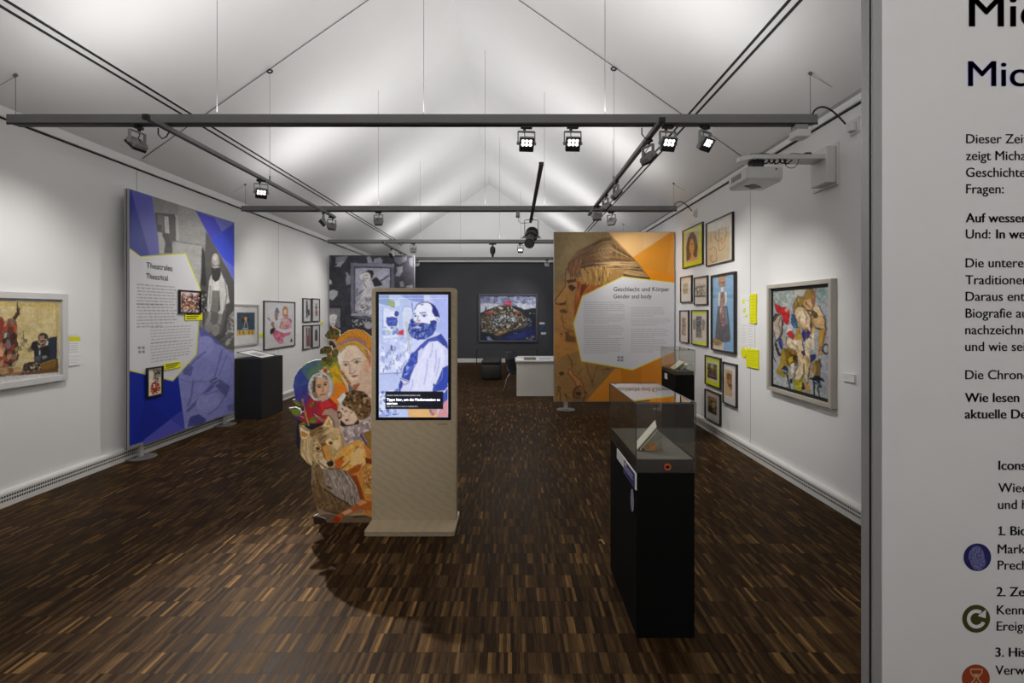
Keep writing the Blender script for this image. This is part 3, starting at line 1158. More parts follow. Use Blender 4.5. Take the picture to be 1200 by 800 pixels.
# theatre profile spotlight at the end of the black track
tx, ty, tz = 0.27, 7.55, 3.03
t = thing('theatre_spotlight', 'black theatre spotlight in a thin yoke at the end of the black track', 'lamp', (tx, ty, tz))
b = MB()
b.box(tx - 0.03, tx + 0.03, ty - 0.03, ty + 0.03, tz - 0.02, tz, bev=0.004)
b.build('clamp', m_black, t)
b = MB()
b.tube([(tx - 0.10, ty, tz - 0.30), (tx - 0.105, ty, tz - 0.035), (tx - 0.09, ty, tz - 0.022), (tx + 0.09, ty, tz - 0.022), (tx + 0.105, ty, tz - 0.035), (tx + 0.10, ty, tz - 0.30)], 0.006, 8)
b.build('yoke', m_steel, t)
ax = Vector((-0.12, -0.88, -0.46)).normalized()
c0 = Vector((tx, ty, tz - 0.27))
b = MB()
b.tube([c0 - ax * 0.18, c0 - ax * 0.17, c0 - ax * 0.02, c0 + ax * 0.0, c0 + ax * 0.05, c0 + ax * 0.06, c0 + ax * 0.26, c0 + ax * 0.27, c0 + ax * 0.34],
       [0.05, 0.085, 0.095, 0.095, 0.085, 0.062, 0.06, 0.075, 0.075], 24)
b.build('lamp_body', m_black, t, smooth=True)
b = MB()
for q in range(5):
    p = c0 - ax * (0.03 + 0.03 * q)
    b.tube([p, p + ax * 0.006], 0.101, 24)
b.build('cooling_fin', m_black, t)
for sx in (-1, 1):
    b = MB()
    b.tube([(tx + sx * 0.09, ty, tz - 0.28), (tx + sx * 0.13, ty, tz - 0.28)], 0.02, 12)
    b.build('knob', m_fix, t)
    b = MB()
    b.tube([c0 + ax * 0.06 + Vector((sx * 0.06, 0, 0)), c0 + ax * 0.06 + Vector((sx * 0.15, 0, -0.01))], 0.008, 8)
    b.build('shutter_handle', m_fix, t)
b = MB()
b.tube([c0 + ax * 0.341, c0 + ax * 0.345], 0.066, 24)
b.build('lens', mat('lamp_lens', (0.10, 0.10, 0.11), rough=0.1, vary=0), t)
# ================================================================== DISPLAY PANELS
def panel_body(t, P0, U, w, z0, z1, N, th=0.05, lips=((0.0005, 0.0195), (0.0305, 0.0495))):
    """Board in an aluminium frame on round feet. P0: floor point under the left front edge; U along, N towards the reader."""
    P0, U, N = Vector(P0), Vector(U), Vector(N)
    R = Matrix((U, -N, Vector((0, 0, 1)))).transposed()
    c = lambda u, dpt, z: P0 + U * u - N * dpt + Vector((0, 0, z))
    b = MB()
    b.obox(c(w / 2, th / 2, (z0 + z1) / 2), (w - 0.02, th - 0.008, z1 - z0 - 0.02), R)
    b.build('board', m_board, t)
    b = MB()
    for u in (0.005, w - 0.005):                       # side profiles with a dark groove between two lips
        for d0, d1 in lips:
            b.obox(c(u, (d0 + d1) / 2, (z0 + z1) / 2), (0.012, d1 - d0, z1 - z0), R, bev=0.0008)
        b.obox(c(u, th / 2, (z0 + z1) / 2), (0.008, th - 0.004, z1 - z0 - 0.002), R, mi=1)
    for z in (z0 + 0.005, z1 - 0.005):
        b.obox(c(w / 2, th / 2, z), (w - 0.012, th - 0.002, 0.010), R, bev=0.002)
    b.build('frame', [m_alu, m_black], t)
    for u in (0.2, w - 0.2):
        b = MB()
        b.obox(c(u, th / 2, z0 / 2 + 0.006), (0.07, 0.028, z0 - 0.012), R, bev=0.008)
        f = b.build('foot', m_alu, t)
        b = MB()
        b.lathe([(0.145, 0.0), (0.15, 0.004), (0.148, 0.010), (0.05, 0.013)], c(u, th / 2, 0), 40)
        o = b.build('base_disc', m_disc, None, True)
        b2 = Vector((0, 0, 0)) - parent_loc(t)
        o.location = b2
        o.parent = f
    return t


def pm(t, o):
    return o


PZ0, PZ1, PW = 0.138, 2.912, 1.98

# ---- blue panel on the left -------------------------------------------------
XB = -4.08
t = thing('display_stand', 'tall blue and grey panel headed Theatrales standing along the left wall', 'display panel', (XB - 0.025, 6.237, 0), 'free-standing display panels')
panel_body(t, (XB, 5.247, 0), (0, 1, 0), PW, PZ0, PZ1, (1, 0, 0))
a = art_side(XB, 5.255, 7.220, PZ0 + 0.006, PZ1 - 0.006, 1.7, base='#7f7e7c', gain=1.12)
a.crop(140, 215, 8)
a.P_([(290, 100), (720, 250), (860, 520), (1075, 900), (1075, 1500), (740, 1400), (620, 660), (300, 660)], '#7d7c7a')
a.P_([(540, 190), (715, 255), (850, 520), (810, 620), (780, 580), (500, 540), (555, 530)], '#8c8b89')
a.P_([(810, 450), (870, 540), (1075, 920), (1075, 1560), (800, 1500), (745, 980), (800, 640)], '#4b4a49')
a.P_([(330, 272), (522, 290), (530, 545), (490, 560), (490, 650), (410, 650), (340, 470)], '#363533')
a.P_([(350, 290), (410, 296), (412, 440), (360, 430)], '#5c5a56')
a.P_([(415, 305), (458, 310), (468, 470), (425, 465)], '#b2b1ad')
a.L([(436, 305), (446, 470)], 5, '#8a8986')
a.P_([(520, 292), (552, 298), (558, 532), (528, 530)], '#a09f9c')
a.P_([(400, 465), (455, 470), (482, 600), (425, 590)], '#1f1e1e')
a.P_([(348, 452), (398, 458), (430, 560), (415, 655), (370, 655)], '#a8a7a2')
a.E(372, 412, 25, 29, '#1a1918')
a.P_([(495, 540), (778, 580), (768, 800), (752, 985), (640, 690), (600, 655), (490, 660)], '#9e9d9b')
a.L([(495, 540), (778, 580)], 6, '#6d6c6a')
a.P_([(772, 590), (795, 640), (812, 960), (762, 950)], '#242323')
# kneeling man in shirt and apron
a.P_([(800, 1180), (960, 1200), (1010, 1150), (960, 1400), (885, 1440), (785, 1390)], '#62615f')
a.E(835, 1345, 42, 55, '#7f7e7b', rot=20)
a.E(902, 1370, 36, 60, '#868582', rot=15)
a.P_([(862, 850), (838, 900), (815, 1180), (845, 1225), (872, 1100), (882, 1010), (935, 1010), (942, 1180), (918, 1215), (960, 1235), (1000, 1130), (1032, 1120), (1010, 960), (948, 825)], '#bdbcb9')
a.P_([(880, 890), (932, 895), (932, 1005), (880, 1000)], '#cfcecb')
a.P_([(868, 1005), (936, 1008), (922, 1215), (858, 1190)], '#757472')
a.L([(985, 900), (1005, 1040), (985, 1180)], 9, '#8a8986')
a.L([(850, 960), (845, 1120)], 8, '#918f8d')
a.P_([(930, 1220), (965, 1225), (950, 1320), (915, 1310)], '#8a8986')
a.P_([(832, 1210), (862, 1200), (845, 1320), (795, 1330)], '#8f8e8b')
a.E(900, 735, 40, 82, '#9a9691')
a.E(893, 690, 24, 34, '#b4b0ab')
a.E(905, 775, 26, 30, '#aaa6a1')
a.E(868, 760, 10, 20, '#6f6b67')
a.P_([(925, 680), (942, 720), (940, 800), (925, 790), (930, 740)], '#6d6965')
a.P_([(858, 790), (945, 790), (948, 850), (930, 905), (895, 920), (868, 890)], '#2b2a29')
a.L([(872, 770), (893, 768)], 8, '#4a4846').L([(908, 768), (932, 768)], 8, '#4a4846')
a.L([(902, 770), (898, 800)], 6, '#8a8682')
a.speck([(760, 1000), (815, 1010), (820, 1210), (765, 1200)], ['#3a3938', '#565553', '#242323', '#a09f9c'], 16)
a.P_([(900, 1470), (1075, 1340), (1075, 1570), (960, 1520)], '#5a5957')
a.L([(905, 1480), (1075, 1350)], 10, '#3a3938').L([(940, 1500), (1075, 1420)], 8, '#413f3e')
a.speck([(1020, 1250), (1075, 1180), (1075, 1420), (1000, 1560), (980, 1480)], ['#8b8a87', '#5c5b59', '#6f6e6b', '#a3a29e'], 26)
# purple figure in folded cloth
a.P_([(735, 1335), (790, 1370), (1000, 1550), (1075, 1590), (1075, 2145), (608, 2300), (545, 1790), (720, 1580)], '#8183c0')
a.P_([(735, 1330), (800, 1372), (935, 1490), (960, 1520), (900, 1500), (880, 1470), (760, 1430)], '#5a5ca2')
a.E(800, 1520, 85, 95, '#8d8fca', rot=20)
a.P_([(590, 1740), (650, 1690), (690, 1720), (670, 1800), (600, 1790)], '#595b9c')
a.L([(640, 1730), (720, 1640), (800, 1580)], 14, '#63659f')
a.L([(960, 1560), (900, 1780), (880, 1850)], 12, '#6567a8').L([(1010, 1600), (930, 1800)], 10, '#6c6eb0')
a.P_([(835, 1850), (905, 1815), (1035, 1900), (1000, 2000), (900, 1900)], '#55588f')
a.L([(870, 1860), (930, 1830)], 7, '#a5a7d6').L([(890, 1890), (930, 1860)], 7, '#a5a7d6')
a.P_([(615, 2140), (700, 2050), (860, 1880), (895, 1895), (730, 2060), (640, 2140)], '#56589a')
a.L([(690, 1850), (670, 2000), (640, 2080)], 14, '#6163a2').L([(560, 1830), (690, 1870), (760, 1850), (850, 1860)], 8, '#6c6eae')
a.E(830, 2050, 120, 90, '#8c8ec8', rot=-25)
a.L([(800, 1980), (960, 1930), (990, 1990), (930, 2090), (840, 2160)], 10, '#6567a8')
a.P_([(640, 2280), (660, 2190), (740, 2160), (810, 2210), (800, 2250)], '#44468a')
a.P_([(1010, 2080), (1075, 2060), (1075, 2120), (1020, 2130)], '#6567a8')
a.L([(1010, 2030), (1075, 2010)], 8, '#7173b2')
a.finish(0.4, 4, 0.10, 1.8, 0.4)
# facets
a.P_([(80, 30), (112, 50), (288, 668), (195, 690), (80, 602)], '#10248c')
a.P_([(100, 40), (302, 118), (362, 520), (372, 668), (282, 675)], '#4f50a8')
a.P_([(712, 255), (888, 318), (962, 452), (858, 525)], '#3d3eb4')
a.P_([(885, 310), (1082, 370), (960, 455)], '#686bc2')
a.P_([(858, 525), (1082, 368), (1082, 800), (960, 690)], '#2f42c0')
a.P_([(958, 452), (1082, 372), (1082, 640)], '#2a3cbc')
a.P_([(958, 688), (1082, 790), (1082, 925)], '#5a63c4')
a.P_([(90, 1745), (495, 1845), (548, 1795), (610, 2300), (90, 2460)], '#0a2496')
a.P_([(240, 2030), (300, 2090), (470, 2210), (220, 2400), (150, 2380)], '#0a2088')
a.P_([(225, 2405), (590, 2118), (610, 2298), (225, 2450)], '#3d3fa6')
a.P_([(225, 2405), (475, 2212), (608, 2300), (225, 2450)], '#4c4eae')
wp = [(80, 602), (195, 688), (618, 658), (755, 990), (738, 1320), (718, 1600), (497, 1846), (85, 1748)]
a.P_(wp, '#cfcfd3')
a.L(wp + [wp[0]], 11, '#d2d31c')
a.T(160, 945, 545, 7, 0.0355, 0.016, seed=1)
a.T(160, 1128, 545, 8, 0.0355, 0.016, seed=2)
a.T(290, 1350, 690, 6, 0.0345, 0.013, '#5a5a5a', seed=3)
a.T(290, 1500, 690, 7, 0.0345, 0.013, '#5a5a5a', seed=4)
for i, (x, y) in enumerate([(185, 1540), (222, 1538), (188, 1578), (224, 1576)]):
    a.P_([(x - 13, y - 11), (x + 11, y - 11), (x + 11, y + 11), (x - 13, y + 11)], '#5a5a5c')
    a.L([(x - 8, y), (x + 6, y)], 5, '#b0b0b0')
a.build('print', m_print, t, off=0.0025)
b = MB()
def on_plane_x(X, x, y):
    d = X * FPX / (x - CX)
    return Vector((X, d, EYE + (CY - y) / FPX * d))
for s_, xx0, xx1, ya, cap in (('Theatrales', 170.9, 201.8, 318.6, 0.066), ('Theatrical', 170.8, 196.2, 326.6, 0.062)):
    p0, p1 = on_plane_x(XB, xx0, ya), on_plane_x(XB, xx1, ya)
    yb_ = {'Theatrales': 313.9, 'Theatrical': 326.4}[s_]
    p0 = on_plane_x(XB, xx0, yb_)
    b = MB()
    letter(b, s_, p0 + Vector((0.0045, 0, 0)), (0, 1, 0), cap, width=p1.y - p0.y, bold=0.005)
    b.build('heading_lettering', m_inkg, t)

# ---- orange panel on the right -----------------------------------------------
DO = 8.09
t = thing('display_stand', 'tall orange and brown panel headed Geschlecht und Körper before the right wall', 'display panel', (1.645, DO + 0.025, 0), 'free-standing display panels')
XO = 0.655
panel_body(t, (XO, DO, 0), (1, 0, 0), 1.975, PZ0, PZ1, (0, -1, 0))
a = Art((XO + 0.006, DO, PZ1 - 0.006), (1, 0, 0), (0, 0, -1), 1.963, PZ1 - PZ0 - 0.012, 268, 372, base='#96713f', gain=1.15)
a.crop(645, 265, 8)
a.P_([(20, 40), (600, 40), (560, 200), (250, 260), (150, 420), (130, 520), (20, 560)], '#857047')
a.P_([(20, 40), (200, 40), (90, 300), (20, 330)], '#7d6a45')
a.P_([(20, 900), (330, 880), (330, 1150), (20, 1250)], '#b07a3a')
a.P_([(20, 700), (240, 640), (230, 1000), (20, 1000)], '#a8763c')
# head in profile
a.P_([(150, 400), (138, 505), (140, 560), (45, 690), (50, 728), (150, 745), (85, 780), (110, 850), (130, 960), (225, 980), (220, 800), (300, 640), (560, 500), (560, 380), (300, 380)], '#a97a3f')
a.P_([(155, 400), (180, 325), (250, 240), (370, 178), (470, 125), (565, 102), (605, 150), (700, 240), (790, 320), (700, 345), (590, 335), (560, 370), (420, 370), (250, 400), (210, 470)], '#4a3218')
a.P_([(180, 330), (260, 240), (350, 200), (360, 290), (300, 380), (210, 440)], '#6b3415')
a.P_([(360, 200), (470, 150), (560, 140), (595, 220), (560, 310), (440, 320), (370, 300)], '#8a6a38')
for q in range(13):                                     # waves of hair curling back to a knot
    rr = 16 + q * 9
    pts = [(545 + rr * 1.25 * math.cos(x), 238 + (rr * 0.8 + 6 * math.sin(3 * x + q)) * math.sin(x)) for x in np.linspace(1.9 + 0.12 * (q % 3), 5.3 - 0.2 * (q % 4), 18)]
    a.L(pts, 4 + q % 3, ['#3a2812', '#9a7c46', '#55401f', '#b0925a'][q % 4], 0.75)
a.P_([(600, 160), (780, 310), (700, 318), (610, 300)], '#5e4620')
for q in range(6):
    a.L([(620 + q * 24, 190 + q * 20), (625 + q * 22, 305)], 6, '#382610' if q % 2 else '#8f7038')
a.P_([(395, 345), (600, 322), (770, 322), (830, 380), (860, 430), (930, 490), (700, 470), (690, 430), (740, 400), (600, 360)], '#a8875a')
a.L([(400, 345), (600, 322), (775, 325)], 8, '#3b2a18').L([(590, 370), (720, 405), (840, 400)], 9, '#4a3826')
a.P_([(740, 395), (830, 380), (870, 425), (760, 410)], '#2a2015')
a.L([(690, 455), (760, 470), (930, 490)], 14, '#30251a')
a.P_([(250, 400), (430, 380), (560, 372), (560, 470), (440, 560), (300, 540)], '#b58b4c')
a.P_([(140, 420), (250, 410), (330, 430), (300, 480), (150, 480)], '#9c8560', op=0.7)
for q in range(7):
    x = 190 + q * 16
    a.L([(x, 330 - q * 14), (x - 10, 400), (x + 14, 470)], 7, '#3d200e' if q % 2 else '#85481d')
for q in range(8):
    x = 420 + q * 19
    a.L([(x, 372), (x - 12, 440), (x + 4, 520)], 6, '#4d3212' if q % 2 == 0 else '#a97c38')
a.L([(550, 375), (560, 470), (540, 545)], 10, '#3a2410')
a.L([(300, 300), (330, 330), (310, 380), (350, 440)], 12, '#3a2410')
a.P_([(245, 510), (300, 540), (460, 560), (520, 570), (300, 645), (270, 740), (245, 830), (225, 850), (225, 700), (270, 600)], '#9a4314')
a.P_([(250, 520), (330, 560), (310, 640), (275, 700), (260, 600)], '#6e2c0c')
for q in range(6):
    a.L([(330 + q * 30, 545), (315 + q * 34, 600)], 6, '#d08a35' if q % 2 else '#5c2309')
a.L([(150, 395), (138, 505), (142, 560), (45, 690), (50, 727), (100, 735), (150, 700)], 5, '#4e3216')
a.P_([(75, 722), (150, 715), (140, 738), (95, 742)], '#5a3517')
a.P_([(150, 505), (240, 490), (245, 520), (165, 535)], '#4a311a')
a.P_([(165, 555), (200, 545), (240, 575), (205, 612), (175, 585)], '#3f2a19')
a.L([(165, 570), (245, 580)], 5, '#2a1a0e')
a.L([(155, 640), (150, 720), (160, 790)], 3, '#6d4a24')
a.P_([(85, 785), (130, 775), (160, 800), (150, 815), (95, 810)], '#6a3f1c')
a.L([(110, 830), (105, 860), (120, 890), (150, 905)], 4, '#5b3a1a')
hair = ['#2f2010', '#4a3218', '#6b4520', '#8a6432', '#3a2510', '#7d4a1e']
a.strands([(158, 420), (180, 330), (250, 240), (370, 180), (470, 125), (565, 102)], [(205, 470), (225, 410), (300, 370), (400, 345), (500, 330), (600, 322)], 46, hair, 6, wob=8)
a.strands([(470, 125), (565, 102), (610, 155), (700, 240), (790, 318)], [(480, 310), (560, 320), (620, 320), (700, 322), (780, 325)], 26, hair + ['#9a7c46', '#a88a54'], 5, wob=6)
for q in range(16):
    rr = 12 + q * 7
    st_ = 1.7 + 0.3 * (q % 3)
    a.L([(545 + rr * 1.15 * math.cos(x), 235 + rr * 0.85 * math.sin(x)) for x in np.linspace(st_, st_ + 3.4, 16)], 4, ['#3a2812', '#a88a54', '#5e4520', '#8d6e3a'][q % 4], 0.7)
a.strands([(170, 340), (160, 400), (165, 480)], [(330, 300), (300, 390), (270, 500)], 26, ['#3d200e', '#85481d', '#6b3415', '#a0683a', '#4a2a12'], 6, wob=6)
a.strands([(255, 410), (270, 470), (300, 540)], [(560, 372), (565, 440), (530, 560)], 40, ['#a97c38', '#6a4a1c', '#c09a54', '#3f2810', '#8a6028', '#b98e4a'], 6, wob=7)
a.strands([(248, 515), (240, 640), (232, 840)], [(520, 565), (400, 600), (275, 740)], 34, ['#9a4314', '#6e2c0c', '#b86224', '#5c2309', '#c27a34'], 7, wob=7)
a.strands([(400, 345), (600, 325), (780, 325)], [(690, 440), (760, 440), (900, 470)], 16, ['#a8875a', '#c0a070', '#6d5230', '#4a3826', '#8f7048'], 5, wob=4)
a.L([(150, 395), (138, 505), (142, 560), (45, 690), (50, 727), (100, 735), (150, 700)], 5, '#4e3216')
# neck line and chin
a.L([(115, 880), (130, 960), (215, 980)], 5, '#5a3618')
a.P_([(135, 985), (215, 975), (245, 1060), (235, 1090), (150, 1080)], '#7c5127')
a.E(200, 1010, 30, 22, '#9a6a34')
for q in range(8):
    a.L([(150 + 10 * q, 1000 + 7 * q), (140 + 12 * q, 1080)], 4, '#4d2f14')
a.E(103, 1010, 9, 9, '#5d3c1b')
# loose drawing of hands and stems below
ink = '#55331a'
a.L([(160, 1200), (205, 1280), (200, 1330)], 5, ink)
a.P_([(165, 1350), (190, 1330), (290, 1440), (330, 1560), (300, 1570), (230, 1460), (170, 1390)], '#b07a45')
a.L([(165, 1390), (170, 1345), (190, 1335), (220, 1390), (285, 1440), (340, 1570)], 6, '#6e2c10')
a.L([(165, 1380), (230, 1455), (250, 1530), (330, 1570)], 6, '#6e2c10')
a.L([(340, 1280), (350, 1350), (390, 1450), (395, 1520)], 5, ink)
a.L([(450, 1290), (415, 1380), (390, 1460)], 8, '#3e2512')
a.L([(300, 1330), (260, 1400)], 3, ink)
a.E(105, 1380, 22, 18, '#4a2d16')
a.L([(75, 1380), (140, 1385)], 4, ink)
a.E(80, 1520, 16, 20, '#4a2d16').E(80, 1522, 9, 12, '#96713f')
a.L([(80, 1540), (95, 1570), (92, 1640)], 6, ink).L([(70, 1540), (60, 1580)], 4, ink)
a.L([(140, 1570), (150, 1600), (160, 1645)], 7, ink).L([(130, 1575), (185, 1620)], 5, ink)
a.E(250, 1560, 46, 60, '#7d5530').E(262, 1568, 22, 16, '#3a2010')
a.L([(215, 1600), (230, 1520), (280, 1490), (330, 1570), (310, 1640)], 8, '#4f2a14')
a.L([(340, 1560), (370, 1580), (330, 1600)], 6, '#4f2a14')
for q in range(7):
    a.L([(205 + q * 16, 1600), (215 + q * 17, 1642)], 4, ink)
for q in range(6):
    a.L([(110 + 35 * q, 1450 - 6 * q), (60 + 40 * q, 1530)], 2.5, '#7d5a30', 0.6)
a.P_([(380, 1290), (610, 1335), (600, 1350), (320, 1640), (400, 1480)], '#8d6c42', 0.7)
a.speck([(460, 1310), (580, 1332), (560, 1350), (470, 1335)], ['#5e4324', '#8d6c42'], 9, dens=0.6)
a.finish(0.35, 4, 0.10, 1.8, 0.3)
# orange facets
a.P_([(525, 40), (1180, 40), (1135, 60), (775, 292)], '#cba26a')
a.P_([(870, 40), (1180, 40), (1135, 60), (870, 220)], '#d0a878')
a.P_([(775, 292), (1150, 40), (1185, 40), (1185, 475), (860, 385)], '#c98424')
a.P_([(1130, 150), (1185, 50), (1185, 472), (1095, 450)], '#cd8c34')
a.P_([(860, 385), (1185, 468), (1185, 535), (940, 497)], '#d88410')
a.P_([(605, 1335), (770, 1345), (1010, 1240), (1185, 1160), (1185, 1660), (318, 1660)], '#cf8222')
a.P_([(660, 1340), (860, 1310), (860, 1470), (670, 1460)], '#bd7413')
a.P_([(860, 1310), (1030, 1230), (1030, 1500), (850, 1470)], '#c87c1c')
wp = [(676, 474), (1185, 532), (1185, 1165), (770, 1345), (292, 1262), (217, 915), (300, 656)]
a.P_(wp, '#cbcbd1')
a.L([wp[1], wp[0], wp[6], wp[5], wp[4], wp[3], wp[2]], 9, '#d3c81e')
a.T(312, 712, 695, 6, 0.0335, 0.012, '#5c5c5e', seed=5)
a.T(312, 830, 700, 5, 0.0335, 0.012, '#5c5c5e', seed=6)
a.T(312, 935, 705, 6, 0.0335, 0.012, '#5c5c5e', seed=7)
a.T(312, 1052, 690, 8, 0.0335, 0.012, '#5c5c5e', seed=8)
a.T(755, 765, 1100, 5, 0.0335, 0.012, '#6b6b6d', seed=9)
a.T(755, 870, 1140, 4, 0.0335, 0.012, '#6b6b6d', seed=10)
a.T(755, 965, 1115, 5, 0.0335, 0.012, '#6b6b6d', seed=11)
a.T(755, 1062, 1110, 7, 0.0335, 0.012, '#6b6b6d', seed=12)
for (x, y) in ((640, 1228), (672, 1228), (640, 1256), (672, 1256)):
    a.P_([(x - 11, y - 9), (x + 11, y - 9), (x + 11, y + 9), (x - 11, y + 9)], '#4a4a4e')
    a.L([(x - 6, y), (x + 6, y)], 4, '#b0b0b4')
a.build('print', m_print, t, off=0.0025)
b = MB()
for s_, x0, x1, yb_, cap in (('Geschlecht und Körper', 719.0, 784.4, 341.2, 0.071), ('Gender and body', 719.0, 763.5, 349.4, 0.067)):
    p0, p1 = W(x0, yb_, DO), W(x1, yb_, DO)
    b = MB()
    letter(b, s_, p0 + Vector((0, -0.0045, 0)), (1, 0, 0), cap, width=p1.x - p0.x, bold=0.005)
    b.build('heading_lettering', m_inkg, t)

# ---- grey portrait panel at the back left --------------------------------------
DG = 11.24
GX0 = -4.19
t = thing('display_stand', 'dark grey panel with framed woman and birds at the far left', 'display panel', (GX0 + 0.97, DG + 0.025, 0), 'free-standing display panels')
panel_body(t, (GX0, DG, 0), (1, 0, 0), 1.94, PZ0, 2.895, (0, -1, 0))
a = Art((GX0 + 0.006, DG, 2.889), (1, 0, 0), (0, 0, -1), 1.928, 2.889 - 0.144, 190, 260, base='#33333d', gain=1.15)
a.crop(375, 290, 10)
a.speck([(70, 80), (1110, 80), (1110, 1600), (70, 1600)], ['#33333d', '#373741', '#2f2f38'], 60)
bird = '#8b8b98'
a.P_([(180, 110), (330, 95), (290, 170), (180, 190)], '#7a7a86')
a.P_([(190, 180), (290, 150), (240, 230), (165, 225), (200, 200)], '#9a9aa6')
a.E(105, 150, 30, 60, '#55555f')
a.P_([(85, 345), (135, 385), (140, 430), (85, 440)], '#c9c9d2')
a.P_([(545, 110), (590, 100), (625, 185), (560, 185)], '#90909c')
a.P_([(620, 185), (640, 130), (700, 115), (735, 150), (730, 190)], '#8a8a97')
a.P_([(290, 300), (320, 285), (355, 330), (360, 430), (310, 440), (295, 380), (310, 320)], bird)
a.P_([(85, 530), (150, 490), (210, 510), (205, 560), (150, 620), (90, 590)], '#a9a9b3')
a.P_([(860, 110), (1020, 100), (1020, 150), (930, 200), (880, 170)], '#6e6e7a')
a.P_([(890, 230), (970, 220), (970, 280), (930, 340), (880, 330), (910, 280)], '#8f8f9b')
a.P_([(930, 400), (975, 390), (990, 460), (940, 460)], '#7c7c88')
a.P_([(1010, 450), (1090, 430), (1090, 470), (1010, 480)], '#8b8b97')
a.P_([(1040, 130), (1090, 110), (1090, 230), (1050, 200)], '#5e5e69')
a.L([(85, 460), (360, 460)], 5, '#25252d').L([(300, 300), (300, 780)], 4, '#2a2a33')
# framed picture inside
a.P_([(360, 180), (872, 188), (872, 1000), (362, 790)], '#5f5f70')
a.P_([(362, 182), (870, 190), (870, 230), (362, 215)], '#7d7d90')
a.P_([(360, 180), (395, 180), (395, 790), (362, 790)], '#6e6e80')
a.P_([(405, 225), (832, 230), (832, 900), (408, 765)], '#2c2c38')
a.P_([(412, 236), (820, 240), (820, 900), (412, 752)], '#a9abbd')
a.E(600, 380, 130, 130, '#b9bac8', 0.5)
a.P_([(370, 770), (610, 765), (610, 800), (362, 800)], '#a0a0ae')
a.P_([(500, 470), (540, 380), (600, 390), (650, 460), (660, 800), (412, 752), (420, 690), (470, 600)], '#cfccd2')
a.speck([(412, 752), (430, 640), (560, 560), (650, 600), (650, 800)], ['#c9c6cd', '#b3b0ba', '#8c8a96', '#d8d6da'], 22)
a.P_([(520, 300), (590, 280), (600, 360), (550, 395), (520, 350)], '#dcd7d6')
a.P_([(520, 295), (570, 260), (620, 270), (632, 310), (605, 370), (590, 310), (560, 285)], '#22212a')
a.P_([(460, 330), (520, 290), (530, 310), (490, 350), (540, 430), (510, 440)], '#d8d4d5')
a.P_([(610, 380), (660, 345), (720, 410), (730, 440), (640, 460)], '#2b2a35')
a.L([(690, 405), (800, 330)], 14, '#43424f')
a.L([(425, 540), (440, 480)], 10, '#4a4955').L([(420, 570), (520, 490)], 8, '#565461').L([(500, 380), (540, 470)], 7, '#5e5c68')
a.L([(530, 330), (550, 330)], 5, '#3f3b44').L([(535, 362), (560, 360)], 5, '#7d5560')
# second small picture with a pale face
a.P_([(85, 680), (255, 682), (258, 960), (85, 960)], '#26262e')
a.P_([(92, 708), (240, 710), (240, 940), (92, 940)], '#77777f')
a.E(150, 850, 45, 70, '#cfcfd2')
a.P_([(90, 840), (120, 785), (180, 775), (205, 800), (195, 840), (150, 815)], '#d9d9da')
a.L([(115, 870), (105, 930)], 6, '#3a3a42').L([(185, 850), (190, 930)], 6, '#3a3a42').L([(135, 890), (165, 890)], 5, '#5a5a62')
a.P_([(105, 925), (200, 925), (215, 960), (95, 960)], '#2c2c34')
a.speck([(380, 845), (620, 840), (620, 880), (380, 880)], ['#32323b', '#c0c0c6', '#44444e'], 15)
a.speck([(380, 885), (620, 880), (620, 925), (385, 925)], ['#32323b', '#d0d0d6', '#2a2a33'], 17)
a.E(570, 910, 50, 45, '#a9a9b2')
a.finish(0.5, 4, 0.14, 1.6, 0.35)
a.build('print', m_print, t, off=0.0025)

# ---- large white text panel in the right foreground -----------------------------
DT = 1.0
TX0 = (1022.0 - CX) / FPX + 0.0
TX0 = 0.7245
t = thing('display_stand', 'large white text panel with round icons, cut off at right foreground', 'display panel', (TX0 + 0.95, DT + 0.025, 0), 'free-standing display panels')
panel_body(t, (TX0, DT, 0), (1, 0, 0), 1.88, PZ0, PZ1, (0, -1, 0), th=0.031, lips=((0.0, 0.0012), (0.0100, 0.031)))
b = MB()
b.obox((TX0 + 0.0085, DT - 0.0005, (PZ0 + PZ1) / 2), (0.017, 0.003, PZ1 - PZ0))
b.build('front_edge', m_alu, t)
b = MB()
b.box(TX0 + 0.0185, TX0 + 1.86, DT - 0.0012, DT + 0.002, PZ0 + 0.012, PZ1 - 0.012)
b.build('print_sheet', m_board, t)
blk, bld, blu = (m_ink, 'text_line'), (m_ink, 'bold_text_line'), (m_inkb, 'blue_heading_line')


def line(mb, s_, x, y, cap, bold=0.0, wpx=None):
    p = W(x, y, DT) + Vector((0, -0.0018, 0))
    p.y = DT - 0.0018
    g = MB()
    letter(g, s_, p, (1, 0, 0), cap / FPX * DT, width=None if wpx is None else wpx / FPX * DT, bold=bold)
    if s_.startswith('1'):
        g.v, g.f, g.m = [], [], []
        letter(g, s_[1:], p + Vector((6.6 / FPX * DT, 0, 0)), (1, 0, 0), cap / FPX * DT, bold=bold)
        q = [W(x + a_, y - b_, DT) for a_, b_ in ((0.6, 0), (0.6, 1.7), (2.2, 1.7), (2.2, 8.4), (0.4, 7.6), (0.4, 9.2), (3.2, 10.7), (4.4, 10.7), (4.4, 1.7), (6.0, 1.7), (6.0, 0))]
        for v_ in q:
            v_.y = DT - 0.0018
        g.add(q, [tuple(range(len(q)))])
    g.build(mb[1], mb[0], t)


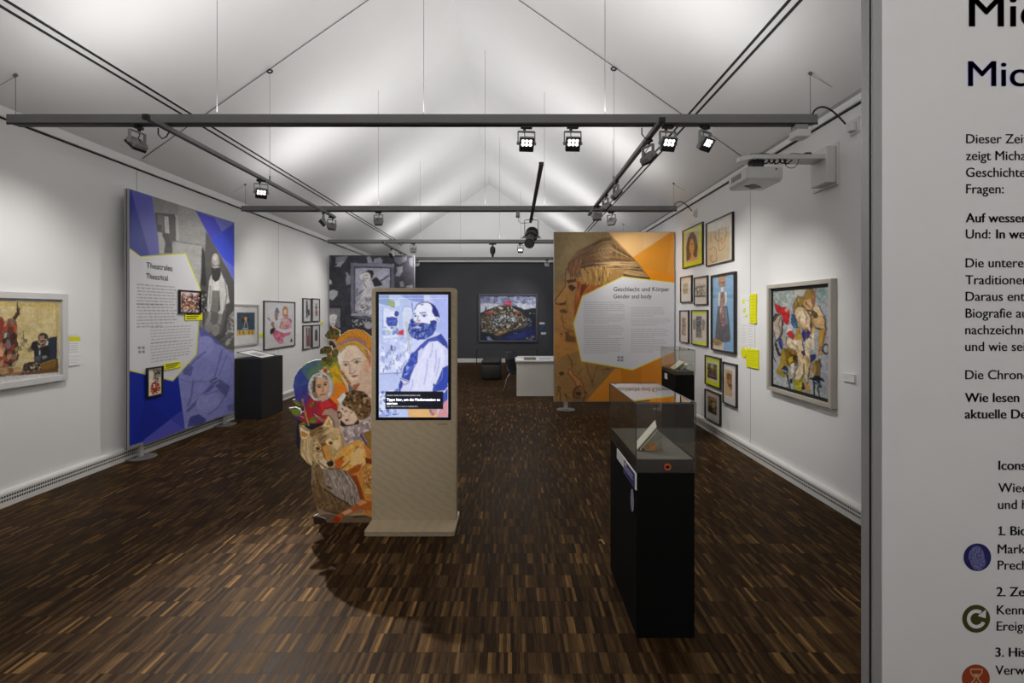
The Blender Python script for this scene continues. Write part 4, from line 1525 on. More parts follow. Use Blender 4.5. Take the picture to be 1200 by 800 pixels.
line(blk, 'Mich', 1135.1, 31.5, 36.0, bold=0.012, wpx=113)
line(blu, 'Mich', 1134.0, 101.3, 29.2, bold=0.012, wpx=91)
CAPB = 10.7
for s_, x, y in (('Dieser Zeits', 1131.4, 168.1), ('zeigt Micha', 1131.0, 187.8), ('Geschichte', 1131.2, 207.4), ('Fragen:', 1131.4, 226.7),
                 ('Und: ', 1131.0, 279.5), ('Die unteren', 1130.8, 313.2), ('Traditionen', 1130.6, 333.1), ('Daraus ents', 1130.8, 352.4),
                 ('Biografie au', 1130.8, 372.0), ('nachzeichne', 1130.4, 391.5), ('und wie sein', 1130.4, 411.0), ('Die Chrono', 1130.4, 444.1)):
    line(blk, s_, x, y, CAPB, bold=0.013)
for s_, x, y in (('Auf wessen', 1131.0, 260.6), ('In we', 1166.8, 279.5), ('Wie lesen', 1130.2, 470.8), ('aktuelle De', 1130.0, 490.0)):
    line(bld, s_, x, y, CAPB, bold=0.026)
for s_, x, y in (('Wied', 1169.0, 576.2), ('und h', 1168.8, 595.8), ('Marki', 1168.4, 647.8), ('Prech', 1168.4, 666.7), ('Kennz', 1167.4, 719.0), ('Ereign', 1167.2, 738.0), ('Verwe', 1165.6, 789.5)):
    line(blk, s_, x, y, CAPB, bold=0.013)
for s_, x, y in (('Icons', 1169.4, 550.0), ('1. Bio', 1168.6, 626.6), ('2. Zei', 1167.2, 697.9), ('3. Hist', 1165.8, 768.5)):
    line(bld, s_, x, y, CAPB, bold=0.026)
# round icons
def disc(mb, x, y, r, dy, mi=0, a0=0, a1=360, r_in=0):
    pts = []
    n = 48
    c = W(x, y, DT)
    for k in range(n + (0 if a1 - a0 >= 360 else 1)):
        an = math.radians(a0 + (a1 - a0) * k / n)
        pts.append(Vector((c.x + r / FPX * math.cos(an), DT - dy, c.z + r / FPX * math.sin(an))))
    if r_in:
        inner = []
        for k in range(n + 1):
            an = math.radians(a1 + (a0 - a1) * k / n)
            inner.append(Vector((c.x + r_in / FPX * math.cos(an), DT - dy, c.z + r_in / FPX * math.sin(an))))
        for k in range(n):
            mb.add([pts[k], pts[k + 1], inner[n - k - 1], inner[n - k]], [(0, 1, 2, 3)], mi)
    else:
        mb.add(pts, [tuple(range(len(pts)))], mi)


def poly(mb, pts, dy, mi=0):
    q = [W(x, y, DT) for x, y in pts]
    for p in q:
        p.y = DT - dy
    mb.add(q, [tuple(range(len(q)))], mi)


m_i1 = mat('icon_blue_print', (0.010, 0.009, 0.115), rough=0.6, vary=0)
m_i1b = mat('icon_pale_blue_print', (0.12, 0.12, 0.30), rough=0.6, vary=0.75, vscale=260)
m_i2 = mat('icon_green_print', (0.045, 0.05, 0.0035), rough=0.6, vary=0)
m_i3 = mat('icon_red_print', (0.32, 0.045, 0.010), rough=0.6, vary=0)
m_i3b = mat('icon_cream_print', (0.62, 0.36, 0.20), rough=0.6, vary=0)
b = MB()
disc(b, 1144.5, 652.3, 16.2, 0.0016)
c = W(1144.5, 653, DT)
ov = [(1143.6 + 9.5 * math.cos(q) + (1.5 if math.sin(q) < 0 else -0.5), 654.0 - 15.2 * math.sin(q) * (1.0 if math.sin(q) > 0 else 0.88)) for q in np.linspace(0, 2 * PI, 33)[:-1]]
poly(b, ov, 0.0022, 1)
b.build('icon', [m_i1, m_i1b], t)['label'] = 'blue round icon with a fingerprint'
b = MB()
disc(b, 1143.1, 724.2, 16.3, 0.0016)
disc(b, 1143.1, 724.2, 11.2, 0.0022, 1, a0=55, a1=335, r_in=7.0)
poly(b, [(1154.2, 713.2), (1153.8, 723.4), (1144.4, 720.6)], 0.0024, 1)
b.build('icon', [m_i2, m_board], t)['label'] = 'green round icon with a turning arrow'
b = MB()
disc(b, 1142.7, 794.0, 16.3, 0.0016)
for pts in ([(1136, 783), (1150, 783), (1149, 788), (1144.2, 793.5), (1149.5, 800), (1150, 805), (1136, 805), (1136.5, 800), (1141.8, 793.5), (1136.8, 788), (1136, 783)],):
    for k in range(len(pts) - 1):
        x0, y0 = pts[k]
        x1, y1 = pts[k + 1]
        L_ = math.hypot(x1 - x0, y1 - y0)
        nx, ny = -(y1 - y0) / L_ * 0.7, (x1 - x0) / L_ * 0.7
        poly(b, [(x0 + nx, y0 + ny), (x1 + nx, y1 + ny), (x1 - nx, y1 - ny), (x0 - nx, y0 - ny)], 0.0022, 1)
poly(b, [(1139, 788.5), (1147, 788.5), (1143, 793)], 0.0022, 1)
poly(b, [(1143, 797), (1148, 804), (1138, 804)], 0.0022, 1)
b.build('icon', [m_i3, m_i3b], t)['label'] = 'red round icon with an hourglass'
# ================================================================== MEDIA STATION
DK = 3.74
kx0, kx1 = (435.6 - CX) / FPX * DK, (534.6 - CX) / FPX * DK
kz1 = EYE + (CY - 337.2) / FPX * DK


def ply_mat():
    m = mat('pale_plywood_veneer', (0.30, 0.235, 0.15), rough=0.5, vary=0)
    nt = m.node_tree
    N, L = nt.nodes, nt.links
    b = N['Principled BSDF']
    tc = N.new('ShaderNodeTexCoord')
    mp = N.new('ShaderNodeMapping')
    mp.inputs['Scale'].default_value = (2.2, 2.2, 9.0)
    mp.inputs['Rotation'].default_value = (0, 0.35, 0)
    L.new(tc.outputs['Object'], mp.inputs['Vector'])
    w = N.new('ShaderNodeTexWave')
    w.inputs['Scale'].default_value = 1.6
    w.inputs['Distortion'].default_value = 7.0
    w.inputs['Detail'].default_value = 4.0
    w.inputs['Detail Scale'].default_value = 1.6
    L.new(mp.outputs[0], w.inputs['Vector'])
    n = N.new('ShaderNodeTexNoise')
    n.inputs['Scale'].default_value = 90
    L.new(mp.outputs[0], n.inputs['Vector'])
    ad = N.new('ShaderNodeMath')
    ad.operation = 'MULTIPLY_ADD'
    L.new(n.outputs['Fac'], ad.inputs[0])
    ad.inputs[1].default_value = 0.5
    L.new(w.outputs['Fac'], ad.inputs[2])
    r = N.new('ShaderNodeValToRGB')
    r.color_ramp.elements[0].position, r.color_ramp.elements[1].position = 0.1, 1.4
    r.color_ramp.elements[0].color = (0.41, 0.33, 0.22, 1)
    r.color_ramp.elements[1].color = (0.45, 0.365, 0.245, 1)
    L.new(ad.outputs[0], r.inputs['Fac'])
    L.new(r.outputs['Color'], b.inputs['Base Color'])
    return m


m_ply = ply_mat()
t = thing('media_station', 'upright plywood touchscreen stand on a flat base, showing a bearded man', 'kiosk', ((kx0 + kx1) / 2, DK, 0))
b = MB()
prof = []
for cx_, cz_, a0 in ((kx0 + 0.03, 0.03, 180), (kx1 - 0.03, 0.03, 270), (kx1 - 0.03, kz1 - 0.03, 0), (kx0 + 0.03, kz1 - 0.03, 90)):
    lowc = cz_ < 0.5
    for q in range(5):
        an = math.radians(a0 + 22.5 * q)
        rr = 0.004 if lowc else 0.03
        ccx = cx_ + (0.03 - rr) * (-1 if cx_ < (kx0 + kx1) / 2 else 1)
        ccz = (0.032 + rr) if lowc else cz_
        prof.append((ccx + rr * math.cos(an), DK, ccz + rr * math.sin(an)))
b.prism(prof, (0, 0.085, 0))
b.build('cabinet', m_ply, t)
b = MB()
bx0, bx1, by0, by1 = -1.072, -0.425, 3.535, 3.905
pts = []
for cx_, cy_, a0 in ((bx0 + 0.02, by0 + 0.02, 180), (bx1 - 0.02, by0 + 0.02, 270), (bx1 - 0.02, by1 - 0.02, 0), (bx0 + 0.02, by1 - 0.02, 90)):
    for q in range(5):
        an = math.radians(a0 + 22.5 * q)
        pts.append((cx_ + 0.02 * math.cos(an), cy_ + 0.02 * math.sin(an), 0.0))
b.prism(pts, (0, 0, 0.032))
b.build('base_plate', m_ply, t)
q0, q1 = W(440.4, 341.6, DK), W(528.6, 492.0, DK)
b = MB()
b.box(q0.x, q1.x, DK - 0.004, DK + 0.004, q1.z, q0.z, bev=0.002)
bez = b.build('screen_bezel', mat('gloss_black_bezel', (0.008, 0.008, 0.009), rough=0.25, vary=0), t)
b = MB()
p = W(526.8, 396.5, DK)
b.tube([(p.x, DK - 0.004, p.z), (p.x, DK - 0.005, p.z)], 0.003, 10)
o = b.build('camera_eye', m_whitep)
o.parent = bez
o.location = -parent_loc(t)
a = art_front(444.2, 345.2, 525.2, 488.6, DK, res=2.0, base='#c3caf0', gain=1.0)
a.crop(425, 335, 10)
ink = '#3a4fb0'
a.P_([(190, 100), (1010, 100), (1010, 1600), (190, 1600)], '#b9c4ee')
a.P_([(190, 100), (530, 100), (570, 200), (470, 330), (430, 560), (190, 560)], '#b3c3ea')
a.P_([(800, 110), (1010, 110), (1010, 800), (930, 640), (860, 560), (900, 380)], '#aab5ee')
a.P_([(190, 110), (310, 110), (300, 230), (190, 200)], '#8aa0cc')
a.P_([(300, 155), (385, 185), (375, 255), (300, 225)], '#9aa878')
a.P_([(370, 170), (440, 150), (440, 230), (385, 250)], '#c9d4f0')
a.P_([(440, 110), (720, 110), (720, 190), (600, 180), (520, 150)], '#8798d8')
a.P_([(720, 110), (790, 110), (790, 190), (720, 185)], '#c9d0f4')
a.L([(190, 145), (1000, 145)], 6, '#e6ebff').L([(190, 205), (430, 290)], 8, '#dbe3fa').L([(240, 250), (235, 560)], 5, '#8fa3dc')
a.P_([(245, 250), (430, 300), (420, 600), (240, 620)], '#d3dbf6')
a.E(525, 290, 60, 60, '#cdd6f2')
a.P_([(465, 290), (585, 290), (560, 540), (520, 740), (480, 540)], '#ccd4ec')
a.L([(465, 300), (480, 250), (525, 232), (580, 260)], 5, '#8396d6')
a.L([(580, 190), (588, 300)], 7, '#6a7cc8')
# sketch on the wall: head with dark beard
a.E(355, 345, 48, 50, '#dfe4f8').E(400, 325, 25, 32, '#3b4aa4').E(345, 415, 66, 55, '#4457b4')
a.speck([(280, 370), (410, 370), (400, 470), (300, 470)], ['#4457b4', '#5a6bc2', '#3345a0'], 14)
a.speck([(230, 480), (400, 470), (440, 560), (240, 580)], ['#9fb0e0', '#c5cef0', '#7288cc', '#d5dcf5', '#b9c4b0'], 26)
a.P_([(415, 540), (480, 505), (482, 575), (430, 570)], '#cf3048')
a.L([(410, 560), (450, 560)], 14, '#d04258').L([(400, 510), (430, 530)], 6, '#5f71c2')
a.L([(370, 660), (465, 612)], 14, '#4356b0').L([(240, 720), (320, 680)], 7, '#4e60b8')
a.speck([(200, 640), (560, 600), (600, 760), (560, 1000), (200, 1020)], ['#cfd7f6', '#dde3fa', '#b8c4ee', '#dfe4fa', '#c6d0f4'], 55)
for q in range(34):
    x, y = 215 + (q * 97) % 330, 690 + (q * 61) % 290
    a.L([(x, y), (x + 12 - (q % 3) * 12, y + 30 + (q % 4) * 9)], 7 + q % 5, '#5165bd' if q % 3 else '#7a8ad0', 0.75)
a.P_([(330, 690), (350, 700), (352, 760), (330, 750)], '#6a5a9a')
a.L([(205, 1030), (460, 1015)], 6, '#7f8fce')
a.P_([(500, 420), (525, 420), (570, 750), (545, 760)], '#aeb8a8', 0.7)
# man
a.P_([(560, 560), (900, 540), (1000, 720), (1010, 1600), (430, 1600), (430, 1200), (520, 1000), (600, 760)], '#c8cdf4')
a.P_([(690, 800), (780, 660), (880, 640), (950, 720), (970, 830), (950, 1000), (870, 1160), (820, 1240), (640, 1240), (540, 1230), (560, 1080), (640, 900)], '#d9dbf6')
for q, (x0, y0, x1, y1) in enumerate([(760, 690, 700, 850), (820, 680, 790, 840), (900, 700, 930, 820), (860, 760, 845, 1000), (700, 900, 640, 1080), (760, 860, 720, 1150), (820, 900, 800, 1100), (590, 1100, 560, 1220), (660, 1010, 620, 1220), (900, 850, 860, 1050)]):
    a.L([(x0, y0), ((x0 + x1) / 2 + 10, (y0 + y1) / 2), (x1, y1)], 14, '#a9b0ea' if q % 2 else '#e8e9fb', 0.7)
a.P_([(570, 790), (650, 770), (640, 900), (600, 960), (560, 1060), (550, 1110), (500, 1090), (430, 1260), (425, 1160), (460, 1070), (480, 960), (540, 880)], '#3346a8')
a.speck([(570, 800), (650, 780), (620, 930), (560, 1000), (480, 1080), (500, 960)], ['#3346a8', '#4e62c0', '#8d9be0', '#2c3c98'], 38)
a.P_([(430, 1060), (550, 1110), (540, 1160), (480, 1150)], '#cfd5f4')
a.L([(440, 1080), (545, 1120)], 8, '#4356b4').L([(470, 1160), (530, 1140)], 12, '#d08a96')
a.P_([(685, 690), (760, 620), (860, 590), (920, 560), (990, 660), (1000, 740), (950, 690), (880, 640), (780, 650), (700, 740)], '#4456b4')
a.P_([(870, 600), (915, 560), (975, 640), (1000, 720), (940, 690)], '#36469f')
a.L([(690, 700), (620, 780), (580, 800)], 26, '#3c4fac')
a.P_([(860, 1150), (900, 1060), (940, 960), (1000, 930), (1010, 1160), (960, 1220), (840, 1230), (830, 1180)], '#2f45a6')
a.P_([(830, 1140), (860, 1160), (870, 1240), (960, 1250), (1010, 1180), (1010, 1420), (930, 1420), (900, 1300), (820, 1260)], '#3a50b0')
a.L([(940, 970), (930, 1080), (870, 1150)], 10, '#6f80d0')
# head
a.P_([(608, 270), (640, 215), (700, 190), (790, 195), (860, 260), (890, 350), (870, 420), (800, 450), (650, 440), (600, 380)], '#e3e5f8')
a.P_([(790, 200), (850, 235), (885, 300), (905, 365), (870, 365), (840, 350), (815, 300), (820, 250)], '#272f7e')
a.L([(610, 275), (640, 218), (690, 193), (760, 188), (830, 220)], 8, '#3a4290')
a.L([(680, 215), (710, 212)], 8, '#4a52a0').L([(690, 225), (705, 225)], 5, '#6a70b4')
a.L([(675, 318), (740, 310)], 9, '#5663b4').L([(595, 325), (620, 322)], 9, '#5663b4')
a.E(722, 348, 26, 16, '#b9bfe6').E(722, 348, 10, 10, '#454f9a')
a.L([(690, 340), (755, 340)], 5, '#5a66b2')
a.E(617, 350, 20, 14, '#b9bfe6').E(620, 350, 9, 9, '#454f9a')
a.L([(655, 350), (640, 405), (665, 412)], 6, '#8b6f98').E(655, 405, 22, 14, '#c9a9b8')
a.E(875, 395, 24, 38, '#d6d4ee').L([(870, 380), (885, 410)], 6, '#8a74a0')
a.P_([(580, 385), (600, 420), (640, 440), (700, 430), (800, 450), (830, 400), (868, 420), (860, 500), (820, 570), (740, 620), (640, 625), (560, 590), (532, 520), (545, 450)], '#3f53a8')
a.speck([(580, 395), (640, 440), (800, 450), (830, 405), (868, 420), (860, 500), (820, 570), (740, 620), (640, 625), (560, 590), (532, 520), (545, 450)], ['#3f53a8', '#2f3f92', '#5d72c0', '#4a60b2', '#7f93d4', '#3a4ca0'], 17, stretch=1.5)
a.P_([(560, 400), (585, 380), (600, 430), (570, 440)], '#2a3688')
a.P_([(600, 440), (650, 425), (690, 440), (650, 455)], '#d8daf2').P_([(600, 490), (640, 460), (700, 490), (650, 500)], '#aab4e4')
a.L([(585, 520), (640, 545), (720, 530), (780, 515)], 16, '#232d74').L([(600, 455), (650, 436), (720, 450)], 12, '#2a3688')
a.P_([(800, 410), (840, 400), (860, 430), (830, 490), (790, 470)], '#2f3c90')
# lower edge
a.P_([(190, 1380), (560, 1440), (560, 1540), (190, 1540)], '#b6c3ec')
a.speck([(190, 1240), (420, 1200), (420, 1500), (190, 1540)], ['#c3cdf2', '#8fa2dc', '#dbe1f8', '#a9b7e8', '#d3daf6', '#5f74c2'], 30)
a.P_([(520, 1430), (880, 1430), (880, 1540), (550, 1540)], '#dcae74')
a.P_([(770, 1440), (870, 1440), (860, 1500), (800, 1520)], '#c09090').P_([(960, 1350), (1005, 1320), (1005, 1530), (870, 1535), (900, 1460)], '#cf8f98')
a.L([(790, 1450), (830, 1510)], 10, '#7a4a60').L([(1000, 1140), (1000, 1500)], 6, '#e8e6f4')
a.finish(0.35, 3, 0.05, 1.4, 0.4)
a.P_([(268, 1232), (945, 1232), (945, 1440), (268, 1440)], '#0a0c1c')
# the two lines of type too small to read
a.T(285, 1280, 680, 1, 0.02, 0.0085, '#d8dcea', 0.9, last=1.0, seed=4)
a.T(285, 1409, 650, 1, 0.02, 0.0075, '#d8dcea', 0.9, last=1.0, seed=6)
a.build('screen', print_mat('lit_screen', emissive=1.0), t, off=0.0055)
for s_, x0, x1, yb_, cap in (('Tippe hier, um die Medienstation zu', 453.5, 515.5, 469.3, 2.9), ('starten', 453.5, 465.6, 473.6, 2.6)):
    p0, p1 = W(x0, yb_, DK), W(x1, yb_, DK)
    b = MB()
    letter(b, s_, p0 + Vector((0, -0.0075, 0)), (1, 0, 0), cap / FPX * DK, width=p1.x - p0.x, bold=0.03 if cap > 2 else 0.015)
    b.build('screen_lettering', mat('lit_white_lettering', (0.8, 0.8, 0.8), vary=0, emit=(0.9, 0.92, 1), estr=0.9), t)
b = MB()
p = W(513, 497.3, DK)
for u0, u1 in ((0.0, 0.018), (0.021, 0.046), (0.049, 0.075)):
    b.box(p.x + u0, p.x + u1, DK - 0.0008, DK, p.z, p.z + 0.0045)
b.build('maker_mark', m_inkg, t)

# ================================================================== CUT-OUT FIGURE BOARD
DC = 3.765
OUT = [(1060, 2330), (370, 2340), (375, 2240), (430, 2210), (385, 2090), (345, 1900), (350, 1660), (300, 1630), (225, 1540), (215, 1480), (175, 1440), (170, 1200), (185, 1130),
       (150, 1080), (90, 1010), (80, 975), (130, 970), (165, 965), (215, 985), (235, 1030), (262, 1010), (250, 950), (180, 950), (125, 900), (125, 880), (160, 870),
       (132, 720), (150, 620), (200, 530), (290, 450), (390, 415), (460, 412), (470, 385), (525, 370), (525, 350), (445, 350), (450, 290), (500, 250), (585, 248), (600, 290),
       (640, 260), (600, 200), (545, 190), (500, 130), (540, 70), (590, 45), (580, 10), (600, 15), (640, 40), (690, 70), (680, 130), (720, 105), (780, 65), (870, 50), (960, 68), (1020, 115), (1060, 150)]
a = Art((W(336, 380, DC).x, DC, W(336, 380, DC).z), (1, 0, 0), (0, 0, -1), (W(436.2, 0, DC) - W(336, 0, DC)).x, (W(0, 380, DC) - W(0, 613.6, DC)).z, 210, 480, base='#b08a5a', gain=1.35)
a.crop(330, 380, 10)
a.P_([(160, 900), (420, 900), (700, 1500), (170, 1500)], '#1d1a2e')
# colour wheel
a.E(385, 725, 256, 312, '#3a3f88')
cxw, cyw = 385, 740
wheel = [(180, 232, '#2f3c86'), (232, 292, '#4f6d55'), (292, 330, '#8a8a2c'), (330, 360, '#c9a51c'), (0, 40, '#d97a16'), (40, 78, '#c04a1c'), (78, 115, '#a01e28'), (115, 145, '#5c2a68'), (145, 180, '#37307e')]
for a0, a1, c_ in wheel:
    pts = [(cxw, cyw)] + [(cxw + 420 * math.cos(math.radians(q)), cyw + 420 * math.sin(math.radians(q))) for q in np.linspace(a0, a1, 8)]
    a.P_(pts, c_, aa=1.2)
a.P_([(560, 520), (640, 470), (720, 640), (640, 720), (600, 600)], '#c8a018').P_([(620, 680), (780, 690), (760, 800), (650, 960), (590, 830)], '#d87a18')
a.speck([(130, 720), (200, 520), (400, 420), (470, 430), (300, 560), (300, 900), (150, 900)], ['#2f3c86', '#35478e', '#3e5a7a', '#2a3076'], 60, op=0.45)
for q in range(7):
    a.L([(600 + 20 * q, 560 + 10 * q), (640 + 18 * q, 620 + 16 * q)], 5, '#8d6d12')
# white backing strip where the sheet ends under the wheel
a.E(460, 735, 152, 175, '#9fa0a2')
a.E(455, 720, 140, 160, '#b9b9b9')
# portrait in the wheel
a.P_([(345, 660), (400, 590), (500, 585), (560, 650), (560, 790), (520, 870), (440, 880), (360, 820)], '#c59c7c')
a.speck([(330, 700), (360, 630), (430, 580), (520, 600), (560, 660), (480, 620), (400, 640), (390, 720), (400, 800), (350, 800)], ['#b9b6b2', '#8f8b88', '#d2d0cc', '#6f6a66', '#a39a90'], 20)
a.P_([(370, 660), (400, 640), (395, 760), (400, 830), (360, 800)], '#4d3828')
a.E(440, 730, 20, 10, '#46342a').E(512, 705, 18, 10, '#46342a')
a.L([(415, 712), (460, 705)], 8, '#5a4434').L([(495, 685), (535, 678)], 8, '#5a4434')
a.L([(480, 720), (492, 775), (475, 785)], 8, '#8d6650').L([(455, 825), (510, 815)], 9, '#7d4034')
a.P_([(360, 780), (410, 800), (430, 860), (380, 860)], '#8d6a50')
a.P_([(300, 800), (370, 840), (420, 890), (380, 890)], '#c9c8c6').P_([(540, 800), (590, 790), (560, 870)], '#cfcecb')
a.P_([(350, 1030), (430, 900), (560, 860), (650, 940), (650, 1040), (560, 1120), (440, 1100)], '#b02024')
a.P_([(440, 930), (540, 880), (600, 950), (470, 1000)], '#c43030')
a.P_([(350, 980), (430, 890), (440, 930), (390, 1080), (330, 1020)], '#8c2440').L([(470, 900), (540, 870)], 12, '#c9c4c0')
a.L([(380, 1050), (480, 1110)], 7, '#d8d8da').L([(400, 1040), (500, 1090)], 6, '#3a3a44').L([(395, 1070), (470, 1130)], 6, '#d0d0d4')
# star flower, leaves
a.P_([(425, 545), (490, 520), (510, 490), (525, 520), (580, 555), (520, 570), (505, 605), (490, 570)], '#d9c0a4').E(512, 540, 22, 26, '#9a3c1e')
leaf1 = [(500, 130), (540, 70), (600, 45), (650, 60), (690, 100), (660, 150), (600, 170), (540, 165)]
for pts in (leaf1, [(445, 350), (450, 290), (500, 250), (570, 255), (590, 300), (560, 340)], [(460, 460), (465, 400), (520, 370), (545, 400), (520, 470), (480, 490)], [(590, 320), (640, 280), (670, 330), (650, 430), (600, 440)], [(540, 350), (580, 360), (600, 440), (560, 500), (530, 460)]):
    a.P_(pts, '#4a3a18')
    a.speck(pts, ['#4a3a18', '#5c4a20', '#3a3216', '#6a5624', '#55601e'], 26)
    mx, my = sum(p[0] for p in pts) / len(pts), sum(p[1] for p in pts) / len(pts)
    for p in pts[::2]:
        a.L([(mx, my), p], 4, '#2c220e')
a.P_([(545, 180), (600, 200), (640, 250), (600, 245), (560, 215)], '#c9c4c4')
a.P_([(620, 150), (700, 130), (680, 230), (640, 190)], '#7a4a1c')
a.P_([(460, 440), (520, 430), (520, 490), (470, 480)], '#5d6a20').P_([(600, 390), (650, 380), (640, 440), (600, 440)], '#5f6e24')
for pts in ([(85, 985), (130, 972), (215, 990), (235, 1040), (180, 1075), (140, 1060)], [(130, 890), (160, 880), (240, 940), (235, 975), (180, 950)], [(320, 950), (370, 900), (385, 930), (350, 970)], [(325, 1110), (370, 1080), (415, 1110), (390, 1160), (330, 1150)], [(200, 1170), (260, 1140), (300, 1180), (220, 1180)]):
    a.P_(pts, '#6d7a20')
    a.L([pts[0], pts[2]], 5, '#39420f')
a.L([(85, 978), (165, 970), (225, 1000), (230, 1050)], 10, '#dcdcd8').L([(210, 1070), (260, 1090)], 8, '#d0d0cc')
a.L([(245, 880), (262, 980), (290, 1080), (318, 1180)], 20, '#9a8a58').L([(250, 900), (262, 980)], 12, '#8a4a5a')
# woman with a braid
a.P_([(680, 480), (730, 320), (1050, 250), (1060, 1060), (960, 860), (860, 760), (830, 880), (700, 620)], '#d5b49a')
a.P_([(790, 660), (840, 720), (900, 700), (1000, 480), (1060, 420), (1060, 960), (1000, 820), (850, 790)], '#d2b29a')
a.P_([(780, 690), (840, 750), (830, 800), (790, 790)], '#6a6a72').P_([(840, 710), (920, 690), (880, 760), (830, 800)], '#a5603c')
face = [(655, 380), (680, 300), (740, 230), (840, 205), (940, 230), (1000, 310), (1015, 400), (985, 520), (930, 640), (890, 700), (840, 700), (770, 640), (700, 530), (662, 450)]
a.P_(face, '#dcc3ae', aa=0.8)
a.P_([(655, 380), (670, 320), (700, 280), (760, 300), (720, 420), (690, 480)], '#e0cdbb', aa=1.0)
a.P_([(980, 420), (1040, 380), (1045, 480), (1000, 560), (960, 560)], '#d0a080', aa=1.0)
a.P_([(660, 300), (700, 240), (770, 205), (870, 195), (960, 230), (1010, 320), (1030, 420), (1005, 410), (985, 330), (940, 270), (860, 240), (770, 245), (700, 285)], '#b98a1e')
a.P_([(940, 250), (1005, 310), (1020, 400), (1000, 390), (980, 320)], '#a06a14')
a.P_([(660, 250), (690, 205), (780, 170), (880, 160), (960, 190), (1020, 250), (1040, 300), (1020, 300), (950, 225), (870, 190), (780, 200), (700, 240)], '#8c6a80')
a.P_([(650, 190), (690, 130), (780, 75), (870, 55), (960, 70), (1020, 120), (1048, 190), (1050, 340), (1035, 330), (1020, 260), (960, 190), (870, 155), (780, 165), (690, 205)], '#b06a12')
for q in range(11):
    an = math.radians(196 + q * 16.5)
    x, y = 850 + 185 * math.cos(an), 235 + 140 * math.sin(an)
    a.E(x, y, 44, 17, '#d0901e', rot=math.degrees(an) + 120)
    a.L([(x - 30 * math.cos(an + 2.1), y - 30 * math.sin(an + 2.1)), (x + 30 * math.cos(an + 2.1), y + 30 * math.sin(an + 2.1))], 4, '#6a3408')
    x2, y2 = 850 + 165 * math.cos(an + .14), 240 + 118 * math.sin(an + .14)
    a.E(x2, y2, 34, 12, '#c27c14', rot=math.degrees(an) + 60)
a.P_([(1015, 340), (1050, 330), (1050, 500), (1025, 480)], '#c98a68').L([(1030, 370), (1035, 450)], 6, '#8a4a2c')
a.P_([(930, 420), (990, 420), (985, 520), (930, 640), (890, 690), (900, 600), (940, 520)], '#cfa68a', 0.6, aa=1.6)
a.P_([(700, 530), (770, 640), (840, 700), (880, 690), (820, 660), (760, 590), (720, 500)], '#cdab92', 0.6, aa=1.4)
a.P_([(790, 450), (815, 450), (825, 560), (800, 570)], '#d2ae94', 0.6, aa=1.0)
a.strands([(660, 300), (760, 205), (870, 190), (1000, 300)], [(690, 330), (770, 245), (870, 235), (1005, 400)], 26, ['#b98a1e', '#d0a838', '#9a6c12', '#c89a28'], 5, 0.6, 3)
a.L([(720, 440), (760, 435), (790, 445)], 8, '#a5826c').L([(815, 440), (850, 408), (930, 400)], 8, '#a5826c')
a.P_([(725, 475), (750, 460), (785, 475), (755, 492)], '#c9bdb4').E(752, 475, 14, 13, '#66543f')
a.P_([(850, 450), (880, 425), (920, 440), (885, 460)], '#c9bdb4').E(882, 442, 16, 14, '#66543f')
a.L([(722, 472), (750, 458), (788, 472)], 5, '#7a5a46').L([(846, 448), (880, 422), (922, 436)], 5, '#7a5a46')
a.L([(795, 460), (800, 540), (795, 570)], 7, '#b88a6e').P_([(790, 570), (820, 585), (860, 560), (865, 540), (840, 575)], '#b0664c')
a.P_([(820, 610), (860, 595), (890, 600), (850, 622)], '#b04a40').L([(820, 605), (890, 600)], 4, '#7a2c28')
a.P_([(840, 660), (880, 650), (900, 690), (860, 705)], '#cfae98')
for q in range(7):
    x, y = 705 + q * 15, 560 + q * 22
    a.E(x, y, 20, 14, '#a8641a' if q % 2 else '#c88a2a', rot=50)
    a.L([(x - 12, y + 8), (x + 12, y - 8)], 3, '#5c2a08')
a.L([(850, 790), (1050, 1000)], 3, '#c09a80', 0.3)
# child with brown curls
a.P_([(640, 1060), (690, 860), (780, 800), (1000, 860), (1050, 1000), (1050, 1400), (950, 1420), (760, 1400), (640, 1140)], '#c9b19c')
a.P_([(690, 900), (760, 800), (850, 770), (960, 790), (1040, 870), (1050, 1010), (1010, 1120), (940, 1110), (870, 1060), (800, 1000), (735, 960)], '#4a3220')
a.speck([(720, 900), (760, 800), (850, 770), (960, 790), (1040, 870), (1050, 1010), (1010, 1120), (940, 1110), (870, 1060), (800, 1000), (735, 960)], ['#4a3220', '#6d4c30', '#33200f', '#80623e', '#a08660', '#56391f', '#7a5a34'], 28)
a.P_([(650, 880), (700, 820), (740, 790), (760, 830), (720, 900), (690, 960)], '#d9d0c6')
a.P_([(660, 1050), (700, 960), (760, 960), (850, 1020), (890, 1080), (870, 1140), (800, 1180), (730, 1160), (670, 1110)], '#dcc0a6')
a.L([(705, 985), (720, 1000)], 8, '#4a342a').L([(740, 1022), (765, 1015)], 8, '#4a342a').L([(810, 1035), (830, 1030)], 7, '#4a342a')
a.E(765, 1120, 18, 10, '#a85a48').L([(720, 1060), (735, 1080)], 5, '#b08a70')
a.E(665, 1065, 42, 48, '#5a2c28').E(680, 1060, 18, 25, '#b88a80')
a.P_([(690, 1120), (760, 1180), (850, 1170), (900, 1110), (910, 1160), (860, 1200), (760, 1220), (690, 1180)], '#2e2018')
a.E(965, 1010, 55, 40, '#6a4c2c').E(945, 1040, 30, 18, '#241810')
a.speck([(860, 1040), (1010, 1030), (1000, 1120), (900, 1110)], ['#6a4c2c', '#3a2818', '#937246'], 22)
a.P_([(720, 1200), (900, 1170), (1050, 1050), (1050, 1500), (950, 1460), (740, 1440)], '#b0a09c')
a.speck([(720, 1200), (900, 1170), (1040, 1080), (1040, 1300), (900, 1400), (740, 1420)], ['#b9a8a6', '#cbbcb8', '#a08c8c', '#8c7a7c'], 32)
